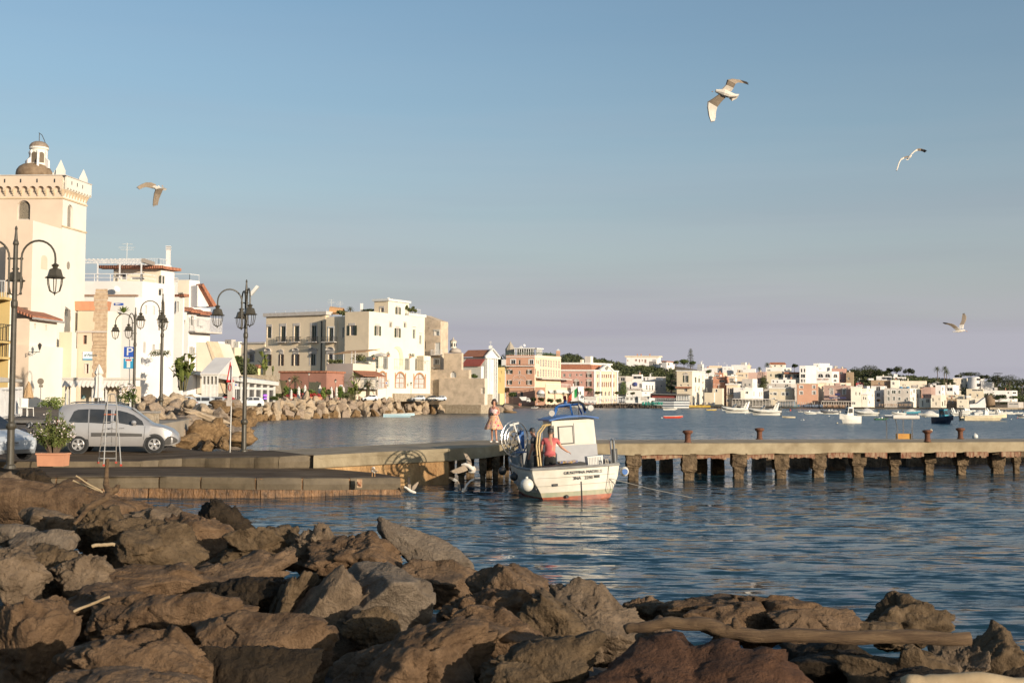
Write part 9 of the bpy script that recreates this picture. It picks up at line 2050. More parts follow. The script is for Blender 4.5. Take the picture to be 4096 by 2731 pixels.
lc=scar('pale blue grey small car cut by the left edge, bonnet and number plate towards us',G(-95,1836,.93),0,'silverblue',rz2=R_(150),s=1.05);lc['group']='cars on the quay'
m=MB();m.box((-2.0,.2,.56),(.02,.46,.11));pl=m.bd('number_plate',mk('plate_white',(.62,.64,.68)),lc);text('plate_lettering','DZ 737KK',Ve((-2.013,.41,.525)),Face((0,0),90,True),.085,M_BLK,pl);m=MB();m.box((-2.012,.405,.56),(.006,.05,.11));m.bd('plate_band',mk('sign_blue',(.02,.09,.42)),pl)
def quay_things():
 TC=mk('terracotta',(.58,.27,.15))
 a,b=G(145,1864,.9),G(254,1865,.9);w=(b-a).length;p=(a+b)/2+Ve((0,.25,0));r=thg('planter','rectangular terracotta planter on the quay','planter',p);m=MB();h=.39
 m.hx_([(-w*.47,-.23,0),(w*.47,-.23,0),(w*.47,.23,0),(-w*.47,.23,0)],[(-w*.49,-.25,h-.05),(w*.49,-.25,h-.05),(w*.49,.25,h-.05),(-w*.49,.25,h-.05)]);m.box((0,0,h-.025),(w*1.04,.56,.05));m.bd('pot',TC,r)
 o=thg('oleander_bush','bushy oleander with narrow leaves and white pink flowers in the planter','plant',p+Ve((0,0,h)));rs=np.random.RandomState(5);V=[];st=MB();fl=[]
 for i in range(85):
  az=rs.uniform(0,6.28);sp=rs.uniform(.1,1)**.6;Ls=rs.uniform(.55,1.32)*(1.0-.15*sp);tip=np.array([cos(az)*sp*.68,sin(az)*sp*.48,Ls*(1.12-.35*sp)]);b0=np.array([cos(az)*.15,sin(az)*.1,0]);mid=b0*.4+tip*.5+np.array([0,0,.12]);st.tb([b0,mid,tip],[.012,.008,.005],4)
  for j in range(40):
   t=rs.uniform(.25,1.02);c=(b0*(1-t)**2+2*mid*t*(1-t)+tip*t*t);d=rs.normal(size=3)+np.array([0,0,.75]);d/=np.linalg.norm(d);u=np.cross(d,rs.normal(size=3));u/=np.linalg.norm(u);L=rs.uniform(.09,.16);V+=[c,c+d*L*.5+u*.013,c+d*L,c+d*L*.5-u*.013]
  if i%2==0:
   for j in range(12):c=tip+rs.normal(size=3)*.035;u=rs.normal(size=3);u/=np.linalg.norm(u);v=np.cross(u,rs.normal(size=3));v/=np.linalg.norm(v);fl+=[c,c+u*.028,c+u*.028+v*.028,c+v*.028]
 st.bd('stem',M_BARK,o);npm('foliage',V,np.arange(len(V)).reshape(-1,4),lfm('oleander_leaf',(.06,.09,.02),(.16,.18,.05)),o);npm('flowers',fl,np.arange(len(fl)).reshape(-1,4),mk('pink_white_petals',(.78,.60,.60),(.80,.74,.70),scale=20),o)['kind']='stuff'
 r=thg('stepladder','aluminium stepladder with red feet standing open beside the silver car','ladder',G(445,1862,.9));X=lambda x,y,D:P(*q('C3',x,y),D);al=mk('aluminium',(.50,.47,.43),rough=.4,metal=.5);D0,D1=35.8,37.0
 for nm,segs in(('front_frame',[((1300,1450),(1350,600),D0),((1518,1450),(1456,600),D0)]),('rear_frame',[((1232,1415),(1335,650),D1),((1455,1415),(1462,650),D1)])):
  m=MB()
  for(x0,y0),(x1,y1),D in segs:m.tb([X(x0,y0,D),X(x1,y1,(D0+D1)/2)],.018,6)
  if nm[0]=='f':m.tb([X(1350,600,36.4),X(1362,560,36.4),X(1400,548,36.4),X(1440,555,36.4),X(1456,600,36.4)],.016,6)
  m.bd(nm,al,r,wq=1)
 for i,y in enumerate((805,900,990,1080,1170,1265,1355)):
  t=(y-650)/(1415-650);D=36.4+(D1-36.4)*t;a,b=X(1335-103*t,y,D),X(1462-7*t,y,D);m=MB();m.hx_([a+Ve((0,-.07,-.015)),b+Ve((0,-.07,-.015)),b+Ve((0,.03,-.015)),a+Ve((0,.03,-.015))],[a+Ve((0,-.07,.012)),b+Ve((0,-.07,.012)),b+Ve((0,.03,.012)),a+Ve((0,.03,.012))]);m.bd('step',mk('orange_step',(.55,.15,.06))if i==0 else al,r,wq=1)
 for x,y,D in((1300,1450,D0),(1518,1450,D0),(1232,1415,D1),(1455,1415,D1)):m=MB();p=X(x,y,D);m.box((p.x,p.y,p.z+.02),(.05,.05,.06));m.bd('foot',mk('red_rubber',(.55,.06,.03)),r,wq=1)
 def plate(par,k,x0,y0,x1,y1,D,mat,nm='plate',o=0,th=.02):a,b=P(*q(k,x0,y0),D),P(*q(k,x1,y1),D);m=MB();m.box(((a.x+b.x)/2,D-o,(a.z+b.z)/2),(abs(b.x-a.x),th,abs(a.z-b.z)));return m.bd(nm,mat,par,wq=1)
 sb=mk('sign_blue',(.02,.09,.42));D=71;r=thg('road_sign','blue parking sign with white P above a blue dead end sign, behind the lamp post','road sign',P(*q('C3',1625,560),D));m=MB();m.tb([P(*q('C3',1625,560),D+.04),P(*q('C2',1625,1275),D+.04)],.035,6);m.bd('pole',MS,r,wq=1)
 a=plate(r,'C2',1556,1370,1690,1500,D,sb);t=P(*q('C2',1578,1478),D-.02);text('lettering','P',Ve((t.x,D-.02,t.z)),Face((0,0),0,False),.68,MF,a,ext=.008,width=1.25)
 a=plate(r,'C3',1550,104,1688,232,D,mk('sign_cyan_blue',(.03,.30,.52)));plate(a,'C3',1592,130,1632,220,D,MF,'stem',.016);plate(a,'C3',1575,112,1655,140,D,MF,'bar',.018);plate(a,'C3',1582,117,1648,134,D,mk('sign_red',(.5,.02,.02)),'red_bar',.024)
 D=44.4;r=thg('road_sign','red rimmed triangular road sign seen nearly edge on, small plates below it','road sign',P(920,1810,D));m=MB();m.tb([P(920,1811,D),P(929,1460,D)],.03,8);m.bd('pole',MS,r,wq=1);B0,B1,T=P(905,1528,D-.12),P(933,1528,D+.25),P(920,1446,D+.05);m=MB();n_=(B1-B0).cross(T-B0).normalized()*.02
 if n_.y>0:n_=-n_
 m.extr([B0,B1,T],n_);s1=m.bd('plate',mk('sign_red',(.42,.07,.05)),r,wq=1);c=(B0+B1+T)/3;m=MB();m.extr([c+(v-c)*.68+n_*1.05 for v in(B0,B1,T)],n_*.2);m.bd('face',mk('sign_white',(.66,.63,.62)),s1,wq=1)
 for nm,x0,x1,y0,y1,mt in(('plate',1217,1270,100,340,'sign_white'),('plate',1200,1268,342,415,'sign_white')):plate(r,'C20',x0,y0,x1,y1,D,mk('faded_sign',(.42,.36,.30),(.5,.44,.38)),nm,.05)
 m=MB();c=P(*q('C20',1242,165),D-.07);m.tb([(c.x+.05*cos(t*.5),c.y,c.z+.13*sin(t*.5))for t in range(14)],.012,5);m.bd('red_ring',mk('sign_red',(.42,.07,.05)),r,wq=1)
 D=78;r=thg('road_sign','round road sign seen from its grey back, small plate below','road sign',P(*q('C3',510,720),D));m=MB();m.tb([P(*q('C3',505,720),D),P(*q('C3',515,355),D)],.03,6);m.bd('pole',MS,r,wq=1);c=P(*q('C3',515,392),D);m=MB();rr=40/3.136*D/F_PX;m.la([(rr,0),(rr,.03)],n=20);m.v=[(x+c.x,D-.06-z,y+c.z)for x,y,z in m.v];m.bd('plate',mk('grey_sign_back',(.24,.20,.15)),r,wq=1);plate(r,'C3',492,435,543,467,D,mk('grey_sign_back',(.24,.2,.15)),'small_plate',.05)
 D=85.2;r=thg('wall_lamp','black wall lantern on a scrolled bracket fixed to the cream wall','lamp',P(*q('C2',362,1440),D));m=MB();m.tb([P(*q('C2',362,1480),D),P(*q('C2',362,1432),D),P(*q('C2',497,1434),D),P(*q('C2',497,1412),D)],.025,5);m.tb([P(*q('C2',362,1475),D),P(*q('C2',400,1440),D),P(*q('C2',430,1462),D),P(*q('C2',460,1436),D)],.018,5);m.bd('bracket',ML,r,wq=1);c=P(*q('C2',497,1410),D);k=D/F_PX/3.136;m=MB();m.la([(6*k,0),(14*k,15*k),(24*k,55*k),(30*k,56*k),(18*k,76*k),(4*k,90*k)],tuple(c),6);m.bd('lantern',ML,r,wq=1)
 D=80;r=thg('kiosk','white restaurant kiosk with scalloped canvas awning','kiosk',P(*q('C3',1200,660),D));al=MF
 plate(r,'C3',810,343,1720,372,D,mk('cream_canvas',(.68,.62,.54)),'roof',-.8,2.6);m=MB();n=17;x0,x1=P(*q('C3',805,400),D).x,P(*q('C3',1690,400),D).x;zt,zb=P(*q('C3',1200,368),D).z,P(*q('C3',1200,440),D).z
 for i in range(n):
  a,b=x0+(x1-x0)*i/n,x0+(x1-x0)*(i+1)/n;c=(a+b)/2;m.extr([(a,D-.6,zb),(a+(b-a)*.25,D-.62,zb-.12),(c,D-.63,zb-.17),(a+(b-a)*.75,D-.62,zb-.12),(b,D-.6,zb),(b,D-.4,zt),(a,D-.4,zt)],(0,.02,0))
 m.bd('awning',mk('white_canvas',(.70,.66,.60)),r,wq=1);m=MB()
 for x in(830,870,1165,1335,1515,1640):a,b=P(*q('C3',x,440),D),P(*q('C3',x,670),D);m.box((a.x,D,(a.z+1.9)/2),(.1,.1,a.z-1.9))
 m.bd('post',al,r,wq=1);plate(r,'C3',880,445,1650,670,D,W['sand'],'back_wall',-2);plate(r,'C3',1370,480,1505,660,D,mk('lattice_panel',(.45,.36,.26),(.62,.52,.40),scale=12),'panel',-.3);plate(r,'C3',905,560,956,604,D,mk('teal_picture',(.08,.25,.28),(.3,.4,.4)),'picture',-1.8)
 for x,y0,y1,lb in((1232,178,665,'tall closed white umbrella before the kiosk'),(1275,430,665,'smaller closed white umbrella beside the tall one')):p=P(*q('C3',x,y1),76);h=(y1-y0)/3.136*76/F_PX;o=cpa();o.location=p;o.scale=(h/2.6*1.2,h/2.6*1.2,h/2.6);tag(o,lb,'umbrella','closed umbrellas by the kiosk')
 p=P(*q('C3',350,780),70);r=thg('umbrella','closed umbrella with shaggy straw cover beside the white gates','umbrella',p);m=MB();m.tb([(0,0,0),(0,0,1.6)],.03,6);m.bd('pole',M_BARK,r);m=MB();kk=70/F_PX/3.136;zb=(780-600)*kk;m.la([(50*kk,zb),(62*kk,zb+10*kk),(50*kk,zb+90*kk),(26*kk,zb+160*kk),(4*kk,zb+205*kk)],n=24);rs=random.Random(1);m.v=[(x*(1+rs.uniform(-.12,.12)),y*(1+rs.uniform(-.12,.12)),z+rs.uniform(-.03,.03))for x,y,z in m.v];m.bd('straw_cover',mk('dry_straw',(.36,.22,.11),(.52,.36,.20),scale=9,stretch=(3,3,.3),bump=1,bscale=20),r)
 r=thg('gate_fence','row of tall white metal gates along the left edge of the street','fence',P(*q('C3',140,800),60));m=MB()
 for i in range(36):
  t=i/35;x=5+268*t;D=52+14*t;a,b=P(*q('C3',x,470-10*t),D),P(*q('C3',x,870-50*t),D);m.box((a.x,D,(a.z+b.z)/2),((.11 if i%7==0 else.035),.05,a.z-b.z))
 for y0,y1 in((500,490),(845,800)):m.tb([P(*q('C3',0,y0),52),P(*q('C3',275,y1),66.2)],.04,4)
 m.bd('bars',MR,r,wq=1);m=MB();a,b=P(*q('C3',-60,400),52),P(*q('C3',280,400),67);a0,b0=P(*q('C3',-60,330),52),P(*q('C3',280,370),67);m.hx_([a,b,b+Ve((-1,2,0)),a+Ve((-1,2,0))],[a0,b0,b0+Ve((-1,2,0)),a0+Ve((-1,2,0))]);m.bd('canopy',mk('cream_canvas',(.68,.62,.54)),r,wq=1)
 plastic_chair(P(*q('C3',340,830),62),'white plastic chair outside the straw umbrella','chairs by the gates',2);plastic_chair(P(*q('C3',290,810),64),'white plastic chair half behind the gate post','chairs by the gates',4)
 tree('shrub','low yellow green bush before the cream wall',P(*q('C3',640,790),66),.95,1.9,'bright','bush',3,900,cat='shrub',leaf=.05);tree('shrub','pink flowering oleander behind the silver car',P(*q('C3',1590,740),60),1.3,1.2,'mid','bush',4,500,cat='shrub',leaf=.06)
 V,F=lcl([(0,0,1.0,.5,.4,.35)],160,.045,6);o=npm('flower_cluster',V,F,mk('pink_white_petals',(.78,.6,.6)),[x for x in COL.objects if x.get('label')=='pink flowering oleander behind the silver car'][0]);o['kind']='stuff'
 banana('huge strelitzia clump with fan leaves before the white house',P(*q('C5',240,1590),112),3.9,20,3,1.9);tree('hanging_plants','dry plants trailing from the balcony of the white house',P(*q('C4',1230,1520),116),1.0,2.6,'olive','bush',8,500,cat='plant',leaf=.07)
 p=G(*q('C3',335,1190),1.0);r=thg('pushchair','folded pushchair with flowered bags standing behind the planter','pushchair',p);m=MB();m.tb([(-.42,0,.62),(-.36,0,.70),(-.25,0,.66),(-.15,0,.3),(.1,0,.05)],.02,6);m.tb([(.1,.3,.62),(0,.3,.3),(-.2,.3,.05)],.02,6);m.bd('frame',M_BLK,r)
 for c,rr,mt,nm in(((-.12,-.05,.48),(.17,.14,.20),'grey','bag'),((.0,-.08,.20),(.24,.16,.20),'flower','bag'),((.10,0,.80),(.14,.13,.13),'black','bag')):m=MB();m.ball(c,rr,n=10,k=7);m.bd(nm,{'grey':mk('grey_cloth',(.30,.26,.26),(.12,.10,.10),scale=6),'flower':mk('flowered_cloth',(.60,.52,.52),(.40,.08,.12),scale=14,lo=.5,hi=.56),'black':mk('black_white_cloth',(.02,.02,.02),(.6,.6,.6),scale=9,lo=.55,hi=.6)}[mt],r)
 for x in(-.2,.15):m=MB();m.la([(.09,-.02),(.09,.02)],n=12);m.v=[(a+x,c,b+.09)for a,b,c in m.v];m.bd('wheel',M_BLK,r)
 dw=mk('driftwood',(.075,.042,.02),(.17,.105,.052),scale=7,stretch=(.5,3,4),bump=1,bscale=30,rough=.85);lt=mk('pale_driftwood',(.34,.24,.13),(.46,.35,.21),scale=3,bump=.3)
 def drift(label,k,pts,D,rad,mat,dd=0):
  n=len(pts);m=MB();ps=[P(*q(k,x,y),D+dd*i/(n-1))for i,(x,y)in enumerate(pts)];fine=[];rr=[]
  for i in range(n-1):
   for j in range(4):f=j/4;fine.append(ps[i]*(1-f)+ps[i+1]*f+Ve((0,0,.25*rad[0]*sin(i*4+j*1.3))));rr.append((rad[i]*(1-f)+rad[i+1]*f)*(1+.05*sin(i*7+j*1.7)))
  fine.append(ps[-1]);rr.append(rad[-1]);m.tb(fine,rr,14);return m
 lg=drift('','C19',[(0,468),(100,447),(270,432),(430,428),(560,462),(640,488),(800,500),(1200,508),(1600,512),(2035,520)],9.0,[.035,.04,.045,.05,.055,.05,.05,.05,.052,.05],dw,-.2);k_=P(*q('C19',655,470),8.9);lg.tb([k_,k_+Ve((-.02,-.05,.09))],[.05,.02],8);o=lg.bd('log',dw,wq=1,smooth=True);tag(o,'long bent driftwood log lying across the rocks at right','driftwood')
 o=drift('','C19',[(1640,790),(1800,785),(2100,790),(2500,810)],5.2,[.03,.045,.045,.045],lt).bd('log',lt,wq=1,smooth=True);tag(o,'pale bleached log in the bottom right corner','driftwood')
 m=drift('','C17',[(722,-25),(715,80),(712,150),(735,205),(715,235),(600,300),(500,410)],14.6,[.022,.026,.036,.045,.042,.034,.022],dw,-.3);b=drift('','C17',[(735,205),(770,180),(800,165)],14.5,[.05,.04,.035],dw);m.add(b.v,b.f);o=m.bd('branch',dw,wq=1);tag(o,'upright forked driftwood branch wedged between the rocks','driftwood')
 for k,pts,D,rd,lb in(('C17',[(490,120),(600,165),(690,198)],16.4,.012,'thin twig lying on the tan mound, lower of two'),('C17',[(510,88),(590,140),(680,190)],16.3,.010,'thin twig lying on the tan mound, upper of two'),('C17',[(498,997),(620,945),(735,900)],10.2,.012,'pale broken stick on the long brown slab'),('C17',[(620,560),(700,548),(770,550)],13.6,.02,'short pale stick behind the pocked boulder')):o=drift('',k,pts,D,[rd]*len(pts),lt).bd('stick',lt,wq=1);tag(o,lb,'stick')
quay_things()
# ================================================================== PEOPLE AND GULLS
SKIN=mk('warm_skin',(.50,.25,.155),(.44,.21,.13),scale=8,rough=.55,coord='obj')  # one warm brown skin tone for every figure
def body(rt,J,E,mat=SKIN,name='body',sub=1):
 """J: name -> (x,y,z,r); E: edges. one continuous skinned surface"""
 ks=list(J);me=bpy.data.meshes.new(name);me.from_pydata([J[k][:3]for k in ks],[(ks.index(a),ks.index(b))for a,b in E],[]);o=obj(name,me,rt);o.modifiers.new('skin','SKIN');
 sv=me.skin_vertices[0].data
 for i,k in enumerate(ks):r=J[k][3];sv[i].radius=r if isinstance(r,tuple)else(r,r);sv[i].use_root=(i==0)
 m=o.modifiers.new('smooth','SUBSURF');m.levels=m.render_levels=sub;o.modifiers['skin'].use_smooth_shade=True;me.materials.append(mat);return o
def hand(J,E,w,d,side,s=1.0):
 """palm, four fingers of different length and a thumb from the palm's side"""
 x,y,z,_=J[w];d=Ve(d).normalized();sd=Ve(side).normalized();b=Ve((x,y,z));n=d.cross(sd);pm=b+d*.045*s;J[w+'p']=(*pm,.026*s);E.append((w,w+'p'))
 for i,L in enumerate((.065,.075,.07,.055)):
  a=pm+d*.03*s+sd*(i-1.5)*.018*s;c=a+d*L*.55*s+n*.012*s;e=a+d*L*.9*s+n*.04*s;k=w+'f%d'%i;J[k]=(*a,.010*s);J[k+'b']=(*c,.008*s);J[k+'c']=(*e,.007*s);E+=[(w+'p',k),(k,k+'b'),(k+'b',k+'c')]
 t=b+d*.02*s-sd*.035*s;t2=t+d*.035*s-sd*.012*s;J[w+'t']=(*t,.011*s);J[w+'u']=(*t2,.008*s);E+=[(w+'p',w+'t'),(w+'t',w+'u')]
def woman():
 p=G(1975,1769,1.34);r=thg('person','woman in a flowered sundress and white shoes standing on the pier with a camera','person',p,rz=R_(-20));ORG[r.name]=Ve((0,0,0))
 J={'pel':(0,0,.90,(.14,.11)),'wst':(0,0,1.04,(.125,.10)),'chs':(0,.01,1.22,(.14,.105)),'nck':(.0,.0,1.385,.05),'hd0':(.01,-.035,1.46,.062),'hd':(.015,-.04,1.53,(.072,.082)),'hdt':(.015,-.02,1.60,.055),'sl':(-.165,.01,1.31,.052),'el':(-.21,.03,1.06,.040),'hl':(-.15,-.07,.82,.026),'sr':(.165,.01,1.31,.052),'er':(.21,.0,1.08,.038),'hr':(.06,-.20,1.07,.026),'kl':(-.075,.0,.50,.058),'cl':(-.075,.02,.32,.048),'al':(-.075,.02,.09,.032),'tl':(-.09,-.10,.035,.030),'kr':(.09,-.04,.50,.058),'cr':(.10,-.03,.32,.046),'ar':(.13,-.04,.09,.032),'tr':(.19,-.14,.035,.030),'pl':(-.08,0,.80,.085),'pr':(.08,-.01,.80,.085)}
 E=[('pel','wst'),('wst','chs'),('chs','nck'),('nck','hd0'),('hd0','hd'),('hd','hdt'),('chs','sl'),('sl','el'),('el','hl'),('chs','sr'),('sr','er'),('er','hr'),('pel','pl'),('pl','kl'),('kl','cl'),('cl','al'),('al','tl'),('pel','pr'),('pr','kr'),('kr','cr'),('cr','ar'),('ar','tr')]
 hand(J,E,'hl',(.2,-.2,-1),(0,1,0));hand(J,E,'hr',(-1,-.2,0),(0,0,1));b=body(r,J,E)
 m=MB();m.ball((.015,-.118,1.515),(.011,.014,.017),n=8,k=6);m.bd('nose',SKIN,b);
 for x in(-.017,.047):m=MB();m.ball((x,-.112,1.54),.009,n=6,k=5);m.bd('eye',M_BLK,b)
 m=MB();m.box((.015,-.114,1.482),(.036,.008,.007));m.bd('mouth',mk('lips',(.35,.08,.06)),b)
 hm=mk('dark_brown_hair',(.035,.018,.012),(.06,.03,.018),scale=10,rough=.5);m=MB();m.ball((.012,.005,1.565),(.094,.095,.092),n=16,k=10);m.ball((-.075,-.01,1.50),(.030,.055,.075),n=8,k=6);m.ball((.095,.0,1.51),(.028,.055,.07),n=8,k=6);m.ball((.01,.055,1.50),(.08,.05,.08),n=10,k=7);m.bd('hair',hm,b)
 Dm=mk('flowered_dress',(.62,.28,.08),(.66,.50,.36),scale=16,rough=.85,c3=(.50,.05,.10),lo=.40,hi=.52,coord='obj',detail=2,stretch=(1,1,.55));Dt=mk('pink_white_top',(.70,.55,.50),(.55,.16,.20),scale=16,lo=.5,hi=.56,coord='obj')
 m=MB();rings=[]
 for z,rx,ry in((.50,.35,.29),(.51,.355,.295),(.62,.32,.265),(.78,.255,.215),(.92,.20,.165),(1.02,.165,.135),(1.06,.155,.128)):
  rings.append([(rx*(1+(.09 if z<.9 else.0)*sin(j*math.pi/2.5)*(1.06-z)*1.6)*cos(j*math.pi/20),ry*(1+(.09 if z<.9 else 0)*sin(j*math.pi/2.5)*(1.06-z)*1.6)*sin(j*math.pi/20),z+.012*sin(j*.9)*(z<.6))for j in range(40)])
 m.loft(rings);m.bd('skirt',Dm,b,smooth=True);m=MB();rings=[]
 for z,rx,ry in((1.05,.157,.13),(1.14,.165,.140),(1.22,.172,.152),(1.27,.150,.135)):rings.append([(rx*cos(j*math.pi/12),ry*sin(j*math.pi/12)-.004,z-(.0 if z<1.25 else.03*abs(cos(j*math.pi/12))))for j in range(24)])
 m.loft(rings)
 for x in(-.075,.075):m.tb([(x,-.125,1.25),(x*1.15,-.06,1.365),(x*1.1,.05,1.36),(x,.12,1.25)],.008,5)
 m.bd('bodice',Dt,b)
 for x,y,a in((-.09,-.045,0),(.165,-.095,.4)):m=MB();m.ball((x,y,.035),(.042,.115,.036),n=10,k=7);m.bd('shoe',MF,b)
 c=thg('camera','black camera held at the waist by the woman','camera',p+Matrix.Rotation(R_(-20),3,'Z')@Ve((.0,-.245,1.07)),rz=R_(-20));ORG[c.name]=Ve((0,0,0));m=MB();m.box((0,0,0),(.14,.06,.09));m.box((0,-.005,.055),(.06,.05,.03));m.bd('body',M_BLK,c);m=MB();m.la([(.035,0),(.04,.09),(.03,.095)],n=12);m.v=[(x,-.03-z,y)for x,y,z in m.v];m.bd('lens',M_BLK,c)
def man(pos,rz,label,shirt,fwd=0.0,arm=True):
 p=WL(pos);r=thg('person',label,'person',p,rz=rz);ORG[r.name]=Ve((0,0,0));f=fwd
 J={'pel':(0,0,.92,(.15,.12)),'wst':(0,.01+f*.2,1.06,(.15,.12)),'chs':(0,.03+f*.6,1.28,(.17,.12)),'nck':(.0,.06+f,1.47,.058),'hd0':(.0,.075+f*1.1,1.53,.065),'hd':(.0,.085+f*1.15,1.60,(.078,.088)),'hdt':(.0,.08+f*1.15,1.68,.06),'sl':(-.20,.02+f*.6,1.38,.06),'el':(-.27,.0+f*.5,1.12,.048),'hl':(-.27,.10+f*.5,.87,.032),'sr':(.20,.04+f*.6,1.38,.06),'er':(.33,.10+f*.5,1.16,.046),'hr':(.50,.22+f*.3,1.02,.030),'pl':(-.09,0,.82,.10),'kl':(-.11,.02,.48,.065),'al':(-.11,0,.09,.04),'tl':(-.12,.12,.04,.04),'pr':(.09,0,.82,.10),'kr':(.11,.03,.48,.065),'ar':(.12,0,.09,.04),'tr':(.13,.12,.04,.04)}
 E=[('pel','wst'),('wst','chs'),('chs','nck'),('nck','hd0'),('hd0','hd'),('hd','hdt'),('chs','sl'),('sl','el'),('el','hl'),('chs','sr'),('sr','er'),('er','hr'),('pel','pl'),('pl','kl'),('kl','al'),('al','tl'),('pel','pr'),('pr','kr'),('kr','ar'),('ar','tr')]
 hand(J,E,'hl',(0,.3,-1),(0,1,0));hand(J,E,'hr',(.8,.5,-.3),(.4,-.7,0));b=body(r,J,E)
 J2={k:(*J[k][:3],tuple(x*1.10+.006 for x in(J[k][3]if isinstance(J[k][3],tuple)else(J[k][3],)*2)))for k in('wst','chs','sl','sr','pel')};J2['nk']=(*J['nck'][:2],1.43,.065)
 for s,a in(('l','el'),('r','er')):e=Ve(J['s'+s][:3])*.35+Ve(J[a][:3])*.65;J2['e'+s]=(*e,.068)
 J2['hem']=(0,0,.80,(.17,.145));J2['pel']=(0,0,.95,(.162,.135));body(r,J2,[('chs','wst'),('wst','pel'),('pel','hem'),('chs','nk'),('chs','sl'),('sl','el'),('chs','sr'),('sr','er')],shirt,'shirt')
 J3={'pel':(0,0,.88,(.175,.145)),'top':(0,.01,1.02,(.158,.128)),'pl':(-.095,0,.74,.11),'kl':(-.115,.02,.46,.085),'pr':(.095,0,.74,.11),'kr':(.115,.03,.46,.085)};body(r,J3,[('pel','top'),('pel','pl'),('pl','kl'),('pel','pr'),('pr','kr')],mk('black_trousers',(.015,.014,.013)),'trousers')
 m=MB();c=J['hd'];m.la([(.098,0),(.10,.03),(.088,.08),(.05,.115),(.0,.12)],(c[0],c[1],1.62),14);m.ball((c[0],c[1]+.115,1.63),(.075,.07,.012),n=10,k=5);m.bd('cap',M_BLK,b);m=MB();m.ball((c[0],c[1]-.03,1.60),(.083,.072,.05),n=10,k=6);m.bd('hair',mk('grey_hair',(.12,.09,.07)),b)
 m=MB();m.ball((c[0],c[1]+.088,1.59),(.013,.016,.018),n=8,k=6);m.bd('nose',SKIN,b)
 for x in(-.082,.082):m=MB();m.ball((x,c[1],1.59),(.012,.02,.03),n=6,k=5);m.bd('ear',SKIN,b)
man((-.60,1.05,.36),R_(-12),'man in a faded red shirt standing with his back to us in the boat',mk('faded_red_shirt',(.56,.13,.12),(.48,.10,.10),scale=6,rough=.8,coord='obj'));man((-.80,1.75,.36),R_(55),'man with dark cap and dark shirt bending behind the red shirted fisherman',mk('dark_grey_shirt',(.05,.05,.055)),.14)
woman()
def far_person(k,x,y,hp,D,label,cloth,pose=0):
 p=P(*q(k,x,y),D);s=hp/CRP[k][2]*D/F_PX/1.7;r=thg('person',label,'person',p,'bathers on the far beach');r.scale=(s,s,s);ORG[r.name]=Ve((0,0,0))
 J={'pel':(0,0,.9,.14),'chs':(0,0,1.25,.15),'nck':(0,0,1.46,.06),'hd':(0,0,1.6,.09),'sl':(-.2,0,1.4,.055),'hl':(-.25,.05,.85,.035),'sr':(.2,0,1.4,.055),'hr':(.27,-.05,.85,.035),'kl':(-.1,0,.48,.07),'al':(-.12,.05,.05,.045),'kr':(.1,-.03,.48,.07),'ar':(.14,-.1,.05,.045)}
 b=body(r,J,[('pel','chs'),('chs','nck'),('nck','hd'),('chs','sl'),('sl','hl'),('chs','sr'),('sr','hr'),('pel','kl'),('kl','al'),('pel','kr'),('kr','ar')]);m=MB();m.la([(.19,.72),(.2,.95),(.17,1.1)],n=10,sy=.75);m.bd('swimwear',cloth,b)
rd=mk('red_swimsuit',(.5,.03,.03));far_person('W',1600,985,175,380,'bather in red standing at the water, left of the pair',rd);far_person('W',1655,980,165,381,'bather without shirt standing at the water, right of the pair',SKIN);far_person('W',2240,955,170,384,'bather in pale trunks beside the black dinghy',MF)
boat('rib','black dinghy drawn up on the sand beside the bather in pale trunks',2126,2154,1626,.1,mk('dark_grey_tube',(.1,.1,.11)),D=385)
def truck():
 D=395;k='W';X=lambda x:P(*q(k,x,700),D).x;Z=lambda y:P(*q(k,1800,y),D).z;r=thg('truck','small white tipper truck with high dump body before the hotel','truck',(X(1800),D,Z(800)));w=1.0
 m=MB();m.extr([(X(1595),D-w/2,Z(610)),(X(1700),D-w/2,Z(735)),(X(1850),D-w/2,Z(735)),(X(1865),D-w/2,Z(595))],(0,w,0));m.bd('dump_body',MF,r,wq=1);m=MB();m.extr([(X(1868),D-w/2,Z(780)),(X(1868),D-w/2,Z(645)),(X(1950),D-w/2,Z(640)),(X(1985),D-w/2,Z(700)),(X(2012),D-w/2,Z(720)),(X(2012),D-w/2,Z(785))],(0,w,0));c=m.bd('cab',M_GEL,r,wq=1)
 m=MB();m.extr([(X(1885),D-w/2-.02,Z(700)),(X(1885),D-w/2-.02,Z(660)),(X(1935),D-w/2-.02,Z(660)),(X(1960),D-w/2-.02,Z(700))],(0,.01,0));m.bd('window',MG,c,wq=1)
 for x in(1710,1925):
  m=MB();rr=X(30)-X(0);m.la([(rr,-.08),(rr,.08)],n=14);m.v=[(a+X(x),D-w/2+b*0+c_,b+Z(785))for a,b,c_ in m.v];m.bd('wheel',M_BLK,r,wq=1)
truck()
GW=mk('white_plumage',(.72,.66,.58),(.62,.55,.46),scale=14,rough=.8,coord='obj');GG=mk('grey_brown_plumage',(.34,.27,.20),(.22,.165,.115),scale=24,rough=.85,coord='obj',stretch=(1,1,3));GB=mk('black_wing_tip',(.03,.022,.016));GO=mk('orange_beak',(.60,.32,.12))
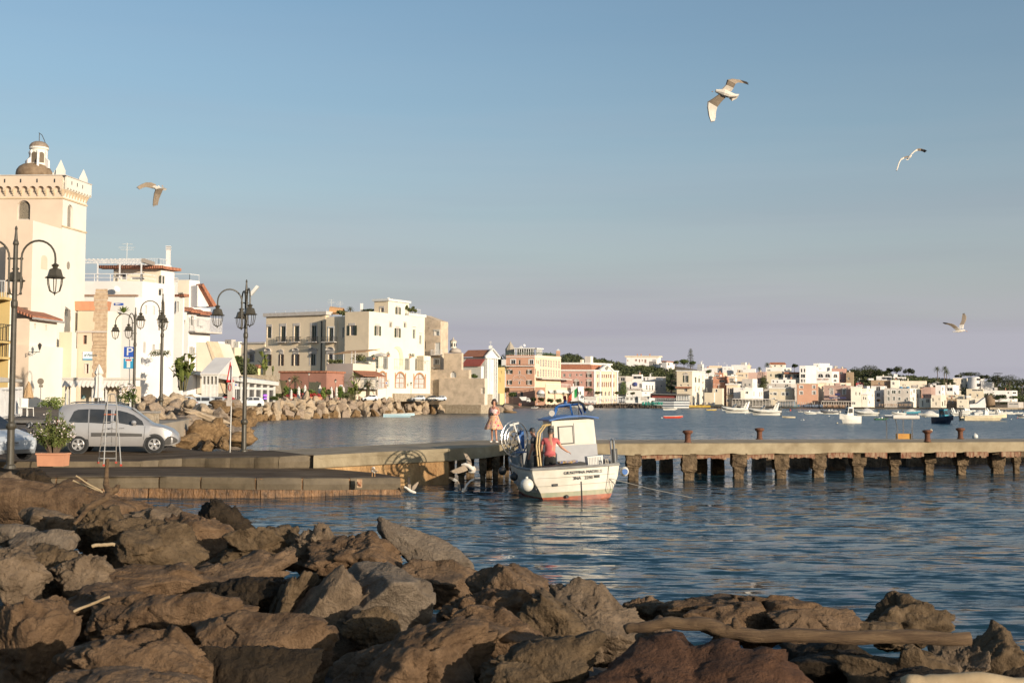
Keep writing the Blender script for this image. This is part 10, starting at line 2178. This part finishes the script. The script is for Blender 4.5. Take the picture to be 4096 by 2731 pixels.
def gull(label,k,D,spine,wings,beak=None,tail=None,name='gull',scheme=None):
 """spine: (x,y,radius px) from head to tail; wings: lists of (lead x,y, trail x,y, depth offset, material)"""
 s=CRP[k][2];m=MB();mid=spine[len(spine)//2];base=P(*q(k,mid[0],mid[1]),D);mt={'w':0,'g':1,'b':2,'o':3}
 pts=[P(*q(k,a[0],a[1]),D+(a[3]if len(a)>3 else 0))for a in spine];rad=[a[2]/s*D/F_PX for a in spine];m.tb([pts[0]+(pts[0]-pts[1])*.12]+pts+[pts[-1]+(pts[-1]-pts[-2])*.1],[rad[0]*.4]+rad+[rad[-1]*.3],10,0)
 if beak:a,b=P(*q(k,*beak[0]),D),P(*q(k,*beak[1]),D);m.tb([a,b],[.012,.004],6,3)
 if tail:tp=[P(*q(k,x,y),D+.02*i)for i,(x,y)in enumerate(tail)];m.extr(tp,(0,.012,0),0)
 for w in wings:
  rows=[]
  for lx,ly,tx,ty,dd,c in w:
   a,b=P(*q(k,lx,ly),D+dd),P(*q(k,tx,ty),D+dd+.02);u=(b-a);up=Ve((0,-1,0));th=.020;rows.append(([a,a+u*.12+up*th,a+u*.45+up*th*.8,b+up*.002,b-up*.002,a+u*.4-up*th*.2,a+u*.1-up*th*.6],c))
  for i in range(len(rows)-1):
   r0,r1=rows[i][0],rows[i+1][0];n=len(r0);m.add(r0+r1,[(j,(j+1)%n,n+(j+1)%n,n+j)for j in range(n)],mt[rows[i][1]])
  lx,ly,tx,ty,dd,c=w[-1];l0=w[-2]
  a,b=Ve((lx,ly)),Ve((tx,ty));pa,pb=Ve(l0[:2]),Ve(l0[2:4]);dv=((a+b)/2-(pa+pb)/2);n=4
  for j in range(n):
   f=(j+.2)/n;c0=a+(b-a)*f;c1=a+(b-a)*min(1,f+.8/n);tp_=(c0+c1)/2+dv*(.42-.09*j)
   m.extr([P(*q(k,*c0),D+dd),P(*q(k,*c1),D+dd),P(*q(k,*tp_),D+dd)],(0,.006,0),mt[c])
 o=m.bd(name,[GW,GG,GB,GO],loc=base,wq=1,smooth=False);return tag(o,label,'gull','gulls over the harbour')
gull('large gull gliding high in the sky, right of centre, white belly lit','G1',24.6,[(500,505,38),(580,525,60),(700,560,92),(820,600,80),(950,620,45),(1030,620,30)],[[(640,470,880,520,0,'w'),(740,360,930,440,-.05,'g'),(775,240,980,340,-.1,'g'),(900,212,1040,305,-.05,'g'),(1080,240,1180,325,0,'b'),(1240,285,1280,360,.05,'b')],[(570,590,740,670,0,'g'),(430,690,640,770,.05,'g'),(300,770,540,900,.1,'w'),(290,900,510,1010,.12,'w'),(320,1100,500,1140,.14,'w'),(370,1240,480,1230,.15,'g')]],((430,522),(400,528)),[(930,580),(1070,585),(1010,690),(890,755),(820,680)])
gull('small gull high at the far right, wings in a flat curve','G2',38,[(985,520,34),(960,570,55),(910,620,55),(850,680,25)],[[(980,480,1010,520,0,'w'),(1100,360,1140,400,.05,'w'),(1240,260,1260,350,.1,'g'),(1400,255,1420,365,.1,'g'),(1530,290,1500,400,.05,'b'),(1640,330,1560,430,0,'b')],[(860,560,850,620,0,'g'),(680,610,700,680,-.05,'w'),(550,680,570,750,-.1,'w'),(460,850,500,880,-.12,'w'),(400,1030,450,1060,-.1,'w'),(365,1170,400,1180,-.08,'b')]],None,[(850,660),(760,735),(850,745),(900,700)])
gull('gull flying low over the town at right, one wing raised','G3',45,[(1450,1230,32),(1380,1215,50),(1250,1240,65),(1100,1270,50),(950,1280,22),(850,1280,14)],[[(1280,1200,1010,1230,0,'w'),(1120,1090,900,1120,-.1,'g'),(990,970,780,1020,-.15,'g'),(850,905,640,950,-.2,'g'),(650,865,480,920,-.25,'b'),(440,835,380,870,-.3,'b')],[(1370,1150,1180,1110,0,'w'),(1400,940,1180,960,.1,'g'),(1500,750,1280,760,.15,'g'),(1520,560,1310,560,.2,'g'),(1450,430,1330,420,.22,'b')]],((1490,1250),(1580,1280)),None)
gull('brownish gull flying by the tower at left, wings drooping','C1',34,[(1985,770,14),(2010,785,20),(1960,790,26),(1920,775,20)],[[(1960,748,1920,800,0,'g'),(1900,722,1880,790,-.1,'g'),(1830,720,1830,780,-.15,'g'),(1770,745,1790,790,-.2,'g'),(1720,775,1750,810,-.25,'b')],[(1955,790,2050,800,0,'g'),(1930,860,2020,870,.1,'g'),(1918,950,1995,930,.15,'g'),(1915,1010,1980,1000,.2,'g')]],((2030,760),(2050,770)),[(2030,770),(2095,805),(2070,825),(2020,810)])
gull('large brown gull braking above the water with fanned white tail','G4',38.5,[(1700,540,22),(1790,530,45),(1900,570,60),(1980,640,60),(2030,690,40)],[[(1880,520,1990,560,0,'g'),(1840,440,1970,440,.1,'g'),(1790,320,1930,350,.15,'g'),(1760,230,1860,250,.2,'g')],[(1820,500,1880,690,0,'g'),(1680,590,1760,740,-.1,'g'),(1560,640,1620,780,-.15,'g'),(1420,700,1480,770,-.2,'g')]],None,[(1940,600),(2060,580),(2110,660),(2080,750),(1980,780),(1890,740)])
gull('white gull settling on the water with both wings raised in a V','G4',38.0,[(1755,1195,32),(1750,1240,38),(1740,1290,42)],[[(1690,1240,1650,1270,0,'g'),(1665,1090,1590,1120,.1,'g'),(1610,980,1540,1020,.15,'w'),(1500,910,1450,970,.2,'g'),(1400,880,1360,915,.25,'g')],[(1790,1270,1770,1200,0,'w'),(1860,1120,1820,1080,.1,'w'),(1950,1010,1930,970,.15,'w'),(2060,970,2040,910,.2,'g')]],((1730,1200),(1700,1225)),None)
gull('brown gull taking off from the water by the quay tip','G4',37.2,[(120,1150,26),(180,1180,30),(280,1260,42),(380,1300,40),(440,1310,20)],[[(230,1230,310,1240,0,'g'),(205,1080,300,1080,.1,'b'),(200,950,285,980,.15,'b'),(210,880,270,890,.2,'b')],[(320,1230,400,1240,0,'g'),(340,1130,450,1170,.1,'g'),(420,1060,490,1090,.15,'g'),(490,1010,520,1030,.2,'g')]],((90,1165),(45,1195)),None)
sg=gull('white and grey gull standing on the edge of the lower quay','C16',37.2,[(1912,465,11),(1910,480,15),(1908,497,18),(1920,505,14),(1942,497,5)],[[(1915,470,1890,480,-.06,'g'),(1930,490,1905,505,-.07,'g'),(1948,500,1930,510,-.06,'b')]],((1904,466),(1893,470)),None)
m=MB();p=P(*q('C16',1908,547),37.2)
for dx in(-.03,.05):m.tb([(p.x+dx,p.y,p.z),(p.x+dx,p.y,p.z+.26)],.012,5)
m.bd('legs',GO,sg,wq=1)
